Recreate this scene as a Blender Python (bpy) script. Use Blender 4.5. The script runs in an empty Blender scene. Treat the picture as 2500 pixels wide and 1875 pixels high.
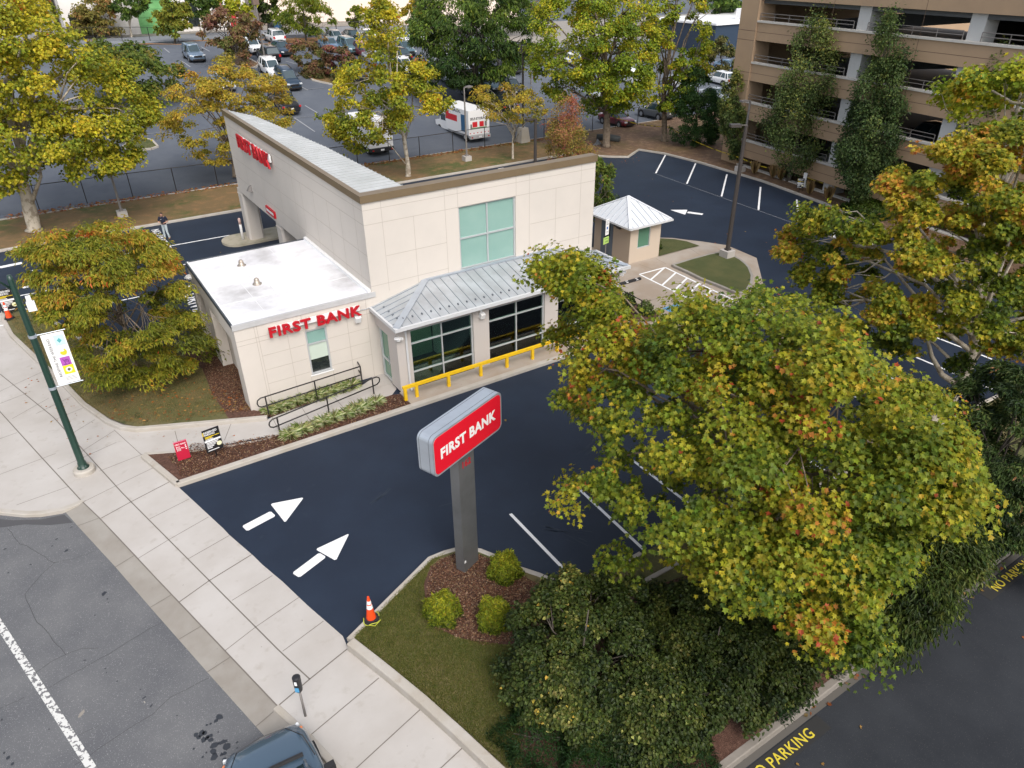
import bpy, bmesh, math, random
import numpy as np
from mathutils import Vector, Matrix
rad = math.radians
SC = bpy.context.scene
COL = SC.collection
rng = np.random.default_rng(7)
random.seed(7)

# ------------------------------------------------------------ camera, sky, sun, exposure
CAMH = 16.3; FOC = 1768.0; CX, CY = 1250.0, 937.5
def _R(p, r, y):
    fwd = np.array([math.sin(y)*math.cos(p), math.cos(y)*math.cos(p), -math.sin(p)])
    right = np.array([math.cos(y), -math.sin(y), 0.0]); down = np.cross(fwd, right)
    c, s = math.cos(r), math.sin(r)
    return np.array([c*right+s*down, -s*right+c*down, fwd])
RC = _R(rad(30.75), rad(0.588), rad(32.68))
cam = bpy.data.objects.new('camera', bpy.data.cameras.new('camera'))
COL.objects.link(cam); SC.camera = cam
cam.data.sensor_width = 36.0; cam.data.lens = FOC/2500*36
cam.data.clip_start = 0.1; cam.data.clip_end = 2000
cam.matrix_world = Matrix(((RC[0][0], -RC[1][0], -RC[2][0], 0), (RC[0][1], -RC[1][1], -RC[2][1], 0),
                           (RC[0][2], -RC[1][2], -RC[2][2], CAMH), (0, 0, 0, 1)))
SUN_EL, SUN_AZ = 48.0, 188.0
w = bpy.data.worlds.new('World'); SC.world = w; w.use_nodes = True
nt = w.node_tree; nt.nodes.clear()
o_ = nt.nodes.new('ShaderNodeOutputWorld'); bg = nt.nodes.new('ShaderNodeBackground')
sky = nt.nodes.new('ShaderNodeTexSky'); sky.sky_type = 'NISHITA'; sky.sun_disc = False
sky.sun_elevation = rad(SUN_EL); sky.sun_rotation = rad(SUN_AZ); sky.dust_density = 3.0; sky.air_density = 1.0; sky.ozone_density = 1.0
hs = nt.nodes.new('ShaderNodeHueSaturation'); hs.inputs['Saturation'].default_value = 0.42
nt.links.new(sky.outputs[0], hs.inputs['Color']); nt.links.new(hs.outputs[0], bg.inputs[0])
bg.inputs[1].default_value = 0.15; nt.links.new(bg.outputs[0], o_.inputs[0])
sl = bpy.data.lights.new('sun', 'SUN'); sl.energy = 1.25; sl.angle = rad(35); sl.color = (1.0, 0.93, 0.85)
so = bpy.data.objects.new('sun', sl); COL.objects.link(so)
sd = Vector((math.sin(rad(SUN_AZ))*math.cos(rad(SUN_EL)), math.cos(rad(SUN_AZ))*math.cos(rad(SUN_EL)), math.sin(rad(SUN_EL))))
so.rotation_euler = sd.to_track_quat('Z', 'Y').to_euler(); so.location = (0, -20, 60)
SC.view_settings.view_transform = 'Standard'; SC.view_settings.look = 'None'
SC.view_settings.exposure = 0.62; SC.view_settings.gamma = 1.0

# ------------------------------------------------------------ measuring helpers (photo pixel -> point in the place)
def ray(x, y): return RC.T @ np.array([(x-CX)/FOC, (y-CY)/FOC, 1.0])
def P(x, y, z=0.0):
    d = ray(x, y); t = (z-CAMH)/d[2]; return Vector((d[0]*t, d[1]*t, z))
def onplane(x, y, p0, n):
    d = ray(x, y); c = np.array([0, 0, CAMH]); t = ((np.array(p0)-c) @ np.array(n))/(d @ np.array(n)); return Vector(c+d*t)
def terr(X, Y):
    k = [(66, 0), (72, .7), (80, 2.2), (90, 4.2), (100, 5.4), (112, 6.2), (600, 6.2)]
    z = 0.0
    if Y > 66:
        for (a, za), (b, zb) in zip(k, k[1:]):
            if a <= Y <= b: z = za+(zb-za)*(Y-a)/(b-a); break
        else: z = 6.2
    f = min(1, max(0, (X-52)/40)); f = f*f*(3-2*f)
    return z*(1-f*.8)
def PT(x, y):
    d = ray(x, y); t = 20.0
    for _ in range(4000):
        if CAMH+d[2]*t <= terr(d[0]*t, d[1]*t): break
        t += .1
        if t > 400: break
    return Vector((d[0]*t, d[1]*t, terr(d[0]*t, d[1]*t)))
def proj(p):
    q = RC @ (np.asarray(p, float)-np.array([0, 0, CAMH])).T if np.ndim(p) == 1 else (np.asarray(p)-np.array([0, 0, CAMH])) @ RC.T
    if np.ndim(p) == 1: return q[0]/q[2]*FOC+CX, q[1]/q[2]*FOC+CY
    return np.stack([q[:, 0]/q[:, 2]*FOC+CX, q[:, 1]/q[:, 2]*FOC+CY], 1)

# ------------------------------------------------------------ materials
MATS = {}
def mat(name, col, rough=.7, metal=0, var=None, var2=None, bump=None, spec=.5, coat=0, emit=None, speck=None):
    """var=(scale, colour2, lo, hi): noise blend to a second colour; speck=(scale, colour, threshold)"""
    if name in MATS: return MATS[name]
    m = bpy.data.materials.new(name); m.use_nodes = True; n = m.node_tree.nodes; L = m.node_tree.links
    b = n['Principled BSDF']; b.inputs['Roughness'].default_value = rough; b.inputs['Metallic'].default_value = metal
    b.inputs['Specular IOR Level'].default_value = spec; b.inputs['Coat Weight'].default_value = coat
    geo = n.new('ShaderNodeNewGeometry')
    cur = n.new('ShaderNodeRGB'); cur.outputs[0].default_value = (*col, 1); out = cur.outputs[0]
    for v in (var, var2, speck):
        if not v: continue
        tx = n.new('ShaderNodeTexNoise'); tx.inputs['Scale'].default_value = v[0]; tx.inputs['Detail'].default_value = 5 if v is not speck else 2
        tx.inputs['Roughness'].default_value = .6
        L.new(geo.outputs['Position'], tx.inputs['Vector'])
        rp = n.new('ShaderNodeMapRange'); lo, hi = (v[2], v[3]) if v is not speck else (v[2], v[2]+.03)
        rp.inputs[1].default_value = lo; rp.inputs[2].default_value = hi
        L.new(tx.outputs['Fac'], rp.inputs[0])
        mx = n.new('ShaderNodeMix'); mx.data_type = 'RGBA'; mx.inputs[7].default_value = (*v[1], 1)
        L.new(rp.outputs[0], mx.inputs[0]); L.new(out, mx.inputs[6]); out = mx.outputs[2]
    L.new(out, b.inputs['Base Color'])
    if bump:
        tx = n.new('ShaderNodeTexNoise'); tx.inputs['Scale'].default_value = bump[0]; tx.inputs['Detail'].default_value = 4
        L.new(geo.outputs['Position'], tx.inputs['Vector'])
        bp = n.new('ShaderNodeBump'); bp.inputs['Strength'].default_value = bump[1]; bp.inputs['Distance'].default_value = bump[2] if len(bump) > 2 else .02
        L.new(tx.outputs['Fac'], bp.inputs['Height']); L.new(bp.outputs[0], b.inputs['Normal'])
    if emit: b.inputs['Emission Color'].default_value = (*emit, 1); b.inputs['Emission Strength'].default_value = 1
    MATS[name] = m; return m
def leafmat():
    m = bpy.data.materials.new('leaf'); m.use_nodes = True; n = m.node_tree.nodes; L = m.node_tree.links
    b = n['Principled BSDF']; b.inputs['Roughness'].default_value = .5; b.inputs['Specular IOR Level'].default_value = .25
    a = n.new('ShaderNodeAttribute'); a.attribute_name = 'col'
    t = n.new('ShaderNodeBsdfTranslucent'); mx = n.new('ShaderNodeMixShader'); mx.inputs[0].default_value = .36
    L.new(a.outputs['Color'], b.inputs['Base Color']); L.new(a.outputs['Color'], t.inputs['Color'])
    L.new(b.outputs[0], mx.inputs[1]); L.new(t.outputs[0], mx.inputs[2]); L.new(mx.outputs[0], n['Material Output'].inputs[0])
    return m
LEAF = leafmat()
def glassmat(name, tint, trans=.75, rough=.02):
    m = bpy.data.materials.new(name); m.use_nodes = True; n = m.node_tree.nodes; L = m.node_tree.links; n.clear()
    o = n.new('ShaderNodeOutputMaterial'); t = n.new('ShaderNodeBsdfTransparent'); t.inputs[0].default_value = (*tint, 1)
    g = n.new('ShaderNodeBsdfGlossy'); g.inputs['Roughness'].default_value = rough; g.inputs[0].default_value = (.9, 1, .97, 1)
    fr = n.new('ShaderNodeFresnel'); fr.inputs[0].default_value = 1.6; mx = n.new('ShaderNodeMixShader')
    ad = n.new('ShaderNodeMath'); ad.operation = 'ADD'; ad.inputs[1].default_value = 1-trans-.05 if trans < .95 else 0
    L.new(fr.outputs[0], ad.inputs[0]); L.new(ad.outputs[0], mx.inputs[0]); L.new(t.outputs[0], mx.inputs[1]); L.new(g.outputs[0], mx.inputs[2]); L.new(mx.outputs[0], o.inputs[0])
    MATS[name] = m; return m
def netmat(name, col, solid):
    m = bpy.data.materials.new(name); m.use_nodes = True; n = m.node_tree.nodes; L = m.node_tree.links; n.clear()
    o = n.new('ShaderNodeOutputMaterial'); t = n.new('ShaderNodeBsdfTransparent'); d = n.new('ShaderNodeBsdfDiffuse'); d.inputs[0].default_value = (*col, 1)
    mx = n.new('ShaderNodeMixShader'); mx.inputs[0].default_value = solid
    L.new(t.outputs[0], mx.inputs[1]); L.new(d.outputs[0], mx.inputs[2]); L.new(mx.outputs[0], o.inputs[0]); return m

M_seal = mat('new_asphalt', (.012, .020, .038), .62, var=(.35, (.017, .028, .051), .4, .7), var2=(2.5, (.024,.034,.052), .62, .8), bump=(60, .25, .01), spec=.35, speck=(25, (.05, .055, .065), .78))
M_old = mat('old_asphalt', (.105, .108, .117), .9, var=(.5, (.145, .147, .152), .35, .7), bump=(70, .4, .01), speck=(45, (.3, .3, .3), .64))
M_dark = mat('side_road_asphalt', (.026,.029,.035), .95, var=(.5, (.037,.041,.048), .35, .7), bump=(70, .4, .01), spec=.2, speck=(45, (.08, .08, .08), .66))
M_rear = mat('rear_lot_asphalt', (.082, .095, .12), .8, var=(.12, (.12, .135, .16), .35, .65), var2=(.9, (.085, .098, .125), .5, .75), bump=(30, .3, .02))
M_patch = mat('asphalt_patch', (.075, .075, .08), .85, bump=(60, .4, .01))
M_conc = mat('concrete', (.43, .40, .37), .85, var=(.45, (.49, .465, .44), .35, .65), var2=(2.2, (.375, .34, .30), .58, .8), bump=(50, .15, .01), speck=(7, (.3, .28, .25), .74))
M_conc2 = mat('gutter_concrete', (.25, .225, .195), .85, var=(.8, (.31, .29, .26), .35, .65), bump=(40, .3, .01), speck=(9, (.2, .19, .18), .72))
M_tan = mat('tan_concrete', (.33, .265, .205), .85, var=(.5, (.39, .34, .29), .38, .62), bump=(50, .2, .01), speck=(6, (.28, .24, .2), .72))
M_kerb = mat('kerb_concrete', (.40, .36, .305), .85, var=(1.1, (.46, .43, .39), .35, .65), var2=(3, (.33, .27, .21), .6, .8), bump=(40, .3, .01))
M_joint = mat('joint', (.17, .15, .13), .95)
M_white = mat('road_paint', (.82, .82, .82), .7, bump=(50, .2, .005))
M_oldpaint = mat('worn_paint', (.62, .62, .6), .8, speck=(9, (.16, .16, .165), .53))
M_faint = mat('faint_paint', (.34, .35, .37), .8)
M_crack = mat('crack', (.06, .062, .066), .95)
M_oil = mat('oil_stain', (.03, .034, .042), .55)
M_mulch = mat('mulch', (.10,.045,.03), .95, var=(9, (.17,.088,.06), .4, .65), var2=(30, (.04, .018, .012), .5, .7), bump=(45, 1, .05), speck=(38, (.36, .25, .17), .7))
M_lawn = mat('lawn', (.12,.13,.04), .95, var=(.35, (.20,.16,.07), .42, .6), var2=(2.6, (.062, .075, .020), .5, .7), bump=(60, 1, .05), speck=(20, (.25, .17, .075), .66))
M_lawn2 = mat('dry_lawn', (.20, .13, .055), .95, var=(.22, (.10,.11,.026), .49, .62), var2=(1.3, (.29,.165,.07), .50, .70), bump=(50, 1, .05), speck=(14, (.4, .2, .08), .68))
M_lawn3 = mat('needle_ground', (.17, .10, .06), .95, var=(.3, (.17, .115, .05), .48, .65), var2=(2, (.30, .19, .11), .5, .7), bump=(50, 1, .05), speck=(16, (.42, .25, .12), .68))
M_lawn4 = mat('green_lawn', (.075, .09, .025), .95, var=(.8, (.11, .11, .035), .4, .65), bump=(60, 1, .05), speck=(22, (.22, .2, .08), .72))
M_dirt = mat('base_ground', (.14, .12, .07), .95)
M_wall = mat('stucco', (.62, .57, .515), .9, var=(.5, (.58, .535, .485), .4, .7), bump=(90, .1, .004))
M_wallj = mat('stucco_joint', (.44, .395, .345), .9)
M_tanwall = mat('tan_stucco', (.55, .46, .37), .9, var=(1, (.56, .47, .38), .4, .7))
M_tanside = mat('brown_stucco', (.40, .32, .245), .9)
M_cope = mat('bronze_coping', (.21, .155, .092), .45, metal=.2, var=(.8, (.18, .13, .078), .4, .7))
M_roof = mat('pale_metal_roof', (.44, .45, .43), .45, metal=.15, var=(.7, (.57, .58, .57), .35, .65), var2=(3, (.44, .44, .42), .55, .8))
M_seam = mat('roof_seam', (.37, .38, .38), .45, metal=.2)
M_proof = mat('porch_metal_roof', (.36,.375,.39), .42, metal=.25, var=(.9, (.48, .51, .535), .35, .65))
M_memb = mat('white_membrane', (.78, .78, .80), .6, var=(.45, (.73, .73, .76), .45, .6), var2=(.42, (.42, .41, .41), .50, .74), speck=(5, (.7, .69, .68), .76))
M_fasc = mat('grey_fascia', (.50, .50, .50), .5, var=(1, (.44, .44, .44), .4, .6))
M_darktrim = mat('dark_trim', (.06, .07, .085), .5)
M_gutter = mat('gutter', (.60, .61, .62), .4)
M_red = mat('sign_red', (.48, .008, .018), .45)
M_redface = mat('sign_face_red', (.74, .012, .030), .25, coat=.3)
M_wh = mat('white_plastic', (.85, .85, .85), .4)
M_alum = mat('silver_metal', (.48, .53, .59), .38, metal=.5, var=(2, (.43, .47, .53), .4, .7))
M_post = mat('grey_metal', (.20, .205, .21), .4, metal=.5, var=(1.5, (.165, .17, .172), .4, .7))
M_frame = mat('window_frame', (.55, .57, .58), .4, metal=.3)
M_glass = glassmat('window_glass', (.50, .64, .58), .945)
M_glass2 = mat('upper_glass', (.24, .40, .355), .06, spec=.7, var=(.6, (.28, .44, .39), .4, .7))
M_blind = mat('blind', (.52, .60, .52), .6)
M_glass3 = mat('dark_glass', (.02, .026, .026), .04, spec=.9, var=(2, (.05, .06, .055), .5, .8))
M_kglass = mat('green_glass', (.10, .22, .15), .06, spec=.6)
M_black = mat('black_metal', (.018, .016, .016), .5)
M_yel = mat('safety_yellow', (.80, .50, .010), .5, var=(5, (.70, .42, .012), .5, .7))
M_bronze = mat('bronze_pole', (.070, .060, .055), .5, metal=.3)
M_pole = mat('grey_pole', (.20, .185, .175), .6)
M_green = mat('green_pole', (.012,.042,.030), .4, coat=.3)
M_rub = mat('black_rubber', (.018, .018, .02), .8)
M_orange = mat('cone_orange', (.86, .075, .012), .5)
M_refl = mat('reflective_white', (.85, .85, .86), .4)
M_brick = mat('garage_brick', (.47, .325, .205), .9, var=(.25, (.41, .285, .185), .4, .65), bump=(12, .2, .02))
M_wcol = mat('white_concrete', (.56, .56, .55), .85, var=(1, (.48, .48, .47), .5, .8))
M_floor = mat('dark_floor', (.02, .028, .03), .5)
M_inwall = mat('inner_wall', (.42, .55, .42), .9)
M_tyre = mat('tyre', (.015, .015, .016), .8)
M_rim = mat('rim', (.45, .46, .48), .35, metal=.8)
M_lamp = mat('headlamp', (.75, .78, .8), .15, coat=.5)
M_tail = mat('tail_lamp', (.5, .02, .02), .25, coat=.5)
M_cglass = mat('car_glass', (.03, .055, .065), .05, spec=.9, coat=.4)
M_net = netmat('wire_mesh', (.03, .03, .03), .14)
M_skin = mat('skin', (.48, .26, .19), .6)
M_barkL = mat('pale_bark', (.52, .46, .37), .85, var=(3, (.30, .25, .19), .48, .58), bump=(20, .5, .03))
M_bark = mat('grey_bark', (.24, .19, .14), .9, var=(4, (.15, .115, .085), .45, .6), bump=(20, .8, .03))
M_barkD = mat('dark_bark', (.09, .075, .06), .9, bump=(20, .8, .03))

# ------------------------------------------------------------ mesh and object helpers
W0 = {}
class MB:
    def __init__(s): s.v = []; s.f = []; s.m = []
    def add(s, v, f, mi=0):
        b = len(s.v); s.v += [tuple(p) for p in v]; s.f += [tuple(i+b for i in q) for q in f]; s.m += [mi]*len(f); return s
    def box(s, x0, x1, y0, y1, z0, z1, mi=0):
        return s.add([(x0,y0,z0),(x1,y0,z0),(x1,y1,z0),(x0,y1,z0),(x0,y0,z1),(x1,y0,z1),(x1,y1,z1),(x0,y1,z1)],
                     [(0,3,2,1),(4,5,6,7),(0,1,5,4),(1,2,6,5),(2,3,7,6),(3,0,4,7)], mi)
    def obox(s, c, u, v, n, su, sv, sn, mi=0):
        c, u, v, n = Vector(c), Vector(u), Vector(v), Vector(n)
        pts = [c+u*(a*su/2)+v*(b*sv/2)+n*(d*sn/2) for d in (-1, 1) for a, b in ((-1,-1),(1,-1),(1,1),(-1,1))]
        return s.add(pts, [(0,3,2,1),(4,5,6,7),(0,1,5,4),(1,2,6,5),(2,3,7,6),(3,0,4,7)], mi)
    def prism(s, pts, z0, z1, mi=0):
        n = len(pts); pts = [(p[0], p[1]) for p in pts]
        ar = sum(pts[i][0]*pts[(i+1)%n][1]-pts[(i+1)%n][0]*pts[i][1] for i in range(n))
        if ar < 0: pts = pts[::-1]
        return s.add([(x,y,z0) for x,y in pts]+[(x,y,z1) for x,y in pts],
                     [tuple(range(n-1,-1,-1)), tuple(range(n,2*n))]+[(i,(i+1)%n,n+(i+1)%n,n+i) for i in range(n)], mi)
    def tube(s, path, r, n=8, mi=0, cap=True, up=None):
        path = [Vector(p) for p in path]; r = [r]*len(path) if not hasattr(r, '__len__') else r
        b = len(s.v); vs = []; fs = []
        prev = None
        for i, p in enumerate(path):
            t = (path[min(i+1, len(path)-1)]-path[max(i-1, 0)]);
            t = t.normalized() if t.length > 1e-9 else Vector((0,0,1))
            if prev is None:
                a = Vector((0,0,1)) if abs(t.z) < .9 else Vector((1,0,0)); prev = t.cross(a).normalized()
            else:
                prev = (prev-t*prev.dot(t)); prev = prev.normalized() if prev.length > 1e-6 else t.orthogonal().normalized()
            q = t.cross(prev)
            for k in range(n):
                a = 2*math.pi*k/n; vs.append(p+(prev*math.cos(a)+q*math.sin(a))*r[i])
        for i in range(len(path)-1):
            for k in range(n): fs.append((i*n+k, i*n+(k+1)%n, (i+1)*n+(k+1)%n, (i+1)*n+k))
        if cap: fs.append(tuple(range(n-1,-1,-1))); fs.append(tuple(range((len(path)-1)*n, len(path)*n)))
        return s.add(vs, fs, mi)
    def lathe(s, c, prof, n=16, mi=0):
        c = Vector(c); vs = [c+Vector((r*math.cos(2*math.pi*k/n), r*math.sin(2*math.pi*k/n), z)) for r, z in prof for k in range(n)]
        fs = [(i*n+k, i*n+(k+1)%n, (i+1)*n+(k+1)%n, (i+1)*n+k) for i in range(len(prof)-1) for k in range(n)]
        fs += [tuple(range(n-1,-1,-1)), tuple(range((len(prof)-1)*n, len(prof)*n))]
        return s.add(vs, fs, mi)
    def flat(s, pts, mi=0):
        pts = [Vector(p) for p in pts]
        nz = sum((pts[i].x*pts[(i+1)%len(pts)].y-pts[(i+1)%len(pts)].x*pts[i].y) for i in range(len(pts)))
        if nz < 0: pts = pts[::-1]
        return s.add(pts, [tuple(range(len(pts)))], mi)
    def strip(s, path, w, z=None, mi=0):
        path = [Vector(p) for p in path]
        L = []; R = []
        for i, p in enumerate(path):
            t = path[min(i+1, len(path)-1)]-path[max(i-1, 0)]; t.z = 0; t.normalize(); n = Vector((-t.y, t.x, 0))
            q = Vector((p.x, p.y, p.z if z is None else z)); L.append(q+n*w/2); R.append(q-n*w/2)
        for i in range(len(path)-1): s.add([R[i], R[i+1], L[i+1], L[i]], [(0,1,2,3)], mi)
        return s
    def kerb(s, path, w, z0, z1, mi=0, closed=False):
        path = [Vector((p[0], p[1], 0)) for p in path]
        if closed: path.append(path[0])
        L = []; R = []
        for i, p in enumerate(path):
            if closed: a, b = path[(i-1) if i > 0 else -2], path[(i+1) if i < len(path)-1 else 1]
            else: a, b = path[max(i-1, 0)], path[min(i+1, len(path)-1)]
            t = (b-a).normalized(); n = Vector((-t.y, t.x, 0)); L.append(p+n*w/2); R.append(p-n*w/2)
        c = .02
        for i in range(len(path)-1):
            def ring(j):
                l, r = L[j], R[j]; d = (l-r).normalized()*c
                return [Vector((r.x,r.y,z0)), Vector((r.x,r.y,z1-c)), Vector((r.x+d.x,r.y+d.y,z1)), Vector((l.x-d.x,l.y-d.y,z1)), Vector((l.x,l.y,z1-c)), Vector((l.x,l.y,z0))]
            a, b = ring(i), ring(i+1)
            s.add(a+b, [(k, 6+k, 7+k, k+1) for k in range(5)], mi)
            if i == 0 and not closed: s.add(a, [(0,1,2,3,4,5)], mi)
            if i == len(path)-2 and not closed: s.add(b, [(5,4,3,2,1,0)], mi)
        return s
    def mesh(s, name, off=Vector((0,0,0))):
        me = bpy.data.meshes.new(name)
        me.from_pydata([(v[0]-off[0], v[1]-off[1], v[2]-off[2]) for v in s.v], [], s.f)
        if any(s.m): me.polygons.foreach_set('material_index', s.m)
        me.update(); return me
    def build(s, name, mats, parent=None, smooth=False):
        off = W0.get(parent.name, Vector((0,0,0))) if parent else Vector((0,0,0))
        me = s.mesh(name, off)
        return link(name, me, mats, parent, smooth)
def link(name, me, mats, parent=None, smooth=False, fixn=False):
    for m in (mats if isinstance(mats, (list, tuple)) else [mats]): me.materials.append(m)
    if smooth:
        me.polygons.foreach_set('use_smooth', [True]*len(me.polygons))
    o = bpy.data.objects.new(name, me); COL.objects.link(o)
    if parent: o.parent = parent; W0[o.name] = W0.get(parent.name, Vector((0,0,0)))
    return o
def smooth_angle(o, ang=35):
    me = o.data; bm = bmesh.new(); bm.from_mesh(me)
    for e in bm.edges:
        if len(e.link_faces) == 2 and e.calc_face_angle(0) > rad(ang): e.smooth = False
    bm.to_mesh(me); bm.free(); me.polygons.foreach_set('use_smooth', [True]*len(me.polygons))
def thing(name, label, cat, loc=(0,0,0), rz=0, group=None):
    o = bpy.data.objects.new(name, None); COL.objects.link(o); o.location = loc; o.rotation_euler = (0,0,rz)
    o.empty_display_size = .3; W0[o.name] = Vector(loc)
    o['label'] = label; o['category'] = cat
    if group: o['group'] = group
    return o
def tag(o, label, cat, group=None, kind=None):
    if label: o['label'] = label
    if cat: o['category'] = cat
    if group: o['group'] = group
    if kind: o['kind'] = kind
    return o
def struct(mb, name, m, smooth=False):
    o = mb.build(name, m, None, smooth); o['kind'] = 'structure'; return o
def copy_tree(o, parent=None):
    c = o.copy(); COL.objects.link(c)
    if parent: c.parent = parent
    for ch in list(o.children): copy_tree(ch, c)
    return c
_tc = {}
def text2d(s, bold=.0):
    k = (s, bold)
    if k in _tc: return _tc[k]
    cu = bpy.data.curves.new('t', 'FONT'); cu.body = s; cu.offset = bold; cu.resolution_u = 3; cu.space_character = 1.08
    ob = bpy.data.objects.new('t', cu); COL.objects.link(ob)
    me = bpy.data.meshes.new_from_object(ob.evaluated_get(bpy.context.evaluated_depsgraph_get()))
    v = np.array([p.co[:2] for p in me.vertices]); f = [tuple(p.vertices) for p in me.polygons]
    edges = {}
    for q in f:
        for a, b in zip(q, q[1:]+q[:1]): edges[(a, b)] = 1
    bd = [(a, b) for a, b in edges if (b, a) not in edges]
    bpy.data.objects.remove(ob); bpy.data.curves.remove(cu); bpy.data.meshes.remove(me)
    v = v-v.min(0); sz = v.max(0); v = v/sz; _tc[k] = (v, f, bd, sz); return _tc[k]
def put_text(mb, s, o, u, v, width, height, depth=.003, bold=.0, mi=0):
    """letters with thickness; o = lower left corner, u = reading direction, v = up"""
    tv, f, bd, sz = text2d(s, bold); o, u, v = Vector(o), Vector(u), Vector(v); n = u.cross(v)
    if width is None: width = height*sz[0]/sz[1]
    back = [o+u*(p[0]*width)+v*(p[1]*height) for p in tv]; k = len(back)
    mb.add(back+[p+n*depth for p in back], [tuple(i+k for i in q) for q in f]+[(a, b, b+k, a+k) for a, b in bd], mi)

def split_words(s_, W_, bold):
    F_ = text2d(s_, bold)[3][0]; a_, b_ = s_.split(); wa, wb = text2d(a_, bold)[3][0]/F_*W_, text2d(b_, bold)[3][0]/F_*W_
    return (a_, 0, wa), (b_, W_-wb, wb)
# ------------------------------------------------------------ the ground, roads, pavements
Z = Vector((0,0,1))
g = MB(); g.flat([(-500,-300,-.6),(600,-300,-.6),(600,800,-.6),(-500,800,-.6)]); struct(g, 'ground', M_dirt)
# rear terrain: rises behind the fence
g = MB(); xs = np.concatenate([np.linspace(-90,50,8), np.linspace(54,92,16), np.linspace(100,260,6)]); ys = [62.6, 64.5, 66, 69, 72, 76, 80, 85, 90, 95, 100, 106, 112, 120, 140, 200, 420]
vs = [(x, y, terr(x, y)) for y in ys for x in xs]; nx = len(xs)
g.add(vs, [(j*nx+i, j*nx+i+1, (j+1)*nx+i+1, (j+1)*nx+i) for j in range(len(ys)-1) for i in range(nx-1)])
struct(g, 'rear_parking_lot', M_rear, True)
# bank's own freshly sealed lot
lot_edge = [(438,1191),(478,1228),(545,1290),(560,1306),(620,1358),(640,1378),(690,1420),(735,1463),(752,1479),(790,1512),(837,1553)]
le = [P(*q) for q in lot_edge]
a = MB(); a.flat([(q.x-.3, q.y, 0) for q in le[::-1]]+[(le[0].x-.3, 30, 0), (-30, 60, 0), (70, 60, 0), (56, 5.7, 0), (3.4, 5.7, 0), (3.2, 13, 0)])
struct(a, 'bank_parking_lot', M_seal)
# front road (lower than the pavement), side road
r = MB(); r.flat([(-60,-40,-.12),(8.0,-40,-.12),(3.0,5.6,-.12),(3.0,12,-.12),(0,24,-.12),(-7,45,-.12),(-60,80,-.12)]); struct(r, 'front_road', M_old)
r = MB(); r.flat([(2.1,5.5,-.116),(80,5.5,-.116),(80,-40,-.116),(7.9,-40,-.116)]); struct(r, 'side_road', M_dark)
# pavement slabs
R_up = [(-120,690),(8,768),(60,820),(160,918),(240,990),(330,1036),(424,1044),(354,1104),(432,1184)]
gut_in = [(202.5,1226),(243.7,1265.5),(329,1355.7),(381,1411.7),(443,1476.6),(553.8,1593.7),(680,1726.6)]
gut_out = [(156.6,1246.5),(190,1284.5),(281.6,1384),(367,1483),(506,1641),(625,1774)]
bulb = [(-200,1235),(0,1250),(60,1256),(100,1255),(150,1247),(185,1235),(202.5,1226)]
kerbline = [(676,1723),(755,1796),(828,1875),(920,1975),(1010,2080)]
low_r = [(850,1584),(1024,1730),(1188.6,1875),(1320,1990),(1400,2080)]
p = MB(); p.flat([P(*q, .006) for q in R_up]+[P(*q, .006) for q in lot_edge]+[P(*q, .006) for q in low_r]+[P(*q, .006) for q in kerbline[::-1]]+
       [P(*q, .006) for q in gut_in[::-1]]+[P(*q, .006) for q in bulb[::-1]])
struct(p, 'pavement', M_conc)
j = MB()
for path, wd in (
    ([(0,913),(130,1018),(300,1205),(512.6,1419),(678,1585),(756.7,1658.6)], .035),
    ([(-60,930),(0,1005),(100,1115),(202,1226)], .035), (gut_in, .035),
    ([(278,1049),(345,1110)], .02), ([(345,1110),(372,1108)], .02),
    ([(160,1237),(210,1222)], .02), ([(40,1233),(169,1187)], .02), ([(0,1158),(136,1107)], .02), ([(140,1145),(284,1080)], .02), ([(0,1071),(42,1056)], .02),
    ([(0,985),(60,962)], .02), ([(30,1022),(119,972)], .02), ([(0,955),(120,900)], .02), ([(125,1028),(205,995)], .02), ([(170,1062),(232,1024)], .02), ([(196,1104),(278,1052)], .02),
    ([(88,1010),(180,965)], .02), ([(202,1226),(285,1185)], .02), ([(243,1150),(345,1110)], .02), ([(247,1265),(318,1226),(416,1175)], .035), ([(285,1185),(372,1143)], .02),
    ([(365,1267),(462,1218)], .02), ([(336,1364),(411,1318),(509,1262)], .02), ([(460,1364),(560,1307)], .02),
    ([(437,1470),(510,1418),(614,1354)], .035), ([(566,1466),(665,1405)], .02), ([(550,1588),(625,1530),(730,1458)], .02), ([(690,1590),(790,1516)], .02),
    ([(678,1724),(756,1658),(848,1584)], .035), ([(755,1797),(925,1655)], .025), ([(868,1877),(1026,1732)], .025), ([(985,1960),(1130,1825)], .025),
    ([(680,1731),(759,1803),(835,1882),(930,1985)], .03), ([(-100,860),(0,782+60)], .02)):
    j.strip([P(*q, .011) for q in path], wd)
struct(j, 'pavement_joints', M_joint)
gt = MB(); gi = [P(*q, .004) for q in gut_in]; go = [P(*q, -.112) for q in gut_out]
go.append(P(700,1858,-.112)); gi.append(P(755,1796,.0))
for i in range(len(gi)-1):
    a0, a1 = go[min(i, len(go)-1)], go[min(i+1, len(go)-1)]
    gt.flat([gi[i], gi[i+1], a1, a0])
gt.flat([P(700,1858,-.112), P(745,1800,-.112), P(1010,2090,-.112), P(960,2150,-.112)])
struct(gt, 'gutter', M_conc2)
gj = MB()
for a_, b_ in (((190,1284),(243,1265)),((281,1385),(329,1356)),((367,1483),(420,1452)),((437,1561),(490,1530)),((506,1641),(562,1605)),((625,1774),(668,1738))):
    A, B = P(*a_, -.105), P(*b_, .0); gj.strip([A+Vector((0,0,.008)), B+Vector((0,0,.014))], .02)
struct(gj, 'gutter_joints', M_joint)
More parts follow.
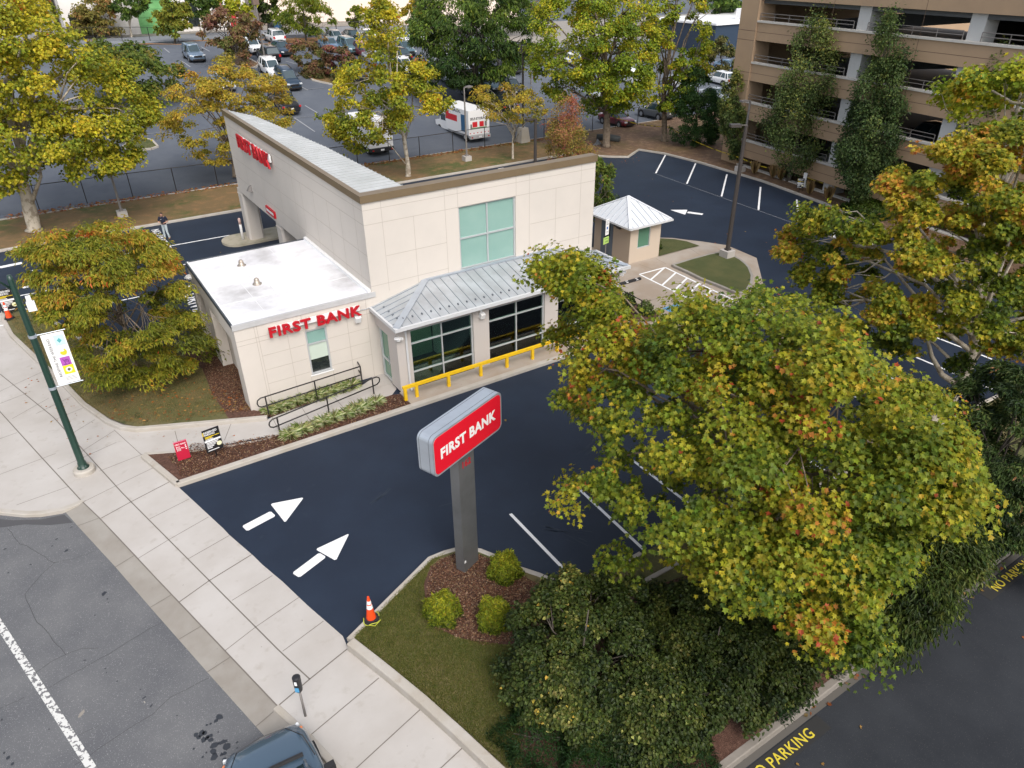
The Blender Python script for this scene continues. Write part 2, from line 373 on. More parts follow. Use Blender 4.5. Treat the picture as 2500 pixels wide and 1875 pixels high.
# light first gutter slab beside the bulb
k = MB(); bw = [P(*q, .0) for q in bulb]
k.kerb([(q.x+.0, q.y+.10) for q in bw], .2, -.13, .016)
kl = [P(*q, 0) for q in kerbline]; k.kerb([(q.x-.02, q.y-.02) for q in kl], .18, -.13, .016)
struct(k, 'street_kerb', M_kerb)
# dark patches, stains, cracks, centre line on the front road
q = MB(); q.flat([P(x, y, -.114) for x, y in ((-60,1262),(30,1270),(100,1268),(157,1256),(178,1276),(120,1282),(60,1280),(10,1287),(-60,1290))]); struct(q, 'asphalt_patch', M_patch)
c = MB(); c.strip([P(-30,1480,-.112), P(110,1697,-.112), P(230,1885,-.112), P(330,2060,-.112)], .19); struct(c, 'lane_line', M_oldpaint)
c = MB()
def crack(pts, wd=.012, seed=0):
    rr = random.Random(seed); w3 = [P(x, y, -.113) for x, y in pts]; out = []
    for A, B in zip(w3, w3[1:]):
        n = max(2, int((B-A).length/.25))
        for i in range(n): out.append(A.lerp(B, i/n)+Vector((rr.uniform(-.035,.035), rr.uniform(-.035,.035), 0)))
    out.append(w3[-1]); c.strip(out, wd)
crack([(20,1290),(40,1320),(85,1345),(133,1374)], seed=1); crack([(133,1374),(100,1403),(60,1450),(75,1495),(130,1560),(160,1598)], seed=2)
crack([(133,1374),(200,1358),(230,1345)], .008, 3); crack([(80,1645),(130,1612),(200,1582),(240,1582)], seed=4); crack([(120,1680),(240,1610),(340,1550),(395,1520)], seed=5)
crack([(180,1870),(300,1790),(370,1745),(420,1700),(510,1655)], seed=6); crack([(60,1700),(20,1720),(-10,1735)], seed=7); crack([(195,1795),(245,1770)], .008, 8)
struct(c, 'road_cracks', M_crack)
def blob(mb, x, y, rr_, z, seed, el=1):
    g2 = random.Random(seed); c0 = P(x, y, z); a0 = g2.uniform(0, 6.28)
    pts = []
    for i in range(12):
        a1 = i/12*6.283; q = rr_*(1+g2.uniform(-.22,.22)); u = Vector((math.cos(a1)*q, math.sin(a1)*q*el, 0)); u.rotate(Matrix.Rotation(a0, 3, 'Z')); pts.append(c0+u)
    mb.flat(pts)
oil = MB()
for i, (x, y, rr_, el) in enumerate([(536,1750,.10,.7),(527,1760,.05,1),(505,1770,.03,1),(514,1767,.03,1),(478,1793,.06,1),(492,1790,.09,.7),(500,1789,.06,1),(485,1800,.07,.8),(497,1806,.08,.8),(511,1797,.09,.6),(515,1806,.06,1),(506,1802,.05,1),
    (523,1820,.10,.8),(521,1835,.09,.8),(523,1848,.09,.9),(545,1811,.11,.5),(554,1822,.10,1),(548,1839,.06,.8),(540,1842,.05,.6),(547,1853,.045,1),(554,1859,.05,1),(495,1848,.03,1),(504,1837,.025,1),(473,1828,.03,1),(533,1787,.02,1),(579,1812,.03,1),(579,1826,.02,1),
    (254,1449,.09,.7),(262,1462,.03,1),(265,1470,.02,1),(232,1502,.025,1),(138,1316,.05,.7),(162,1344,.07,.6),(127,1333,.035,.7),(12,1340,.05,.6),(174,1287,.04,.6),(75,1378,.04,.6),(20,1398,.03,1),(257,1632,.025,1),(260,1642,.02,1),(343,1683,.02,1),(286,1663,.02,1),(369,1723,.06,.4),(352,1703,.06,.4),(207,1612,.05,.4),
    (249,1375,.02,1),(4,1757,.03,1),(20,1850,.05,1),(30,1865,.04,1),(10,1838,.03,1),(120,1780,.02,1),(432,1747,.02,1),(229,1281,.03,.7),(231,1286,.03,.7)]):
    blob(oil, x, y, rr_, -.1135, i, el)
struct(oil, 'oil_stains', M_oil)
b_ = MB(); blob(b_, 199,1742,.11,-.1132,5,.4); blob(b_, 353,1714,.04,-.1132,6,.4); struct(b_, 'gum_marks', M_conc2)

# kerb and lawn islands
def region(name, pts, z, m, world=False):
    a = MB(); a.flat([Vector((q[0], q[1], z)) if world else P(*q, z) for q in pts]); return struct(a, name, m)
ZL = .13
# left island: lawn and mulch beside the low wing
lawnL = [(11,770),(31.6,817),(92,874),(158,931),(210,985),(269,1022),(300.6,1034.5),(332,1042),(424,1037),(560,1025),(519,963),(494,900),(440,860),(380,862),(300,860),(218,842),(150,800),(76,757),(30,757)]
region('lawn_by_bank', lawnL, ZL, M_lawn)
region('mulch_bed_by_wing', [(557,1025),(600,1022),(645,1018),(662,1012),(616,1000),(600,960),(580,880),(520,800),(470,800),(440,860),(494,900),(519,963)], ZL-.004, M_mulch)
k = MB(); path = [P(*q, ZL) for q in [(76,755),(30,755),(8,762),(7,778),(28,817),(85,871),(150,930),(203,985),(262,1027),(298,1042),(335,1046),(424,1038),(563,1026),(652,1018)]]
k.kerb(path, .2, -.02, .17); k.kerb([P(*q, ZL) for q in [(76,755),(150,795),(218,841),(300,866),(380,866)]], .2, -.02, .16)
struct(k, 'island_kerb', M_kerb)
# ramp walkway
region('ramp_walkway', [(300,1056),(342,1057),(424,1048),(563,1030),(655,1023),(664,1018),(885,940),(900,930),(925,905),(958,895),(968,950),(957,964),(738,1035),(685,1060),(475,1099),(351,1108)], .012, M_conc)
jj = MB(); jj.strip([P(427,1052,.016), P(439,1098,.016)], .02); jj.strip([P(565,1032,.016), P(548,1075,.016)], .02); jj.strip([P(738,997,.016), P(758,1028,.016)], .02); jj.strip([P(815,968,.016), P(838,995,.016)], .02); jj.strip([P(664,1018,.016), P(685,1058,.016)], .02); struct(jj, 'walkway_joints', M_joint)
k = MB(); k.kerb([P(*q, .08) for q in [(352,1107),(475,1101),(560,1088),(640,1074),(682,1061)]], .14, -.02, .09)
k.kerb([(.98,23.72)]+[P(*q, .14) for q in [(350,1110)]], .22, -.02, .16); k.kerb([(.95,23.73),(10.0,23.73),(22.6,23.73)], .24, -.02, .16)
struct(k, 'bed_kerb', M_kerb)
region('mulch_bed_front', [(1.0,23.84)]+[tuple(P(*q, .06))[:2] for q in [(354,1112),(475,1102),(560,1092),(640,1077),(684,1062),(738,1035),(957,965)]]+[(10.28,24.9),(10.28,23.84)], .085, M_mulch, True)
region('mulch_strip_wall', [tuple(P(*q, .03))[:2] for q in [(652,1018),(664,1017),(885,939)]]+[(9.3,27.1),(4.6,27.1),(4.5,26.9)], .03, M_mulch, True)
pv = MB(); pv.box(10.29, 22.6, 23.84, 25.0, -.02, .12); struct(pv, 'porch_walk', M_tan)
# sign island with lawn, mulch
isl = [(861,1554),(1050,1364),(1090,1345),(1125,1342),(1170,1348),(1213,1365),(1262,1391),(1310,1405),(1370,1427)]
far_r = [(22,11.0),(40,10.4),(47,10.4),(47,5.8),(6.3,5.8)]
lowin = [(1400,2010),(1233,1875),(1130,1782),(1038,1700),(960,1636)]
region('lawn_by_sign', [tuple(P(*q, ZL))[:2] for q in isl]+far_r+[tuple(P(*q, ZL))[:2] for q in lowin], ZL, M_lawn, True)
def hullm(name, pts, z=ZL+.006): region(name, pts, z, M_mulch)
hullm('mulch_bed_by_sign', [(1052,1385),(1075,1365),(1110,1352),(1170,1354),(1213,1370),(1260,1396),(1320,1430),(1350,1500),(1300,1560),(1250,1572),(1180,1575),(1120,1555),(1060,1535),(1045,1515),(1038,1470),(1035,1420)])
hullm('mulch_bed_under_trees', [(1290,1600),(1265,1760),(1275,1850),(1300,1960),(1500,2000),(1700,1905),(1850,1800),(2031,1655),(2230,1500),(2340,1415),(2200,1340),(1900,1330),(1600,1430),(1400,1480)])
k = MB(); k.kerb([P(*q, .14) for q in [(852,1560)]+[(1050,1362),(1085,1348),(1125,1337),(1172,1343),(1217,1361),(1266,1386),(1315,1402),(1370,1425)]]+[(10.5,11.0),(22,11.0),(40,10.4)], .17, -.02, .15)
lk = [P(*q, .3) for q in [(856,1564),(940,1630),(1032,1706),(1120,1785),(1218,1877),(1330,1975),(1420,2060)]]; k.kerb(lk, .26, -.02, .3)
k2_ = MB(); k2_.kerb([(3.6,5.72),(12,5.72),(23,5.78),(60,5.78)], .2, -.13, .14); struct(k2_, 'side_road_kerb', mat('shaded_kerb', (.20,.18,.155), .9, var=(1.5, (.28,.25,.22), .4, .7)))  # shadow over this kerb is put into its darker colour
struct(k, 'sign_island_kerb', M_kerb)
gs = MB(); gs.flat([(3.8,5.62,-.108),(60,5.68,-.108),(60,5.46,-.108),(3.6,5.46,-.108)]); struct(gs, 'side_gutter', mat('dark_gutter', (.10,.092,.082), .9))
# back lawn, right bank
bl = [(-60,55.75),(42.6,55.45),(43.6,53.6),(44.6,52.4),(45.9,51.4),(47.2,52.2),(48.6,53.0),(49.5,50.5),(49.75,46.1),(49.5,38.95),(48.4,32.2),(46.4,25.8),(44.6,20.6),(41,11)]
region('back_lawn', bl[:2]+[(42.6,62.4),(-60,62.9)], .12, M_lawn2, True)
region('right_bank', [bl[1]]+bl[2:]+[(50,5),(70,5),(70,62.4),(42.6,62.4)], .115, M_lawn3, True)
k = MB(); k.kerb([(x-.0, y-.08) for x, y in bl], .2, -.02, .15); struct(k, 'back_kerb', M_kerb)
k = MB(); k.kerb([(-60,62.95),(-2,62.95),(45,62.4),(60,62.2)], .18, -.02, .13); struct(k, 'rear_lot_kerb', M_kerb)
# accessible bay and islands on the right
region('accessible_bay', [(22.2,23.84),(23.2,21.95),(27.8,21.85),(29.2,21.8),(30.6,22.4),(31.7,23.4),(35.6,27.4),(35.8,30.0),(35.0,31.4),(34.4,32.2),(33.9,33.0),(33,33.7),(30.85,33.7),(30.85,34.6),(22.2,34.6)], .012, M_tan, True)
bz = lambda x, y, z: P(1400+x/5.267, 500+y/5.267, z)
rl = [(1275,770),(1500,700),(1760,630),(1900,605),(2000,625),(2070,660),(2150,705),(2212,755)]
A1 = [bz(*q, .15) for q in rl]+[P(*q, .15) for q in [(1828,652),(1836,672),(1834,690),(1824,706),(1811,713),(1795,712)]]+[bz(*q, .15) for q in [(1900,1040),(1640,940),(1460,850),(1300,780)]]
a = MB(); a.flat(A1); struct(a, 'lamp_island_lawn', M_lawn4)
k = MB(); k.kerb(A1, .17, -.01, .165, closed=True); struct(k, 'lamp_island_kerb', M_conc2)
a = MB(); a.flat([bz(*q, .06) for q in [(1095,660),(1110,430),(1300,440),(1460,470),(1620,525),(1460,560)]]+[]); struct(a, 'kiosk_lawn', M_lawn4)
jj = MB(); jj.strip([bz(840,760,.016), bz(1040,840,.016)], .02); jj.strip([bz(1060,690,.016), bz(1190,760,.016)], .02); jj.strip([bz(1500,560,.016), bz(1620,640,.016)], .02); jj.strip([(24.5,26.4,.016),(31.0,26.0,.016)], .02); jj.strip([(22.3,28.9,.016),(27.8,28.9,.016)], .02); jj.strip([(27.9,23.6,.016),(28.4,21.9,.016)], .02); jj.strip([(29.6,23.7,.016),(31,22.9,.016)], .02); struct(jj, 'bay_joints', M_joint)

# ------------------------------------------------------------ painted markings
m = MB(); ZP = .008
def line(mb, a_, b_, wd=.11, z=ZP): mb.strip([Vector((*a_, z)), Vector((*b_, z))], wd)
def rslab(mb, A, B, wd, z):   # rounded bar
    A, B = Vector((*A[:2], z)), Vector((*B[:2], z)); t = (B-A).normalized(); n = Vector((-t.y, t.x, 0)); h = wd/2; c = .05
    mb.flat([A+n*(h-c), A+n*h+t*c, B+n*h-t*c, B+n*(h-c), B-n*(h-c), B-n*h-t*c, A-n*h+t*c, A-n*(h-c)])
for a_, b_ in (((10.07,15.88),(10.05,12.2)),((12.82,15.94),(12.63,11.2)),((15.5,15.9),(15.42,11.2)),((18.2,15.9),(18.2,11.2)),((20.9,15.9),(20.9,11.2)),((23.6,15.9),(23.6,11.2)),((26.3,15.9),(26.3,11.2)),((29,15.9),(29,11.2)),((31.7,15.9),(31.7,11.2)),((34.4,15.9),(34.4,11.2))): line(m, a_, b_)
for a_, b_ in (((44.24,45.82),(49.5,50.2)),((44.04,41.92),(49.4,46.25)),((43.66,37.81),(48.9,42.1)),((43.31,33.9),(48.2,37.9)),((43.0,30.09),(47.7,34.0)),((41.6,26.2),(46.8,30.2)),((40.6,22.4),(45.4,26.4)),((39.4,18.6),(44.3,22.6))): line(m, a_, b_, .13)
for a_, b_ in (((-2.2,50.55),(9.6,50.3)),((-3.5,46.6),(6.4,46.35)),((-4,42.7),(5.9,42.6))): line(m, a_, b_, .13)
A = P(0,653); B = P(54,642); rslab(m, A, B, .42, ZP); rslab(m, P(0,712,0), P(30,702), .3, ZP); rslab(m, P(55,703), P(86,695), .3, ZP)
def arrow(mb, pts, bar, z=ZP):
    cvt = [P(*q, z) for q in pts]; mb.flat(cvt); rslab(mb, P(*bar[0], z), P(*bar[1], z), bar[2], z)
def tri(mb, pts, z=ZP):
    p3 = [P(*q, z) for q in pts]; out = []
    for i in range(3):
        a0, b0, c0 = p3[i-1], p3[i], p3[(i+1) % 3]; out += [b0+(a0-b0).normalized()*.06, b0+(c0-b0).normalized()*.06]
    mb.flat(out)
tri(m, [(660,1230),(742,1214),(696,1276)]); rslab(m, P(597,1291), P(667,1254), .35, ZP)
tri(m, [(770,1341),(853,1302),(820,1369)]); rslab(m, P(722,1405), P(788,1355), .33, ZP)
dz = lambda x, y: (1400+x/3.16, 300+y/3.16)
tri(m, [dz(745,671),dz(880,670),dz(862,708)]); rslab(m, P(*dz(880,690)), P(*dz(998,706)), .38, ZP)
struct(m, 'lot_markings', M_white)
m = MB(); line(m, (44.1,46), (42.9,29.8), .03); struct(m, 'faint_stall_line', M_faint)
sc_ = MB(); r5 = random.Random(3)
for cx_, cy_, L_, a_ in ((43.6,46.2,1.6,1.1),(43.2,45.0,1.2,1.3),(46.5,45.5,1.5,.3),(46.8,36.5,2.0,.2),(47.6,35.6,1.6,.1),(11.0,14.3,1.1,2.2),(11.2,13.4,.9,1.9),(11.6,13.8,.7,2.3),(14.2,17.2,1.6,.2),(9.6,17.4,1.4,2.9),(6.5,19.0,1.3,.4),(20,19,1.8,.1)):
    for k in range(5):
        x_, y_ = cx_+r5.uniform(-.25,.25), cy_+r5.uniform(-.25,.25); a2 = a_+r5.uniform(-.15,.15); l2 = L_*r5.uniform(.3,.9)
        sc_.strip([Vector((x_,y_,.004)), Vector((x_+l2*.5*math.cos(a2), y_+l2*.5*math.sin(a2), .004)), Vector((x_+l2*math.cos(a2+.08), y_+l2*math.sin(a2+.08), .004))], r5.uniform(.012,.05))
struct(sc_, 'asphalt_scuffs', mat('scuff', (.028,.038,.056), .8))
# drive lane lettering: NO PARKING / AT ANY TIME style words, read from the far side
m = MB()
def gtext(mb, s, A, u, h, wd=None, bold=.02, z=ZP):
    u = Vector((*u, 0)).normalized(); v = Vector((-u.y, u.x, 0)); put_text(mb, s, (A[0], A[1], z), u, v, wd, h, .002, bold)
gtext(m, 'NO PARKING', (5.35,54.5), (0,-1), .5, 4.6); gtext(m, 'AT ANY', (4.6,54.5), (0,-1), .5, 3.0); gtext(m, 'TIME', (3.9,54.3), (0,-1), .5, 2.0)
gtext(m, 'DRIVE THRU', (4.75,41.4), (0,-1), .75, 5.6)
struct(m, 'lane_lettering', M_white)
# accessible bay
m = MB(); ZB = .018
o4 = [(27.86,29.44),(29.86,29.40),(29.62,23.66),(27.72,23.74)]
for i in range(4): line(m, o4[i], o4[(i+1) % 4], .12, ZB)
for y in (28.46, 27.5, 26.55, 25.6, 24.6): line(m, (27.85,y), (29.8,y+.93), .12, ZB+.001)
struct(m, 'access_aisle_markings', M_white)
a = MB(); a.flat([(25.7,25.2,ZB),(27.0,25.2,ZB),(27.0,23.8,ZB),(25.7,23.8,ZB)]); struct(a, 'accessible_symbol_field', mat('paint_blue', (.11,.32,.52), .7))
a = MB(); zz = ZB+.004; cx0, cy0 = 26.35, 24.45
ring = [(cx0+.32*math.cos(t_), cy0-.1+.32*math.sin(t_), zz) for t_ in np.linspace(rad(120), rad(400), 16)]; a.strip(ring, .11)
a.strip([(cx0-.12,cy0+.38,zz+.001),(cx0-.08,cy0+.05,zz+.001),(cx0+.25,cy0+.02,zz+.001),(cx0+.36,cy0-.32,zz+.001),(cx0+.48,cy0-.3,zz+.001)], .12); a.strip([(cx0-.08,cy0+.2,zz+.002),(cx0+.16,cy0+.2,zz+.002)], .09)
a.flat([(cx0-.13+.1*math.cos(t_), cy0+.52+.1*math.sin(t_), zz) for t_ in np.linspace(0, 6.0, 12)]); struct(a, 'accessible_symbol', M_white)
# NO PARKING panels on the side road
a = MB()
for x0, x1 in ((9.2,12.42),(19.8,23.2)): a.flat([(x0,5.43,-.106),(x1,5.43,-.106),(x1,5.0,-.106),(x0,5.0,-.106)])
struct(a, 'no_parking_panels', mat('black_paint', (.022,.022,.022), .8))
a = MB(); put_text(a, 'NO PARKING', (9.72,5.08,-.100), (1,0,0), (0,1,0), 2.2, .27, .002, .012); put_text(a, 'NO PARKING', (20.3,5.08,-.100), (1,0,0), (0,1,0), 2.2, .27, .002, .012)
struct(a, 'no_parking_lettering', mat('yellow_paint', (.62,.50,.04), .8))
# rear lot stall lines, islands
m = MB()
def rline(a_, b_, wd=.12):
    A, B = PT(*a_), PT(*b_); n = 6
    m.strip([Vector((A.x+(B.x-A.x)*i/n, A.y+(B.y-A.y)*i/n, terr(A.x+(B.x-A.x)*i/n, A.y+(B.y-A.y)*i/n)+.03)) for i in range(n+1)], wd)
for a_, b_ in (((719,289),(769,323)),((745,259),(776,277)),((719,289),(771,284)),((697,150),(742,162)),((400,118),(414,129)),((491,115),(512,126)),((441,149),(465,164)),((455,157),(505,157)),((738,221),(790,215)),((730,210),(752,221)),((350,328),(430,322)),((447,336),(461,352)),((515,322),(535,338)),((835,140),(850,150)),((690,158),(705,165))): rline(a_, b_)
struct(m, 'rear_lot_lines', M_faint)
def island(name, px, m1):
    pts = [PT(*q) for q in px]; a = MB(); a.add([(q.x, q.y, q.z+.13) for q in pts], [tuple(range(len(pts)))]); struct(a, name, m1)
    k = MB(); zc = sum(q.z for q in pts)/len(pts)
    L = pts+[pts[0]]
    for A, B in zip(L, L[1:]): k.obox((A+B)/2+Z*.05, (B-A).normalized(), (B-A).normalized().cross(Z)*-1, Z, (B-A).length, .18, .2)
    struct(k, name+'_kerb', M_kerb)
island('rear_lot_island', [(745,185),(770,168),(810,175),(850,200),(842,215),(800,205),(765,198)], M_lawn2)
island('rear_lot_island', [(545,142),(570,130),(600,140),(632,158),(625,166),(580,164)], M_lawn3)
island('rear_lot_island', [(300,362),(330,335),(372,345),(386,360),(370,366),(330,368)], M_lawn4)
a = MB(); pts = [PT(*q) for q in [(-50,112),(380,109),(540,112),(690,108),(800,100),(800,92),(690,95),(540,98),(380,101),(-50,100)]]
a.add([(q.x,q.y,q.z+.06) for q in pts], [tuple(range(len(pts)))]); struct(a, 'needle_verge', mat('needle_litter', (.40,.20,.085), .95, var=(.8, (.28,.16,.08), .4, .7)))
def tband(name, y0, y1, dz_, m_):
    a = MB(); X_ = list(np.linspace(-60,34,6))+list(np.linspace(40,84,12))+[110,160,260]
    y1_ = y1; v_ = [(x, y+(-.09*(x-20) if x < 160 else -12.6), terr(x, 130)+dz_) for y in (y0, y1_) for x in X_]; n_ = len(X_)
    a.add(v_, [(i, i+1, n_+i+1, n_+i) for i in range(n_-1)]); struct(a, name, m_)
tband('far_pavement', 128, 175, .10, M_conc2); tband('far_street', 117.5, 128.0, .06, mat('far_asphalt', (.22,.235,.26), .85))

# ------------------------------------------------------------ the bank building
BX0, BX1, FY, LY, LZ, TZ = 10.35, 22.2, 27.07, 35.3, 4.0, 8.12
bank = thing('bank_building', 'cream stucco bank with tall canopy wall, low white-roofed wing and glazed porch', 'bank', (10.35, 27.07, 0))
def wall_holes(mb, axis, c, t, a0, a1, z0, z1, holes, mi=0):
    """axis 'y': wall in plane y=c from x=a0..a1 with thickness t; 'x': plane x=c, y=a0..a1"""
    ca = sorted({a0, a1}|{v for h in holes for v in h[:2]}); cz = sorted({z0, z1}|{v for h in holes for v in h[2:]})
    for i in range(len(ca)-1):
        z_s = None
        for k in range(len(cz)):
            inh = k == len(cz)-1 or any(h[0] <= (ca[i]+ca[i+1])/2 <= h[1] and h[2] <= (cz[k]+cz[k+1])/2 <= h[3] for h in holes)
            if not inh and z_s is None: z_s = cz[k]
            if inh and z_s is not None:
                if axis == 'y': mb.box(ca[i], ca[i+1], min(c, c+t), max(c, c+t), z_s, cz[k], mi)
                else: mb.box(min(c, c+t), max(c, c+t), ca[i], ca[i+1], z_s, cz[k], mi)
                z_s = None
def window(parent, name, axis, c, a0, a1, z0, z1, vs, hs_, gm, back=None, fw=.07, depth=.1, glass_label=None, blind=None):
    """frame part, with pane below it; c = outer plane of frame; interior on + side"""
    f = MB()
    def bx(p0, p1, q0, q1, d0=0, d1=depth):
        if axis == 'y': f.box(p0, p1, c+d0, c+d1, q0, q1)
        else: f.box(c+d0, c+d1, p0, p1, q0, q1)
    bx(a0, a1, z0, z0+fw); bx(a0, a1, z1-fw, z1); bx(a0, a0+fw, z0+fw, z1-fw); bx(a1-fw, a1, z0+fw, z1-fw)
    for v in vs: bx(v-fw*.45, v+fw*.45, z0+fw, z1-fw, .004)
    for h in hs_: bx(a0+fw, a1-fw, h-fw*.45, h+fw*.45, .006)
    o = f.build(name, M_frame, parent)
    g1 = MB(); d = depth*.6
    if axis == 'y': g1.box(a0+fw*.5, a1-fw*.5, c+d, c+d+.012, z0+fw*.5, z1-fw*.5)
    else: g1.box(c+d, c+d+.012, a0+fw*.5, a1-fw*.5, z0+fw*.5, z1-fw*.5)
    g1.build('pane', gm, o)
    return o
# tall box walls
b = MB()
wall_holes(b, 'y', FY, .35, BX0, BX1, 0, TZ-.3, [(14.7,17.66,4.02,6.92),(10.9,21.6,0,2.9)])
b.box(BX0, BX0+.35, FY+.35, 48.2, 3.45, TZ-.3); b.box(BX0, BX0+.35, FY+.35, LY, 0, 3.45)   # canopy wall
b.box(BX1-.35, BX1, FY+.35, LY, 0, TZ-.3-2); b.box(BX0+.35, BX1-.35, LY-.3, LY, 0, 3.45)
b.prism([(BX0+.35,LY),(BX0+.35,48.19),(11.2,48.19),(17.4,38.4),(22.2,36.2),(22.2,LY)], 3.45, 3.75)
b.build('wall', M_wall, bank)
j = MB(); e = .004
for z in (7.5, 6.9): j.box(BX0, BX1, FY-e, FY+.01, z, z+.018)
for x0, x1, z in ((11.15,14.05,5.45),(18.45,21.35,5.45),(10.35,14.05,4.25),(18.45,22.2,4.25)): j.box(x0, x1, FY-e, FY+.01, z, z+.018)
for x, z0, z1 in ((11.15,3.9,TZ-.3),(14.05,3.9,TZ-.3),(14.68,6.92,TZ-.3),(14.68,3.9,4.02),(17.68,6.92,TZ-.3),(18.4,3.9,TZ-.3),(21.35,3.9,TZ-.3),(12.55,3.9,6.9),(19.9,3.9,6.9)): j.box(x, x+.018, FY-e*.6, FY+.01, z0, z1)
for z, y0, y1 in ((7.5,FY,48.2),(6.9,FY,48.2),(5.6,FY,48.2),(4.42,FY,48.2)): j.box(BX0-e, BX0+.01, y0, y1, z, z+.02)
for y, z0 in ((28.0,4.1),(31.3,4.1),(34.9,4.1),(36.1,3.45),(38.6,4.42),(42,4.42),(45.2,4.42),(29.7,4.1),(33.1,4.1)): j.box(BX0-e*.6, BX0+.01, y, y+.02, z0, 6.9 if y not in (28.0, 36.1, 45.2) else TZ-.3)
j.build('panel_joints', M_wallj, bank)
b = MB(); cz = TZ-.3
b.box(BX0-.07, BX1+.05, FY-.07, FY+.42, cz, TZ)
for i in range(8):
    y0, y1 = FY+.42+(48.25-FY-.42)*i/8, FY+.42+(48.25-FY-.42)*(i+1)/8; up0, up1 = .24*i/8, .24*(i+1)/8
    b.add([(BX0-.07,y0,cz+up0),(BX0+.16,y0,cz+up0),(BX0+.16,y0,TZ+up0),(BX0-.07,y0,TZ+up0),(BX0-.07,y1,cz+up1),(BX0+.16,y1,cz+up1),(BX0+.16,y1,TZ+up1),(BX0-.07,y1,TZ+up1)],
          [(0,1,2,3),(7,6,5,4),(0,4,5,1),(1,5,6,2),(2,6,7,3),(3,7,4,0)])
b.build('coping', M_cope, bank)
b = MB(); b.add([(BX0,y,z) for y, z in ((FY+.42,cz),(48.2,cz),(48.2,cz+.24))]+[(BX0+.3,y,z) for y, z in ((FY+.42,cz),(48.2,cz),(48.2,cz+.24))], [(0,2,1),(3,4,5),(0,3,5,2),(1,2,5,4)]); b.build('wall_wedge', M_wall, bank)
# metal roof: pale strip on the crest, then a steep fall to the hidden low roof
R1 = [(48.1,BX0+.17),(45.3,11.45),(42.9,11.68),(40.5,11.85),(38,12.03),(35.7,12.2),(33.2,12.26),(30.5,12.34),(28.6,12.4),(FY+.42,12.46)]
b = MB(); zr = lambda y: TZ-.05+.24*max(0,(y-FY-.4))/20.7
v = []; n = len(R1)
for y, x in R1: v += [(BX0+.16,y,zr(y)),(x,y,zr(y)),(x+5.2,y,zr(y)-3.95),(BX1-.36 if y < 36 else x+5.3,y,zr(y)-4.0)]
b.add(v, [(4*i+c0, 4*i+4+c0, 4*i+5+c0, 4*i+1+c0) for i in range(n-1) for c0 in range(3)])
rf = b.build('roof', M_roof, bank)
s = MB()
def xr(y):
    for (ya, xa), (yb, xb) in zip(R1, R1[1:]):
        if yb <= y <= ya: return xa+(xb-xa)*(ya-y)/(ya-yb)
    return 12.4
for i in range(50):
    y = FY+.6+i*.41; x1 = xr(y); z1 = zr(y)
    s.box(BX0+.16, x1, y-.01, y+.01, z1, z1+.014); s.add([(x1,y-.012,z1+.03),(x1,y+.012,z1+.03),(x1+5,y+.012,z1-3.7),(x1+5,y-.012,z1-3.7)], [(0,1,2,3)]); s.obox((x1,y,z1+.005),(1,0,0),(0,1,0),Z,.05,.035,.04)
s.build('seams', M_seam, rf)
# upper window
window(bank, 'upper_window', 'y', FY+.06, 14.7, 17.66, 4.02, 6.92, [16.18], [5.45], M_glass2, fw=.075)
b = MB(); b.box(14.66, 17.70, FY-.03, FY+.06, 3.96, 4.02); b.build('sill', M_frame, bank)
# low wing
WX0 = 4.55
b = MB()
wall_holes(b, 'y', FY+.003, .3, WX0, BX0, 0, LZ-.22, [(7.27,8.19,.95,3.02)])
b.box(WX0, WX0+.5, FY+.3, 28.0, 0, LZ-.95)
b.box(WX0, WX0+.45, 31.6, 32.7, 0, LZ-.95); b.box(WX0, WX0+.45, 34.75, LY, 0, LZ-.95)
b.box(WX0, WX0+.45, FY+.3, LY, LZ-.95, LZ-.22); b.box(WX0+.45, 5.2, 28.0, LY, LZ-1.0, LZ-.85)
wall_holes(b, 'x', 5.02, .25, 28.0, LY, 0, LZ-.95, [(29.0,30.2,.7,2.7),(33.1,34.4,.9,2.3)])
b.box(WX0+.45, BX0, LY-.25, LY, 0, LZ-.22)
b.build('wing_wall', M_wall, bank)
window(bank, 'side_window', 'x', 5.06, 29.0, 30.2, .7, 2.7, [], [], M_glass3)
b = MB(); b.box(5.0, 5.25, 33.1, 34.4, .9, 2.3); b.box(4.75, 5.0, 33.25, 33.6, .5, 2.2); b.box(4.8,5.0,33.8,34.2,1.1,1.8); b.build('teller_machine', mat('machine_grey', (.12,.13,.15), .4, metal=.4), bank)
b = MB(); b.box(WX0+.08, BX0-.001, FY+.06, LY-.06, LZ-.22, LZ-.03)
mem = b.build('wing_roof', M_memb, bank)
f = MB(); f.box(WX0-.04, BX0+.15, FY-.05, FY+.07, LZ-.2, LZ+.01); f.build('fascia', M_fasc, bank)
f = MB(); f.box(WX0-.03, WX0+.05, FY+.071, LY+.03, LZ-.19, LZ); f.box(WX0+.05, BX0-.001, LY-.05, LY+.03, LZ-.19, LZ); f.build('edge_trim', M_darktrim, bank)
f = MB(); f.box(WX0+.03, WX0+.09, FY+.075, LY-.06, LZ-.03, LZ+.015); f.build('roof_flashing', M_wh, bank); f = MB(); f.box(BX0-.14, BX0-.002, FY+.08, LY-.06, LZ-.04, LZ+.11); f.build('roof_flashing', M_wh, bank)
s = MB()
for y0 in (29.35, 32.2): s.box(WX0+.1, BX0-.15, y0, y0+.03, LZ-.03, LZ-.02)
for x0 in (6.0, 8.35): s.box(x0, x0+.03, FY+.1, LY-.1, LZ-.03, LZ-.018)
for x0, y0, w_, h_ in ((6.15,33.0,.5,.3),(8.8,33.3,.35,.2),(6.55,31.6,1.2,1.1),(7.0,29.6,1.5,1.0)): s.box(x0, x0+w_, y0, y0+h_, LZ-.03, LZ-.012)
s.build('membrane_seams', mat('membrane_seam', (.74,.74,.75), .7), mem)
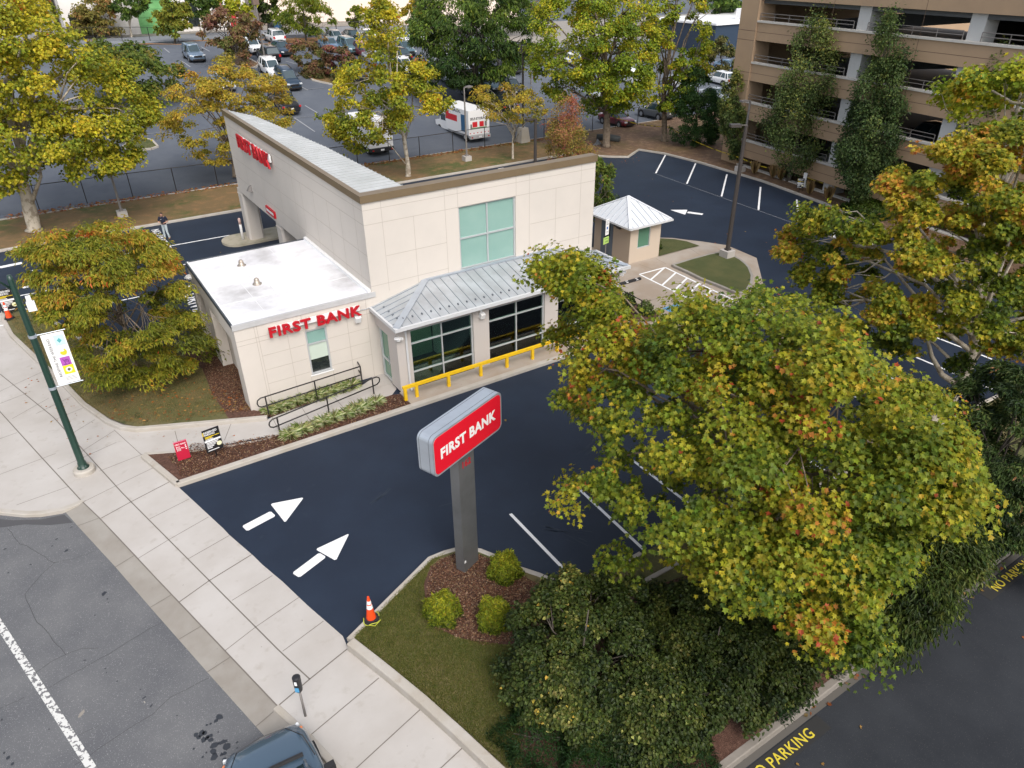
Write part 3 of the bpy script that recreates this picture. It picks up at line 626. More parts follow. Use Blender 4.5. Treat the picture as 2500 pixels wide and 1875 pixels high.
for q in ((590,648),(628,693)):
    c0 = P(*q, LZ-.02); s = MB(); s.lathe((c0.x,c0.y,LZ-.03), [(.2,0),(.2,.03),(.13,.04),(.115,.2),(.08,.27),(.03,.3)], 14); s.build('roof_vent', mat('vent_metal', (.42,.37,.32), .4, metal=.5), mem, True)
# joints on the wing
j = MB()
for x in (5.32, 5.42): j.box(x, x+.016, FY-.001, FY+.01, 0, LZ-.2)
for x in (6.55, 9.1): j.box(x, x+.016, FY-.001, FY+.01, 0, 3.05)
for x, z0, z1 in ((7.22,0,.95),(7.22,3.02,LZ-.2),(8.2,0,.95),(10.02,0,LZ-.2)): j.box(x, x+.016, FY-.001, FY+.01, z0, z1)
for z, sg in ((3.28,[(WX0,7.2),(8.2,BX0)]),(3.08,[(WX0,7.2),(8.2,BX0)]),(2.42,[(5.43,7.2),(8.2,10.02)]),(1.76,[(5.43,7.2),(8.2,10.02)]),(1.12,[(5.43,7.2),(8.2,10.02)])):
    for x0, x1 in sg: j.box(x0, x1, FY-.002, FY+.01, z, z+.016)
j.build('panel_joints', M_wallj, bank)
wi = window(bank, 'wing_window', 'y', FY+.03, 7.27, 8.19, .95, 3.02, [], [2.36], M_glass3)
q = MB(); q.box(7.33, 8.13, FY+.082, FY+.088, 2.4, 2.95); q.build('upper_pane', M_glass2, wi)
q = MB(); q.box(7.33, 8.13, FY+.082, FY+.088, 1.62, 2.32); q.build('blind', M_blind, wi)
q = MB(); q.box(7.22, 8.24, FY-.03, FY+.03, .9, .95); q.build('sill', M_wh, bank)
# porch
PY, EZ = 24.95, 3.12
b = MB()
for x0, x1 in ((10.36,11.0),(14.03,14.83),(17.86,18.62),(21.7,22.3)): b.box(x0, x1, PY, PY+.4, .12, EZ)
for x0, x1 in ((11.0,14.03),(14.83,17.86),(18.62,21.7)): b.box(x0, x1, PY+.05, PY+.35, 2.86, EZ)
b.box(10.36, 10.6, PY+.4, 25.85, .12, EZ); b.box(10.36, 10.6, 25.85, FY, 2.5, EZ); b.box(21.95, 22.3, PY+.4, FY, .12, EZ)
b.build('porch_wall', mat('porch_stucco', (.52,.48,.45), .9), bank)
for a0, a1 in ((11.0,14.03),(14.83,17.86),(18.62,21.7)): window(bank, 'porch_window', 'y', PY+.1, a0, a1, .16, 2.86, [(a0+a1)/2], [.84, 2.2], M_glass, fw=.06)
d_ = window(bank, 'side_door', 'x', 10.42, 25.85, 26.85, .12, 2.5, [], [1.05], M_kglass, fw=.09)
q = MB(); q.tube([(10.38,26.0,1.0),(10.38,26.0,1.4)], .02); q.build('handle', M_alum, d_)
# interior seen through the porch glass
b = MB(); b.box(10.62, 21.94, PY+.36, 34.9, .05, .13); b.build('inner_floor', M_floor, bank)
b = MB(); [q.build('inner_wall', M_inwall, bank) for q in (MB().box(10.65, 13.2, 27.5, 27.6, .13, 2.9), MB().box(15.9, 17.9, 28.2, 28.3, .13, 2.9), MB().box(18.6,21.5,27.9,28,.13,2.9))]
b = MB(); b.box(10.62, 21.94, PY+.36, 35.0, 2.9, 2.95); b.build('ceiling', mat('inner_ceiling', (.3,.33,.3), .8), bank)
for x in (13.45, 15.55): b = MB(); b.box(x-.17, x+.17, 27.2, 27.55, .13, 2.9); b.build('inner_column', mat('inner_column', (.75,.85,.78), .7), bank)
for x0, x1, y0 in ((11.6,12.8,26.2),(15.9,17.1,26.3),(16.2,17.4,29.5),(19.4,20.6,26.2)): b = MB(); b.box(x0, x1, y0, y0+.6, 2.87, 2.895); b.build('ceiling_light', MATS.get('lit_panel') or mat('lit_panel', (.9,.95,.9), .5, emit=(3.2,3.4,3.1)), bank)
# hipped porch roof with standing seams
ex0, ex1, ey = 10.24, 22.42, 24.55; ZE, ZR = 3.36, 4.0; rx0, rx1 = 12.9, 19.75
b = MB()
b.add([(ex0,ey,ZE),(ex1,ey,ZE),(rx1,FY-.002,ZR),(rx0,FY-.002,ZR),(ex0,FY-.002,ZE),(ex1,FY-.002,ZE)], [(0,1,2,3),(0,3,4),(1,5,2),(0,4,5,1)])
pr = b.build('porch_roof', M_proof, bank)
s = MB()
def pz(x, y):
    f_ = (y-ey)/(FY-ey); zf = ZE+(ZR-ZE)*f_
    zl = ZE+(ZR-ZE)*max(0,(x-ex0))/(rx0-ex0); zr_ = ZE+(ZR-ZE)*max(0,(ex1-x))/(ex1-rx1); return min(zf, zl, zr_)
for i in range(28):
    x = ex0+.3+i*.43
    if x > ex1-.2: break
    ye = FY-.02
    if x < rx0: ye = ey+(FY-ey)*(x-ex0)/(rx0-ex0)
    if x > rx1: ye = ey+(FY-ey)*(ex1-x)/(ex1-rx1)
    A, B = Vector((x,ey+.01,ZE+.012)), Vector((x,ye,pz(x,ye-.001)+.012)); s.obox((A+B)/2, (B-A).normalized(), (1,0,0), (B-A).normalized().cross(Vector((1,0,0))), (B-A).length, .02, .03)
for i in range(6):
    y = ey+.35+i*.4
    for xa, xb in ((ex0, rx0), (ex1, rx1)):
        f_ = (y-ey)/(FY-ey); xe = xa+(xb-xa)*f_; A, B = Vector((xa,y,ZE+.012)), Vector((xe,y,ZE+(ZR-ZE)*f_+.012))
        s.obox((A+B)/2, (B-A).normalized(), (0,1,0), (B-A).normalized().cross(Vector((0,1,0))), (B-A).length, .02, .03)
s.build('seams', mat('porch_seam', (.22,.25,.28), .5), pr)
s = MB()
for xa, xb in ((ex0, rx0), (ex1, rx1)):
    A, B = Vector((xa,ey,ZE+.03)), Vector((xb,FY-.02,ZR+.03)); t_ = (B-A).normalized(); n_ = t_.cross(Z).normalized(); s.obox((A+B)/2, t_, n_, t_.cross(n_), (B-A).length, .3, .025)
s.box(rx0, rx1, FY-.14, FY-.003, ZR-.02, ZR+.05); s.build('ridge_cap', M_alum, pr)
s = MB()
for i in range(27):
    x = ex0+.52+i*.43
    if x < ex1-.4: s.obox((x,ey+.42,pz(x,ey+.42)+.04),(1,0,0),(0,.96,.25),(0,-.25,.96),.05,.08,.06)
for y in (25.2,25.6,26.0,26.5): s.obox((ex0+.35,y,pz(ex0+.35,y)+.04),(.97,0,.2),(0,1,0),(-.2,0,.97),.08,.05,.06); s.obox((ex1-.35,y,pz(ex1-.35,y)+.04),(.97,0,-.2),(0,1,0),(.2,0,.97),.08,.05,.06)
s.build('snow_guards', mat('guard', (.14,.16,.18), .5), pr)
s = MB(); s.box(ex0-.1, ex1+.1, ey-.12, ey-.003, ZE-.14, ZE+.01); s.box(ex0-.1, ex0-.003, ey, FY-.01, ZE-.14, ZE+.01); s.box(ex1+.003, ex1+.1, ey, FY-.01, ZE-.14, ZE+.01)
s.box(ex0, ex1, ey, PY-.003, ZE-.2, ZE-.14); s.build('gutter', M_gutter, pr)
s = MB(); s.tube([(10.78,ey+.02,ZE-.1),(10.78,PY-.06,ZE-.3),(10.78,PY-.06,.3),(10.78,PY-.18,.16)], .05, 8); s.build('downspout', M_gutter, bank)
# flood lights, cameras, small fittings
def fitting(name, f_, m_=M_wh): q = MB(); f_(q); return q.build(name, m_, bank)
fitting('flood_light', lambda q: (q.obox((14.42,PY-.12,2.72),(1,0,0),(0,.9,.4),(0,-.4,.9),.22,.2,.25), q.obox((14.42,PY-.03,2.92),(1,0,0),(0,1,0),Z,.1,.06,.1)))
fitting('flood_light', lambda q: (q.obox((9.55,FY-.12,3.02),(1,0,0),(0,.9,.4),(0,-.4,.9),.24,.2,.28), q.obox((9.55,FY-.03,3.2),(1,0,0),(0,1,0),Z,.1,.06,.1)))
fitting('camera_cluster', lambda q: (q.lathe((10.42,PY-.1,2.6),[(.02,0),(.09,.03),(.1,.12),(.05,.2)],10), q.obox((10.33,PY-.16,2.78),(.8,-.6,0),(.6,.8,0),Z,.2,.09,.09), q.obox((10.5,PY-.16,2.74),(.5,-.86,0),(.86,.5,0),Z,.2,.09,.09)))
fitting('camera_cluster', lambda q: (q.obox((22.38,PY-.16,2.95),(.9,-.4,0),(.4,.9,0),Z,.26,.1,.1), q.obox((22.25,PY-.2,2.86),(.4,-.9,0),(.9,.4,0),Z,.2,.09,.09)))
fitting('wall_light', lambda q: q.add([(BX0-.002,44.55,4.2),(BX0-.002,44.95,4.2),(BX0-.28,44.92,4.22),(BX0-.28,44.58,4.22),(BX0-.002,44.65,4.55),(BX0-.002,44.85,4.55),(BX0-.12,44.82,4.5),(BX0-.12,44.68,4.5)],[(0,1,2,3),(4,7,6,5),(0,3,7,4),(3,2,6,7),(2,1,5,6)]), M_pole)
fitting('conduit', lambda q: (q.tube([(9.7,FY-.02,3.35),(10.0,FY-.02,3.32),(10.3,FY-.02,3.38)], .012), q.tube([(7.75,FY-.02,3.1),(7.95,FY-.02,3.14)], .02), q.tube([(11.1,PY-.03,2.93),(11.45,PY-.03,2.98)], .03)), M_alum)
fitting('dome_light', lambda q: q.lathe((4.5,34.9,3.4),[(.05,-.1),(.2,-.08),(.24,0),(.15,.08),(.02,.12)],12))
# canopy piers
for x, y in ((10.42,48.0),(10.42,39.9)):
    q = MB(); q.prism([(x,y+.12),(x+.12,y),(x+.83,y),(x+.95,y+.12),(x+.95,y+.95),(x,y+.95)], 0, 3.46); q.prism([(x-.03,y+.1),(x+.1,y-.03),(x+.85,y-.03),(x+.98,y+.1),(x+.98,y+.98),(x-.03,y+.98)], 3.1, 3.16); q.build('canopy_pier', M_wall, bank)
# channel letters
def letters(name, s_, o, u, v, wdt, h, bold=.03, rw=True, side=1):
    for wd_, x0_, w_ in split_words(s_, wdt, bold): q = MB(); put_text(q, wd_, Vector(o)+Vector(u)*x0_, u, v, w_, h, .09, bold); r = q.build(name, M_red, bank)
    if rw:
        q = MB(); u_, v_ = Vector(u), Vector(v); n_ = u_.cross(v_); c0 = Vector(o)+u_*wdt/2+v_*(h*.66)-n_*.05; q.obox(c0, u_, v_, n_, wdt*.98, h*.5, .09); q.build('raceway', M_wh, r)
    return r
letters('sign_letters', 'FIRST BANK', (5.82,FY-.16,3.22), (1,0,0), (0,0,1), 3.9, .44)
letters('sign_letters', 'FIRST BANK', (BX0-.16,45.05,6.72), (0,-1,0), (0,0,1), 6.1, .78)
q = MB(); q.box(BX0-.1, BX0-.004, 40.25, 41.85, 3.70, 4.08); rs = q.build('wall_sign', M_red, bank)
q = MB(); q.box(BX0-.106, BX0-.1, 40.4, 41.7, 3.82, 3.96); q.build('wall_sign_strip', M_wh, rs)

# drive-through islands with bollards
isd = MB(); pts = [(9.9+1.0*math.cos(t_)-.15, 48.75+1.15*math.sin(t_)) for t_ in np.linspace(rad(90), rad(270), 12)]+[(14.5,47.6),(14.5,49.9)]; isd.prism(pts, 0, .15)
pts = [(9.9+.8*math.cos(t_), 40.4+.95*math.sin(t_)) for t_ in np.linspace(rad(90), rad(270), 12)]+[(14.5,39.45),(14.5,41.35)]; isd.prism(pts, 0, .15)
struct(isd, 'drive_through_island', mat('old_island_concrete', (.40,.36,.28), .9, var=(2, (.3,.28,.2), .45, .7)))
bol = thing('bollard', 'slim pale bollard with pink cap at the outer side of the canopy pier', 'bollard', (10.05,48.45,.15), 0, 'bollards at the drive-through pier')
q = MB(); q.tube([(10.05,48.45,.15),(10.05,48.45,1.55)], .085, 12); q.build('post', M_wh, bol, True)
q = MB(); q.lathe((10.05,48.45,1.55), [(.09,-.35),(.09,0),(.06,.05),(.01,.07)], 12); q.build('cap', mat('faded_pink', (.6,.42,.38), .7), bol, True)
b2 = copy_tree(bol); b2.location = (11.65,49.6,.15); b2['label'] = 'slim pale bollard on the drive island inside the canopy pier'

# ------------------------------------------------------------ kiosk
kio = thing('kiosk', 'small tan stucco kiosk with pale pyramid metal roof beside the bank', 'kiosk', (28.4,31.05,0))
kx0, kx1, ky0, ky1, kz = 28.38, 30.82, 31.03, 34.4, 2.32
b = MB(); wall_holes(b, 'y', ky0, .15, kx0+.002, kx1, 0, kz, [(28.98,29.98,.86,2.14)]); b.box(kx1-.15, kx1, ky0+.15, ky1, 0, kz); b.box(kx0+.15, kx1-.15, ky1-.15, ky1, 0, kz); b.build('wall', M_tanwall, kio)
b = MB(); b.box(kx0, kx0+.15, ky0+.004, ky1, 0, kz-.002); b.build('brown_side_wall', M_tanside, kio)  # this side has its own darker brown stucco
window(kio, 'window', 'y', ky0+.02, 28.98, 29.98, .86, 2.14, [], [], M_kglass, fw=.05)
b = MB(); b.box(kx0-.03, kx0-.002, 32.6, 33.7, .02, 2.15); d_ = b.build('door', mat('slate_door', (.10,.125,.155), .5), kio)
b = MB(); b.box(kx0-.036, kx0-.03, 32.85, 32.97, 1.2, 1.95); b.build('door_pane', M_glass3, d_)
b = MB(); b.obox((kx0-.07,32.35,2.1),(0,1,0),Z,(1,0,0),.2,.12,.12); b.obox((kx0-.07,32.05,2.05),(0,1,0),Z,(1,0,0),.3,.14,.14); b.build('wall_light', M_bronze, kio)
ov = .42; c0 = ((kx0+kx1)/2, (ky0+ky1)/2); ze = 2.42; za = 3.55
e4 = [(kx0-ov,ky0-ov,ze),(kx1+ov,ky0-ov,ze),(kx1+ov,ky1+ov,ze),(kx0-ov,ky1+ov,ze)]
b = MB(); ap = (c0[0], c0[1]+.1, za); b.add(e4+[ap], [(0,1,4),(1,2,4),(2,3,4),(3,0,4),(3,2,1,0)]); kr = b.build('roof', mat('white_metal_roof', (.66,.68,.71), .4, metal=.1), kio)
s = MB()
for i in range(4):
    A, B = Vector(e4[i]), Vector(ap); t_ = (B-A).normalized(); n_ = t_.cross(Z).normalized(); s.obox((A+B)/2+Z*.02, t_, n_, t_.cross(n_), (B-A).length, .18, .03)
s.build('hip_cap', mat('hip_cap', (.72,.74,.77), .4), kr)
s = MB()
for i in range(4):
    A, B = Vector(e4[i]), Vector(e4[(i+1) % 4]); Lx = (B-A).length; u = (B-A).normalized(); mid = (A+B)/2; up = (Vector(ap)-mid); 
    for k in range(int(Lx/.42)+1):
        d = (k+.5)*.42
        if d > Lx-.2: break
        f_ = 1-abs(d-Lx/2)/(Lx/2); q0 = A+u*d+Z*.015; q1 = q0+up*f_*.96; s.obox((q0+q1)/2, (q1-q0).normalized(), u, (q1-q0).normalized().cross(u), (q1-q0).length, .02, .03)
s.build('seams', mat('kiosk_seam', (.38,.42,.46), .5), kr)
s = MB(); s.box(kx0-ov-.06, kx1+ov+.06, ky0-ov-.08, ky0-ov-.004, ze-.1, ze+.01); s.box(kx0-ov-.08, kx0-ov-.004, ky0-ov, ky1+ov, ze-.1, ze+.01); s.build('gutter', M_gutter, kr)

# ------------------------------------------------------------ pylon sign
B0 = Vector((7.36,14.25,ZL)); u = Vector((math.cos(rad(21)), math.sin(rad(21)), 0)); v = Z; n = u.cross(v)
pyl = thing('pylon_sign', 'tall roadside bank sign with rounded red cabinet on a grey post', 'sign', tuple(B0))
q = MB(); q.obox(B0+u*.34-n*.16+Z*2.2, u, v, n, .68, 4.4, .32); q.build('post', M_post, pyl)
q = MB(); q.obox(B0+u*.06+n*.006+Z*.42, u, v, n, .06, .08, .012); q.build('access_plate', M_wh, pyl)
q = MB(); put_text(q, '162', B0+u*.17+n*.002+Z*3.86, u, v, .36, .23, .006, .02); q.build('house_number', M_red, pyl)
def rrect(c, u, v, w_, h_, r_, k=7):
    pts = []
    for sx, sy, a0 in ((1,1,0),(-1,1,90),(-1,-1,180),(1,-1,270)):
        for t_ in np.linspace(rad(a0), rad(a0+90), k): pts.append(c+u*(sx*(w_/2-r_)+r_*math.cos(t_))+v*(sy*(h_/2-r_)+r_*math.sin(t_)))
    return pts
cc = B0+u*.40+Z*4.97; CW, CH = 2.95, 1.27
def slab(mb, c, w_, h_, r_, d0, d1):
    a_, b_ = rrect(c+n*d0, u, v, w_, h_, r_), rrect(c+n*d1, u, v, w_, h_, r_); k = len(a_)
    mb.add(a_+b_, [tuple(range(k-1,-1,-1)), tuple(range(k,2*k))]+[(i,(i+1)%k,k+(i+1)%k,k+i) for i in range(k)])
q = MB(); slab(q, cc, CW, CH, .2, -.42, .1); cab = q.build('cabinet', M_alum, pyl)
q = MB(); slab(q, cc, CW+.006, CH+.006, .2, -.36, -.35); slab(q, cc, CW+.006, CH+.006, .2, -.03, -.02); q.build('cabinet_seams', M_darktrim, cab)
q = MB(); slab(q, cc, CW-.13, CH-.13, .15, .1, .112); fc = q.build('face', M_redface, pyl)
for wd_, x0_, w_ in split_words('FIRST BANK', 2.36, .04): q = MB(); put_text(q, wd_, cc-u*(1.18-x0_)-v*.165+n*.112, u, v, w_, .34, .004, .04); q.build('lettering', M_wh, fc)
q = MB(); slab(q, cc, CW-.13, CH-.13, .15, -.432, -.42); q.build('back_face', M_redface, pyl)

# ------------------------------------------------------------ parking garage
GT = rad(8); GU = Vector((-math.sin(GT), -math.cos(GT), 0)); GN = Vector((math.cos(GT), -math.sin(GT), 0)); G0 = P(1763,392)
gar = thing('parking_garage', 'brown brick multi-storey parking garage with open decks and white concrete piers', 'parking garage', tuple(G0))
def gb(mb, s0, s1, w0, w1, z0, z1): mb.obox(G0+GU*((s0+s1)/2)+GN*((w0+w1)/2)+Z*((z0+z1)/2), GU, Z, GN, s1-s0, z1-z0, w1-w0)
LED = [11.5, 8.45, 5.4, 2.35]; SE = 62
b = MB(); gb(b, -.05, 2.0, -.12, 1.6, -1, 15)
for z in LED: gb(b, 2.0, SE, 0, .3, z-1.45, z-.14)
gb(b, 2.0, SE, 0, .3, 13.0, 15); gb(b, 2.0, SE, 0, .3, -1, .05); gb(b, -.05, .3, 1.6, 30, -1, 15)
b.build('brick_wall', M_brick, gar)
b = MB()
for z in LED: gb(b, 2.0, SE, -.004, 0, z-.85, z-.82)
for z in (10.0, 10.7, 6.95, 7.6, 3.9, 4.55, .9, 1.5): gb(b, -.05, 2.0, -.124, -.12, z, z+.035)
for k in range(1, 9): gb(b, 2+k*7.5, 2.03+k*7.5, -.004, 0, 0, 15)
b.build('brick_joints', mat('brick_joint', (.14,.09,.06), .9), gar)
b = MB()
for z in LED+[.2]: gb(b, 2.0, SE, -.1, .32, z-.14, z)
for z in LED[:1]+[13.0+1.4]: pass
b.build('ledge', mat('ledge_white', (.6,.57,.52), .85, var=(2, (.48,.45,.40), .5, .75)), gar)
b = MB()
for s0 in (11.6, 20.0, 28.4, 36.8, 45.2):
    q = MB(); gb(q, s0, s0+1.0, .31, 1.5, -.5, 13.4); q.build('pier', M_wcol, gar)
b = MB()
for z in LED+[14.2]: gb(b, .3, SE, .34, 18, z-1.5, z-1.2)
b.build('deck', mat('deck_concrete', (.10,.105,.11), .8), gar)
b = MB(); gb(b, 10, SE, 17, 17.4, -1, 13.2); b.build('inner_wall', mat('garage_inner', (.045,.045,.045), .9), gar)
b = MB()
for z in LED:
    c_ = [G0+GU*s_+GN*w_+Z*zz_ for s_, w_, zz_ in ((1.5,9,z-1.3),(26,9,z+1.7),(26,9.3,z+1.7),(1.5,9.3,z-1.3),(1.5,9,z-.3),(26,9,z+2.7),(26,9.3,z+2.7),(1.5,9.3,z-.3))]
    b.add(c_, [(0,1,5,4),(4,5,6,7),(2,3,7,6)])
b.build('ramp_wall', mat('ramp_concrete', (.22,.23,.25), .85), gar)
for s0, s1 in ((2.1,11.5),(12.7,19.9),(21.1,28.3),(29.5,36.7)):
    b = MB()
    for z in LED:
        for zz_ in (z+.28, z+.52): A, B = G0+GU*s0+GN*.12+Z*zz_, G0+GU*s1+GN*.12+Z*zz_; b.tube([A, B], .025, 5)
        k = int((s1-s0)/1.5)
        for i in range(k+1): A = G0+GU*(s0+(s1-s0)*i/k)+GN*.12; b.tube([A+Z*z, A+Z*(z+.52)], .025, 5)
    b.build('railing', M_pole, gar)

# ------------------------------------------------------------ far buildings
def px_box(name, label, cat, x0, y0, D, zb, h, m_, extra=None):
    t_ = thing(name, label, cat, (x0, y0, zb)); b = MB(); b.box(x0, x0+D[0], y0, y0+D[1], zb-1, zb+h); b.build('wall', m_, t_)
    if extra: extra(t_, x0, y0, zb)
    return t_
M_fw = mat('far_white_wall', (.80,.77,.74), .85, var=(.3, (.72,.69,.66), .45, .7)); M_fb = mat('far_beige_wall', (.80,.66,.58), .85, var=(.25, (.84,.72,.60), .45, .65))
def exw(t_, x0, y0, zb):
    q = MB(); q.box(18.9, 24.0, y0-.08, y0-.002, zb, zb+6.2); d_ = q.build('garage_door', mat('painted_green', (.16,.42,.15), .8, var=(1.2, (.20,.47,.18), .45, .6)), t_)
    q = MB()
    for k in range(5): q.box(18.95, 23.95, y0-.1, y0-.08, zb+1.1*(k+1), zb+1.1*(k+1)+.05)
    q.build('panel_lines', mat('deep_green', (.09,.26,.09), .8), d_)
    q = MB(); q.add([(18.2,y0,zb+7.4),(24.8,y0,zb+7.4),(25,y0-1.6,zb+6.4),(18,y0-1.6,zb+6.4)], [(3,2,1,0)]); q.add([(18.2,y0,zb+7.35),(24.8,y0,zb+7.35),(25,y0-1.6,zb+6.35),(18,y0-1.6,zb+6.35)], [(0,1,2,3)]); q.build('awning', mat('awning_grey', (.38,.38,.39), .8), t_)
    q = MB(); q.box(27.8, 28.3, y0-.6, y0-.002, zb, zb+8); q.build('pilaster', M_fw, t_); q = MB(); q.box(33.6,34.2,y0-.5,y0-.002,zb,zb+8); q.build('pilaster', M_fw, t_)
    q = MB(); q.box(32.2, 33.3, y0-.06, y0-.002, zb, zb+2.9); q.build('door', mat('door_red', (.55,.02,.04), .5), t_)
    q = MB(); q.box(26.0, 27.6, y0-.05, y0-.002, zb+.7, zb+6); q.build('dark_window', M_glass3, t_); q = MB(); q.box(9.8,11.2,y0-.05,y0-.002,zb,zb+3); q.build('dark_window', M_glass3, t_)
px_box('white_building', 'long white building with green garage door and red door across the far street', 'building', 9, 132, (26, 20), 6.25, 11, M_fw, exw)
def exb(t_, x0, y0, zb):
    q = MB(); q.box(60, 60.12, y0-.05, y0, zb, zb+14); q.box(50,50.1,y0-.05,y0,zb,zb+14); q.build('downpipe', M_wcol, t_)
    q = MB(); q.box(66.5, 69.5, y0-.06, y0-.002, zb+4.8, zb+9); q.build('window', mat('shutter', (.42,.44,.42), .8), t_)
    q = MB(); q.box(65.8, 70.4, y0-.06, y0-.002, zb, zb+3.6); q.build('opening', M_glass3, t_)
px_box('beige_building', 'tall pinkish beige building with shuttered window at the top of the photo', 'building', 39, 135, (50, 22), 5.2, 20, M_fb, exb)
px_box('grey_shed', 'grey building with dark shaded bay behind the trees at top left', 'building', 1, 137, (7.2, 14), 6.2, 12, mat('grey_cladding', (.30,.31,.33), .7))
px_box('dark_entry_building', 'dark grey building between the white and the beige one', 'building', 35.2, 139, (3.6, 12), 6.2, 12, mat('dark_grey', (.2,.19,.18), .8))  # whole block in one even dark grey
def exn(t_, x0, y0, zb):
    q = MB(); q.box(x0-.3, x0+22.3, y0-.35, y0+16, zb+4.6, zb+4.9); q.build('roof', M_wh, t_)
    q = MB(); q.box(x0+9.5, x0+11.6, y0+2, y0+4.5, zb+4.9, zb+6.6); q.build('roof_unit', M_wh, t_)
px_box('navy_building', 'low navy blue building with white roof edge left of the garage', 'building', 103, 95.5, (22, 16), .9, 4.6, mat('navy', (.022,.042,.075), .6), exn)

# ------------------------------------------------------------ poles, signs, small things
def lamp_pole(label, base, h, top=None, ang=0, col=M_bronze, r=.09, block=True, heads=1, name='lamp_post', loc_z=None):
    t_ = thing(name, label, 'lamp post', tuple(base))
    B = Vector(base); top_ = Vector(top) if top is not None else B+Z*h
    if block: q = MB(); q.prism([(B.x-.33,B.y-.33),(B.x+.33,B.y-.33),(B.x+.33,B.y+.33),(B.x-.33,B.y+.33)], B.z-.1, B.z+.42); q.build('base_block', M_conc, t_)
    q = MB(); q.tube([B+Z*.3, top_], [r*1.15, r*.85], 10)
    q.obox(B+Z*.47, (1,0,0), (0,1,0), Z, .3, .3, .1); q.build('pole', col, t_, False)
    for i in range(heads):
        a0 = ang+i*math.pi; d = Vector((math.cos(a0), math.sin(a0), 0)); q = MB(); q.tube([top_, top_+d*.3], .035, 6); q.obox(top_+d*.62, d, d.cross(Z), Z, .6, .42, .14); hd = q.build('lamp_head', col, t_)
        q = MB(); q.obox(top_+d*.62-Z*.075, d, d.cross(Z), Z, .42, .3, .02); q.build('lens', M_wh, hd)
    return t_
lamp_pole('slim grey lamp post in the grass behind the reddish-green tree at left', P(300,528,.12), 5.9, None, rad(60), M_pole, .075)
lamp_pole('grey lamp post with pale concrete block between two yellow trees', P(1140,392,.12), 6.2, None, rad(20), M_pole, .075)
lamp_pole('brown lamp post rising behind the bronze parapet', (35.4,51.2,.0), 4.6, None, rad(180), M_bronze, .13, False)
lamp_pole('tall dark lamp post on square concrete block in the lawn island', P(1774,626,.14), 7.75, None, rad(150), M_bronze, .12)
lamp_pole('grey lamp post on the bank in front of the garage corner', P(1806,418,.12), 5.7, None, rad(170), M_pole, .1)
sp = thing('lamp_post', 'short lamp post on a tapered concrete plinth beside the orange tree', 'lamp post', (41.3,61.9,.1))
q = MB(); q.add([(41.3+a*w_, 61.9+b_*w_, z) for z, w_ in ((.0,.55),(1.5,.38)) for a, b_ in ((-1,-1),(1,-1),(1,1),(-1,1))], [(3,2,1,0),(4,5,6,7),(0,1,5,4),(1,2,6,5),(2,3,7,6),(3,0,4,7)]); q.build('plinth', M_kerb, sp)
q = MB(); q.tube([(41.3,61.9,1.4),(41.3,61.9,8.3)], .1, 8); q.build('pole', M_bronze, sp); q = MB(); q.box(41.0,41.6,61.5,62.2,8.2,8.9); q.build('lamp_head', M_bronze, sp)
for lb, X_, Y_ in (('lamp post with brown box head poking out of the dark green tree', 46.5, 74.5), ('thin lamp post beside the parked white car and reddish tree far back', 26.8, 96.5), ('dark lamp post at the edge of the big green maple in the rear lot', 54.6, 80.0)):
    z0 = terr(X_, Y_); t_ = thing('lamp_post', lb, 'lamp post', (X_, Y_, z0)); q = MB(); q.tube([(X_,Y_,z0),(X_,Y_,z0+6.6)], .09, 6); q.build('pole', M_pole, t_); q = MB(); q.box(X_-.35,X_+.35,Y_-.35,Y_+.35,z0+6.4,z0+7.2); q.build('lamp_head', mat('brown_box', (.16,.11,.085), .7), t_)
# green street lamp with banner
GB = P(208,1152,.0)
sl_ = thing('street_lamp', 'dark green steel street lamp post on round concrete foot on the pavement', 'street lamp', tuple(GB))
q = MB(); q.lathe(GB, [(.36,-.02),(.37,.16),(.33,.22),(.05,.23)], 24); q.build('foot', M_kerb, sl_, False)
q = MB(); q.lathe(GB, [(.2,.2),(.21,.24),(.15,.27),(.145,.45),(.125,.5),(.115,3),(.095,7.6),(.06,7.75)], 16)
for a in range(4): q.box(GB.x+.15*math.cos(a*1.57+.7)-.03, GB.x+.15*math.cos(a*1.57+.7)+.03, GB.y+.15*math.sin(a*1.57+.7)-.03, GB.y+.15*math.sin(a*1.57+.7)+.03, .2, .33)
q.tube([GB+Vector((0,0,7.2)), GB+Vector((-.5,-.1,7.9)), GB+Vector((-1.4,-.3,8.1))], .04, 6); q.build('pole', M_green, sl_, True)
q = MB(); q.obox(GB+Vector((-1.8,-.4,8.1)), (.97,.2,0), (-.2,.97,0), Z, .8, .35, .16); q.build('lamp_head', M_green, sl_)
q = MB(); q.tube([GB+Vector((0,0,5.6)),GB+Vector((.95,.0,5.6))], .016, 6); q.tube([GB+Vector((0,0,3.62)),GB+Vector((.95,.0,3.62))], .016, 6)
for z in (5.6, 3.62): q.lathe(GB+Z*z, [(.12,-.05),(.125,-.05),(.125,.05),(.11,.05)], 14)
q.build('banner_arm', M_alum, sl_)
q = MB(); q.box(GB.x+.16, GB.x+.4, GB.y-.05, GB.y+.12, 6.45, 6.75); q.box(GB.x+.2, GB.x+.34, GB.y, GB.y+.1, 6.75, 6.95); q.build('equipment_box', M_wh, sl_)
bn = thing('street_banner', 'white banner reading REDEFINE THE WEEKEND on the green lamp post', 'banner', (GB.x+.2, GB.y, 3.64))
q = MB(); nx_ = 8
for i in range(nx_): q.box(GB.x+.2+.68*i/nx_, GB.x+.2+.68*(i+1)/nx_, GB.y-.012, GB.y+.0, 3.66, 5.56)
q.build('cloth', mat('banner_white', (.88,.88,.87), .8), bn)
bx, by = GB.x+.2, GB.y-.014
def bq(name, x0, x1, z0, z1, c, off=0): q = MB(); q.box(bx+x0, bx+x1, by-.003-off, by-off, 3.66+z0, 3.66+z1); return q.build(name, c, bn)
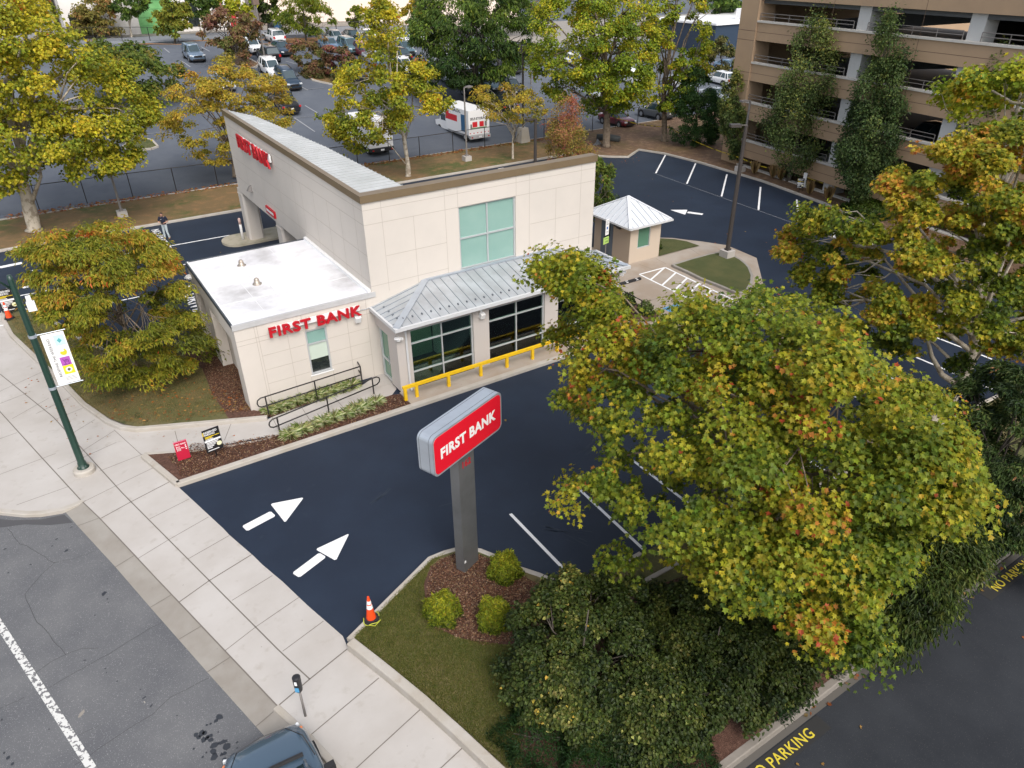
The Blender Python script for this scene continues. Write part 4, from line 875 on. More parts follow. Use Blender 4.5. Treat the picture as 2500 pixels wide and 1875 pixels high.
bq('aqua_square', .34, .64, 1.42, 1.80, mat('aqua', (.55,.80,.82), .8)); bq('purple_square', .30, .60, .66, .98, mat('purple', (.42,.10,.46), .8)); bq('yellow_square', .30, .62, .33, .66, mat('banner_yellow', (.85,.68,.02), .8), .0005)
q = MB(); q.obox((bx+.48, by-.005, 3.66+1.6), (.7,0,.7), (-.5,0,.85), (0,-1,0), .12, .12, .004); q.build('diamond_mark', mat('teal', (.12,.42,.46), .8), bn)
q = MB(); pts = [(.40,1.08),(.46,1.04),(.54,1.05),(.58,1.12),(.58,1.20),(.54,1.27),(.50,1.27),(.52,1.2),(.46,1.18),(.40,1.2),(.37,1.14)]; q.add([(bx+a, by-.004, 3.66+c) for a, c in pts], [tuple(range(len(pts)))]); q.build('bird_mark', mat('mustard', (.62,.58,.03), .8), bn)
q = MB(); q.lathe((0,0,0), [(.1,0),(.1,.001)], 2)
q = MB()
for k in range(10): a = k*.628; q.obox((bx+.46+.055*math.cos(a), by-.006, 3.66+.495+.055*math.sin(a)), (math.cos(a),0,math.sin(a)), (-math.sin(a),0,math.cos(a)), (0,-1,0), .09, .04, .003)
q.build('flower_mark', M_wh, bn)
q = MB()
for a_, b_ in (((.38,.92),(.43,.75)),((.43,.8),(.53,.8)),((.44,.88),(.54,.86)),((.43,.75),(.43,.7)),((.53,.85),(.53,.7)),((.36,.71),(.45,.68)),((.45,.68),(.57,.71)),((.40,.85),(.5,.84))): q.strip([Vector((0,0,0)),Vector((0,0,0.0))],.0) if 0 else q.obox((bx+(a_[0]+b_[0])/2, by-.006, 3.66+(a_[1]+b_[1])/2), (Vector((b_[0]-a_[0],0,b_[1]-a_[1]))).normalized(), (Vector((-(b_[1]-a_[1]),0,b_[0]-a_[0]))).normalized(), (0,-1,0), (Vector((b_[0]-a_[0],0,b_[1]-a_[1]))).length, .016, .002)
q.build('chair_mark', mat('deep_purple', (.14,.03,.17), .8), bn)
q = MB(); put_text(q, 'REDEFINE THE WEEKEND', (bx+.21, by-.001, 3.66+.28), (0,0,1), (-1,0,0), 1.45, .085, .003, .01)
for k in range(3): q.box(bx+.28, bx+.62, by-.003, by, 3.66+.12+.05*k, 3.66+.132+.05*k)
q.build('banner_lettering', mat('banner_grey', (.13,.13,.14), .8), bn)
# parking meter
MP = P(746,1748); mt = thing('parking_meter', 'black parking meter with blue label on a thin grey pipe by the kerb', 'parking meter', tuple(MP))
q = MB(); q.tube([MP, MP+Z*1.0], .03, 10); q.build('pipe', M_pole, mt, True)
q = MB(); q.lathe(MP+Z*.93, [(.035,0),(.085,.08),(.095,.14),(.1,.45),(.1,.55),(.06,.57),(.01,.575)], 18); hd = q.build('meter_head', mat('gloss_black', (.02,.02,.023), .35), mt, False)
q = MB(); q.obox(MP+Vector((-.06,-.082,1.13)), (.8,-.6,0), Z, (-.6,-.8,0), .1, .14, .012); q.build('blue_label', mat('label_blue', (.10,.35,.60), .5), hd)
q = MB(); q.obox(MP+Vector((-.06,-.083,1.36)), (.8,-.6,0), Z, (-.6,-.8,0), .06, .12, .01); q.build('display', M_wh, hd)
# traffic cones
def cone(label, loc, s_=1.0, grp='orange traffic cones'):
    t_ = thing('traffic_cone', label, 'traffic cone', tuple(loc), rad(20), grp); q = MB()
    def oc(r_, z0, z1): q.prism([(r_*math.cos(a), r_*math.sin(a)) for a in np.linspace(0, 2*math.pi, 9)[:-1]+math.pi/8], z0, z1)
    oc(.24*s_, 0, .035*s_); oc(.2*s_, .035*s_, .09*s_)
    me = q.mesh('base'); link('base', me, M_rub, t_)
    f_ = lambda z: (.15-.118*z/.88)*s_
    q = MB()
    q.lathe((0,0,0), [(f_(.09), .09*s_), (f_(.9), .9*s_)], 20)
    link('cone_body', q.mesh('cone_body'), M_orange, t_)
    for z0, z1 in ((.47,.60),(.64,.75)):
        q = MB(); q.lathe((0,0,0), [(f_(z0)+.003, z0*s_), (f_(z1)+.003, z1*s_)], 20); link('reflective_band', q.mesh('reflective_band'), M_refl, t_)
    return t_
cone('orange traffic cone with two white bands wrapped in caution tape on the sign lawn kerb', P(907,1512,.15), 1.0)
c1 = P(907,1512,.15); q = MB(); q.tube([(c1.x+(.23+.02*math.sin(4*a))*math.cos(a), c1.y+(.23+.02*math.sin(4*a))*math.sin(a), c1.z+.035+.025*math.sin(3*a)) for a in np.linspace(2.6, 6.9, 22)], .014, 5); q.tube([(c1.x+.2,c1.y-.2,c1.z+.05),(c1.x-.02,c1.y-.29,c1.z+.02),(c1.x-.17,c1.y-.2,c1.z+.06)], .013, 5); tag(q.build('caution_tape', mat('tape_yellow', (.42,.45,.05), .5)), 'loop of yellow caution tape around the foot of the traffic cone', 'caution tape')
cone('orange traffic cone in front of the reserved sign at the left edge', P(24,778,.15), 1.05)
# reserved parking signs
M_sb = mat('sign_black', (.012,.012,.014), .5); M_sy = mat('sign_yellow', (.70,.52,.03), .5)
def text_board(t_, o, u, n, w_, h_, tilt=0, face=M_sb, simple=False):
    u, n = Vector(u).normalized(), Vector(n).normalized(); v = Z.copy() if not tilt else (Z*math.cos(tilt)+u*math.sin(tilt)); uu = v.cross(n)*1; uu = u-v*u.dot(v); uu.normalize(); o = Vector(o)
    q = MB(); q.obox(o+v*h_/2+n*-.01, uu, v, n, w_, h_, .02); bd = q.build('board', face, t_)
    def bar(name, a, b_, c_, d_, m_, k=0): q = MB(); q.obox(o+uu*((a+b_)/2-.5)*w_+v*((c_+d_)/2)*h_+n*(.002+.001*k), uu, v, n, (b_-a)*w_, (d_-c_)*h_, .003); q.build(name, m_, bd)
    def tx(name, s_, a, b_, c_, d_, m_): q = MB(); put_text(q, s_, o+uu*(a-.5)*w_+v*c_*h_+n*.0005, uu, v, (b_-a)*w_, (d_-c_)*h_, .004, .02); q.build(name, m_, bd)
    return bar, tx
def reserved(label, base, u, n, w_, h_, z0, tilt=0, extra=False):
    t_ = thing('reserved_parking_sign', label, 'sign', tuple(base), 0, 'black reserved parking signs'); B = Vector(base)
    bar, tx = text_board(t_, B+Z*z0, u, n, w_, h_, tilt)
    tx('title', 'RESERVED', .08, .85, .84, .93, M_wh); tx('title', 'PARKING', .08, .7, .74, .83, M_wh); bar('yellow_tab', 0, .06, .76, .92, M_sy)
    bar('yellow_text', .1, .62, .66, .70, M_sy); bar('yellow_text', .1, .5, .61, .645, M_sy); bar('yellow_text', .66, .95, .665, .69, M_sy); bar('text_line', .1, .55, .56, .585, M_wh)
    bar('white_band', .02, .98, .46, .54, M_wh); bar('text_line', .1, .8, .40, .435, M_wh); bar('text_line', .1, .75, .345, .375, M_wh); bar('text_line', .1, .6, .29, .315, M_wh); bar('text_line', .1, .5, .235, .265, M_wh); bar('text_line', .1, .4, .175, .205, M_wh); bar('text_line', .1, .75, .06, .09, M_wh)
    u_, n_ = Vector(u).normalized(), Vector(n).normalized(); c0 = B+Z*(z0+h_*.27)+u_*(w_*.32); q = MB(); q.add([c0+n_*.006+u_*(w_*.15*math.cos(a))+Z*(w_*.15*math.sin(a)) for a in np.linspace(0, 6.28, 15)[:-1]], [tuple(range(14))]); q.build('round_logo', mat('pale_yellow', (.82,.78,.5), .5), t_)
    q = MB(); q.tube([B+n_*-.04-Z*.05, B+n_*-.04+Z*(z0+h_*.6)], .022, 6); q.build('stake', M_sb, t_)
    return t_
s1 = P(531,1117,.085)
reserved('black and white reserved parking sign on a stake in the mulch bed', s1, (1,.12,0), (.12,-1,0), .62, .98, .33, 0)
reserved('black and white reserved parking sign standing behind the left traffic cone', P(30,766,.13), (1,.0,0), (0,-1,0), .78, 1.25, .15, 0)
t_ = reserved('small black reserved parking sign on the bank below the garage', P(1950,470,.12), (.6,-.8,0), (-.8,-.6,0), .5, .75, .35, 0)
B_ = P(1959,466,.12); q = MB(); q.obox(B_+Z*.85, (.3,-.9,0), Z, (-.9,-.3,0), .28, 1.1, .03); q2 = MB(); q2.tube([B_, B_+Z*.4], .02, 5); sn = thing('blank_sign', 'blank white back of a second sign beside the small black reserved parking sign', 'sign', tuple(B_)); q.build('white_panel', M_wh, sn); q2.build('stake', M_sb, sn)
# red direction sign
rb = P(452,1124,.085); t_ = thing('direction_sign', 'small crimson bank direction sign with white lettering in the mulch bed', 'sign', tuple(rb))
bar, tx = text_board(t_, rb+Z*.06, (1,.0,0), (.0,-1,0), .45, .82, 0, mat('crimson', (.50,.012,.045), .5))
tx('title', 'FIRST BANK', .08, .92, .80, .88, M_wh); tx('line', 'Enter', .12, .45, .68, .75, M_wh); tx('line', 'Drive-Thru', .12, .72, .59, .66, M_wh); tx('line', 'ATM', .12, .42, .50, .57, M_wh)
for k in range(3): bar('arrow', .8, .9, .69-.09*k, .74-.09*k, M_wh)
q = MB(); q.obox(rb+Z*.87, (1,0,0), (0,1,0), Z, .47, .04, .02); q.build('top_edge', mat('pink_edge', (.75,.2,.3), .5), t_)
# accessible sign
ab = Vector((25.6,30.2,0)); ab = P(1476,646,.02); t_ = thing('accessible_parking_sign', 'white accessible parking sign above a lime green plate by the kiosk door', 'sign', tuple(ab))
q = MB(); q.tube([ab, ab+Z*2.6], .03, 6); q.build('post', M_pole, t_)
ud, nd = Vector((.97,.22,0)), Vector((.22,-.97,0))
q = MB(); q.obox(ab+Z*2.35+nd*.04, ud, Z, nd, .32, .95, .012); q.build('white_plate', M_wh, t_)
q = MB(); q.obox(ab+Z*2.3+nd*.05, ud, Z, nd, .13, .15, .006); q.build('blue_symbol', mat('sign_blue', (.03,.12,.42), .5), t_)
q = MB()
for k, z in enumerate((2.74, 2.66, 2.56, 2.5, 2.08, 2.0)): q.obox(ab+Z*z+nd*.049, ud, Z, nd, .2-.03*(k % 2), .022, .003)
q.build('small_text', M_darktrim, t_)
q = MB(); q.obox(ab+Z*1.82+nd*.04-ud*.05, ud, Z, nd, .48, .09, .012); q.build('black_strip', M_sb, t_)
q = MB(); q.obox(ab+Z*1.55+nd*.04-ud*.05, ud, Z, nd, .52, .42, .012); gp = q.build('green_plate', mat('lime', (.42,.62,.16), .5), t_)
q = MB(); 
for k in range(3): q.obox(ab+Z*1.47+nd*.049+ud*(.0+.1*k-.08), ud, Z, nd, .05, .1, .003)
q.obox(ab+Z*1.66+nd*.049-ud*.02, ud, Z, nd, .35, .03, .003); q.build('green_plate_text', mat('dark_green', (.06,.16,.04), .5), gp)
# yellow guard rail
yr = thing('guard_rail', 'yellow pipe guard rail on short posts in front of the porch windows', 'guard rail', (10.2,24.28,.12))
q = MB(); q.obox((16.4,24.26,.72), (1,-.0035,0), (0,1,0), Z, 12.5, .13, .12); q.build('rail', M_yel, yr)
for x in (10.24,10.76,12.3,13.92,15.3,16.7,18.1,19.5,20.9,22.5): q = MB(); q.obox((x,24.26,.39), (1,0,0), (0,1,0), Z, .13, .11, .54); q.build('post', M_yel, yr)
yb = thing('yellow_bollard', 'short yellow bollard at the right corner of the porch walk', 'bollard', (23.3,23.0,.02)); q = MB(); q.lathe((23.3,23.0,.02), [(.09,0),(.09,.75),(.06,.8),(.01,.81)], 12); q.build('post', M_yel, yb, True)
# black handrails on the ramp
def railing(label, pts, h, posts, loops, low=.45, name='handrail', close=None):
    t_ = thing(name, label, 'handrail', tuple(pts[0]), 0, 'black handrails beside the ramp'); q = MB(); A, B = Vector(pts[0]), Vector(pts[1]); d = (B-A).normalized(); r_ = .028
    L = [A+Z*h, B+Z*h]; path = []
    if 0 in loops: path += [A-d*.2+Z*low, A-d*.33+Z*(low+.08), A-d*.36+Z*((h+low)/2), A-d*.33+Z*(h-.08), A-d*.2+Z*h]
    path += L
    if 1 in loops: path += [B+d*.2+Z*h, B+d*.33+Z*(h-.08), B+d*.36+Z*((h+low)/2), B+d*.33+Z*(low+.08), B+d*.2+Z*low]
    q.tube(path, r_, 8); q.tube([A-d*(.2 if 0 in loops else 0)+Z*low, B+d*(.2 if 1 in loops else 0)+Z*low], r_, 8); q.build('rails', M_black, t_, True)
    for f_ in posts: q = MB(); C_ = A.lerp(B, f_); q.tube([C_, C_+Z*h], r_*1.1, 8); q.build('post', M_black, t_)
    if close: q = MB(); C_ = Vector(close); q.tube([B+Z*h, C_+Z*h, C_+Z*low, B+Z*low], r_, 8); q.build('return_bar', M_black, t_)
    return t_
railing('upper black handrail with return bar, between wall plants and ramp', P(657,1014,.05)[:], .92, (0,), (), .5) if 0 else railing('upper black handrail along the ramp next to the wall plants', (P(657,1014,.05), P(885,938,.05)), .9, (0,.5,1), (0,), .48, close=P(872,915,.05))
railing('lower black handrail along the ramp next to the kerb plants', (P(684,1058,.05), P(913,961,.05)), .75, (0,.5,1), (0,1), .38)
cf = thing('black_fence', 'low black pipe fence around the shrubs beside the accessible bay', 'fence', (23.8,26.2,0)); A, B = bz(635,1065+150,.02), bz(990,1420,.02); A = Vector((23.9,28.0,.02)); B = Vector((23.9,24.9,.02))
q = MB(); [q.tube([A+Z*z, B+Z*z], .028, 6) for z in (1.0, .62, .12)]; q.build('rails', M_black, cf)
for f_ in (0, .33, .66, 1): q = MB(); C_ = A.lerp(B, f_); q.tube([C_, C_+Z*1.0], .03, 6); q.build('post', M_black, cf)
region('mulch_bed_right', [(22.5,25.2),(22.5,28.6),(24.9,28.4),(25.0,24.6),(24.2,24.3)], .05, M_mulch, True)
# wheel stops
def wstop(label, a_, b_, m_, grp):
    t_ = thing('wheel_stop', label, 'wheel stop', (*a_, 0), 0, grp); A, B = Vector((*a_, .02)), Vector((*b_, .02)); d = (B-A).normalized(); s_ = d.cross(Z); q = MB()
    prof = [(-.1,0),(-.07,.12),(.07,.12),(.1,0)]; v_ = [A+s_*x+Z*z for x, z in prof]+[B+s_*x+Z*z for x, z in prof]; q.add(v_, [(0,1,2,3),(7,6,5,4),(0,4,5,1),(1,5,6,2),(2,6,7,3),(3,7,4,0)]); q.build('block', m_, t_); return t_, A, B, d, s_
t_, A, B, d, s_ = wstop('black rubber wheel stop with pale reflectors in the accessible bay', (25.1,29.6), (27.75,29.35), M_rub, None) if 0 else wstop('black rubber wheel stop with pale reflectors in the accessible bay', (25.3,28.85), (27.4,28.85), M_rub, 'wheel stops')
for k in (.2, .5, .85): q = MB(); q.obox(A.lerp(B, k)+s_*-.0+Z*.125, d, s_, Z, .16, .05, .012); q.obox(A.lerp(B, k)+Vector((0,-.09,.07)), d, Z, Vector((0,-1,0)), .14, .035, .02); q.build('reflector', M_wh, t_)
for k, x in enumerate((10.5, 13.2, 15.9, 18.7)): wstop('grey concrete wheel stop at the parking stall ' + ('nearest the bank sign','second from the bank sign','third from the bank sign','fourth from the bank sign')[k], (x, 11.95), (x+1.9, 11.95), M_kerb, 'wheel stops')
# chain link fences
def chain(label, pts, h, step, far=False, posts=None, pr_=.035):
    t_ = thing('chain_link_fence', label, 'fence', tuple(pts[0])); q = MB(); q.tube([Vector(p)+Z*h for p in pts], .03, 6); q.build('top_rail', M_black, t_)
    q = MB()
    for A, B in zip(pts, pts[1:]): A, B = Vector(A), Vector(B); q.add([A, B, B+Z*h, A+Z*h], [(0,1,2,3)])
    q.build('wire_mesh', M_net, t_)
    if posts is None:
        posts = []
        for A, B in zip(pts, pts[1:]):
            A, B = Vector(A), Vector(B); n_ = max(1, round((B-A).length/step)); posts += [A.lerp(B, i/n_) for i in range(n_)]
        posts.append(Vector(pts[-1]))
    for C_ in posts: q = MB(); q.tube([C_, C_+Z*(h+.04)], pr_, 6); q.build('post', M_black, t_)
    return t_
chain('black chain-link fence along the grass between the bank and rear parking lot', [(-4,64.1,.1),(-.8,63.9,.1),(12,63.1,.1),(30,62.15,.1),(44,62.1,.1),(56,61.5,.1)], 1.85, 3.2)
fp = [PT(*q) for q in [(60,104),(232,98+3),(436,102),(553,98),(632,96),(694,96),(760,90),(823,87),(985,86),(1290,80)]]
chain('black chain-link fence along the far street above the rear parking lot', fp, 1.8, 3.6, True, None, .05)
# caution tape
tp = [P(1495,309,.0), P(1630,335,.0), P(1805,416,.0), P(1925,446,0), P(2100,498,0)]
hts = [1.0, .95, 1.0, .95, .9]; path = []
for i in range(len(tp)-1):
    for k in range(8):
        f_ = k/8; path.append(tp[i].lerp(tp[i+1], f_)+Z*(hts[i]+(hts[i+1]-hts[i])*f_-.25*math.sin(math.pi*f_)))
q = MB()
for A, B in zip(path, path[1:]): q.add([A, B, B+Z*.075, A+Z*.075], [(0,1,2,3)])
tag(q.build('caution_tape', mat('tape_stripes', (.72,.56,.03), .5, var=(3, (.12,.1,.02), .52, .54))), 'long sagging yellow caution tape strung along the bank below the garage', 'caution tape')
# poster box stand, logs, tarp under the big maple
lg = thing('log_pile', 'pile of thin grey poles lying beside the big maple trunk', 'logs', tuple(P(1455,350,.12)))
for i in range(9): q = MB(); c0 = P(1455,352,.12); a_ = rad(35+i*3); q.tube([c0+Vector((-.9*math.cos(a_)+i*.06,-.9*math.sin(a_),.06+.05*(i%3))), c0+Vector((.9*math.cos(a_)+i*.06,.9*math.sin(a_)+.2,.08+.06*(i%3)))], .04, 6); q.build('pole', mat('weathered_wood', (.24,.24,.25), .8), lg)
ro = thing('rolled_liner', 'dark grey rolled-up liner lying behind the big maple trunk', 'roll', tuple(P(1490,340,.12))); q = MB(); c0 = P(1500,345,.12); q.tube([c0+Vector((-.9,1.6,.25)), c0+Vector((-.2,.5,.3)), c0+Vector((.3,-.4,.25))], [.3,.34,.3], 12); q.build('roll', mat('liner', (.055,.062,.065), .7), ro, True)
# bins at the far street
for k, (px_, lb, c_) in enumerate(((667,'black collection box beside the far street','black_box_paint'),(679,'blue collection box beside the far street','blue_box_paint'))):
    c0 = PT(px_, 80); t_ = thing('collection_box', lb, 'collection box', tuple(c0)); q = MB(); m_ = mat(c_, ((.02,.02,.025),(.03,.11,.25))[k], .5); q.box(c0.x-.55,c0.x+.55,c0.y-.5,c0.y+.5,c0.z+.2,c0.z+1.3); q.lathe((c0.x,c0.y,c0.z+1.3), [(.55,0),(.5,.2),(.3,.35),(.02,.4)], 12); q.build('body', m_, t_)
    q = MB(); [q.box(c0.x+a*.4-.06,c0.x+a*.4+.06,c0.y+b_*.4-.06,c0.y+b_*.4+.06,c0.z,c0.z+.2) for a in (-1,1) for b_ in (-1,1)]; q.build('legs', m_, t_)

# ------------------------------------------------------------ cars
def loft(rings, closed_ends=True):
    q = MB(); n = len(rings[0]); v = [p for r_ in rings for p in r_]
    f = [(i*n+k, i*n+k+1, (i+1)*n+k+1, (i+1)*n+k) for i in range(len(rings)-1) for k in range(n-1)]
    f += [(i*n+n-1, i*n, (i+1)*n, (i+1)*n+n-1) for i in range(len(rings)-1)]
    f += [tuple(range(n))[::-1], tuple(range((len(rings)-1)*n, len(rings)*n))]
    q.add(v, f); return q
KIND = {
 # L, W, stations (x, halfwidth, z_low, z_top), greenhouse: bottom xr, xf, top xr, xf, z_belt, z_roof, w_bottom, w_top, wheel r, axle x
 'sedan': dict(st=[(-2.35,.62,.42,.86),(-2.30,.76,.30,.97),(-2.05,.87,.22,1.0),(-1.5,.90,.2,.99),(-.6,.91,.2,.95),(.9,.91,.2,.94),(1.35,.90,.2,.93),(1.9,.87,.22,.84),(2.2,.78,.26,.74),(2.33,.66,.3,.64),(2.37,.5,.36,.56)],
               gh=(-1.85,1.22,-1.05,.35,.93,1.44,.82,.60), wr=.33, ax=(-1.38,1.42)),
 'suv': dict(st=[(-2.33,.70,.45,1.0),(-2.28,.82,.34,1.1),(-2.0,.91,.27,1.12),(-1.2,.94,.26,1.09),(.9,.94,.26,1.06),(1.25,.93,.26,1.06),(1.8,.91,.27,1.01),(2.15,.84,.3,.93),(2.30,.72,.34,.82),(2.36,.56,.4,.7)],
             gh=(-2.2,1.15,-1.85,.35,1.07,1.68,.86,.68), wr=.37, ax=(-1.4,1.42)),
 'pickup': dict(st=[(-2.75,.84,.5,1.08),(-2.7,.92,.42,1.1),(-1.2,.95,.35,1.1),(1.1,.95,.33,1.1),(1.45,.95,.33,1.12),(2.2,.93,.34,1.08),(2.5,.86,.36,1.0),(2.6,.74,.4,.85)],
                gh=(-.95,1.3,-.75,.6,1.1,1.78,.86,.72), wr=.4, ax=(-1.7,1.75)),
}
def car_proto(kind, label, group=None):
    K = KIND[kind]; t_ = thing('parked_car', label, 'car', (0,0,0), 0, group)
    def ring(x, w_, zl, zt): 
        h = zt-zl; half = [(0,zl),(w_*.8,zl),(w_*.96,zl+.08*h+.02),(w_,zl+.38*h),(w_,zl+.6*h),(w_*.975,zl+.82*h),(w_*.90,zt-.025),(w_*.72,zt),(w_*.35,zt+.022)]
        return [Vector((x,y,z)) for y, z in half]+[Vector((x,0,zt+.03))]+[Vector((x,-y,z)) for y, z in half[:0:-1]]
    bd = link('body', loft([ring(*s_) for s_ in K['st']]).mesh('body'), MATS['new_asphalt'], t_); smooth_angle(bd, 50)
    xb, xf, tb, tf, zb, zr_, wb, wt = K['gh']
    bot = [(xb,wb*.86),(xb+.12,wb),(xf-.55,wb),(xf,wb*.72),(xf,-wb*.72),(xf-.55,-wb),(xb+.12,-wb),(xb,-wb*.86)]
    top = [(tb,wt*.9),(tb+.1,wt),(tf-.12,wt),(tf,wt*.86),(tf,-wt*.86),(tf-.12,-wt),(tb+.1,-wt),(tb,-wt*.9)]
    q = MB(); q.add([(x,y,zb-.06) for x, y in bot]+[(x,y,zr_) for x, y in top], [(i,(i+1)%8,8+(i+1)%8,8+i) for i in range(8)]+[tuple(range(8,16))]); link('windows', q.mesh('windows'), M_cglass, t_)
    q = MB(); r1 = [(x,y*1.02,zr_-.03) for x, y in top]; r2 = [(x*.96+.02,y*.93,zr_+.045) for x, y in top]; r3 = [(x*.6,y*.5,zr_+.07) for x, y in top]
    q.add(r1+r2+r3, [(i,(i+1)%8,8+(i+1)%8,8+i) for i in range(8)]+[(8+i,8+(i+1)%8,16+(i+1)%8,16+i) for i in range(8)]+[tuple(range(16,24))]); rf_ = link('roof', q.mesh('roof'), MATS['new_asphalt'], t_); smooth_angle(rf_, 60)
    q = MB()
    for i in (0, 1, 3, 4, 6, 7):
        if i in (0, 7): continue
        q.tube([(bot[i][0],bot[i][1]*1.0,zb-.05), (top[i][0],top[i][1]*1.0,zr_)], .04, 5)
    for sy in (1, -1):
        q.tube([((xb+xf)/2-.15,sy*wb,zb-.05), ((tb+tf)/2-.1,sy*wt*1.0,zr_)], .035, 5)
        q.tube([(xb+.6,sy*wb,zb-.05), (tb+.45,sy*wt*1.0,zr_)], .05, 5)
    pl = link('pillars', q.mesh('pillars'), MATS['new_asphalt'], t_)
    for sx in K['ax']:
        for sy in (1, -1):
            W_ = max(s_[1] for s_ in K['st']); q = MB(); q.tube([(sx,sy*(W_-.24),K['wr']),(sx,sy*(W_-.01),K['wr']),(sx,sy*(W_+.012),K['wr'])], [K['wr'],K['wr'],K['wr']*.93], 18); wh = link('wheel', q.mesh('wheel'), M_tyre, t_)
            q = MB(); q.tube([(sx,sy*(W_-.02),K['wr']),(sx,sy*(W_+.02),K['wr'])], [K['wr']*.62]*2, 12); link('rim', q.mesh('rim'), M_rim, wh)
            q = MB(); q.tube([(sx,sy*(W_-.2),K['wr']+.02),(sx,sy*(W_+.006),K['wr']+.02)], [K['wr']*1.17]*2, 18); 
            link('wheel_arch', q.mesh('wheel_arch'), M_rub, t_)
    F = K['st'][-3]; Rr = K['st'][0]; fx = K['st'][-1][0]; 
    for sy in (1, -1):
        q = MB(); q.obox((fx-.14,sy*(F[1]-.14),F[3]-.09), Vector((1,sy*.35,0)).normalized(), Vector((-sy*.35,1,0)).normalized(), Z, .22,.3,.12); link('headlight', q.mesh('headlight'), M_lamp, t_)
        q = MB(); q.obox((Rr[0]+.06,sy*(Rr[1]+.02),Rr[3]-.1), (1,0,0), (0,1,0), Z, .16,.24,.16 if kind != 'suv' else .3); link('tail_light', q.mesh('tail_light'), M_tail, t_)
        q = MB(); q.obox((xf-.5,sy*(wb+.14),zb+.06), (1,0,0), (0,1,0), Z, .14,.2,.13); link('mirror', q.mesh('mirror'), M_rub, t_)
    q = MB(); q.obox((fx-.02,0,.62 if kind == 'sedan' else .72), (1,0,0), (0,1,0), Z, .1, .95, .2); q.obox((fx-.06,0,.38), (1,0,0), (0,1,0), Z, .14, 1.25, .16); link('grille', q.mesh('grille'), M_black, t_)
    q = MB(); q.obox((Rr[0]-.005,0,.42), (1,0,0), (0,1,0), Z, .12, 1.4, .18); link('rear_bumper_trim', q.mesh('rear_bumper_trim'), M_rub, t_)
    q = MB(); q.obox((Rr[0]-.02,0,.78), (1,0,0), (0,1,0), Z, .04, .32, .15); link('number_plate', q.mesh('number_plate'), M_wh, t_)
    if kind == 'pickup': q = MB(); q.box(-2.6,-1.1,-.78,.78,1.1,1.145); link('bed_cover', q.mesh('bed_cover'), M_rub, t_)
    return t_
def paint(name, c, metal=.3): return mat('paint_'+name, c, .28, metal=metal, coat=.8)
PC = dict(white=paint('white',(.80,.81,.82),0), silver=paint('silver',(.42,.45,.48)), black=paint('black',(.012,.013,.016),0), navy=paint('navy',(.025,.05,.085)), blue=paint('steelblue',(.14,.24,.36)), greyblue=paint('greyblue',(.17,.24,.33)), maroon=paint('maroon',(.15,.012,.022),.1), teal=paint('teal',(.10,.18,.21)), dgreen=paint('darkgreen',(.03,.06,.055)), grey=paint('grey',(.12,.13,.14)))
protos = {}
def place_car(kind, col, px, front, label, cat='car', dx=0, yaw=0, ter=True, name=None, grp='cars parked in the rear parking lot'):
    first = kind not in protos
    if first: protos[kind] = car_proto(kind, label)
    o = protos[kind] if first else copy_tree(protos[kind])
    g_ = PT(*px) if not isinstance(px, Vector) else px
    rz = (-math.pi/2 if front else math.pi/2)+yaw; d = Vector((math.cos(rz), math.sin(rz)))
    pitch = math.atan2(terr(g_.x+d.x*2, g_.y+d.y*2)-terr(g_.x-d.x*2, g_.y-d.y*2), 4) if ter else 0
    o.location = (g_.x+dx, g_.y, g_.z+.01); o.rotation_euler = (0, -pitch, rz); o['label'] = label; o['category'] = cat
    if grp: o['group'] = grp
    elif 'group' in o: del o['group']
    for ch in o.children:
        if ch.name.split('.')[0] in ('body', 'roof', 'pillars'):
            ch.material_slots[0].link = 'OBJECT'; ch.material_slots[0].material = PC[col]
        if ch.name.startswith('body') is False: pass
    return o
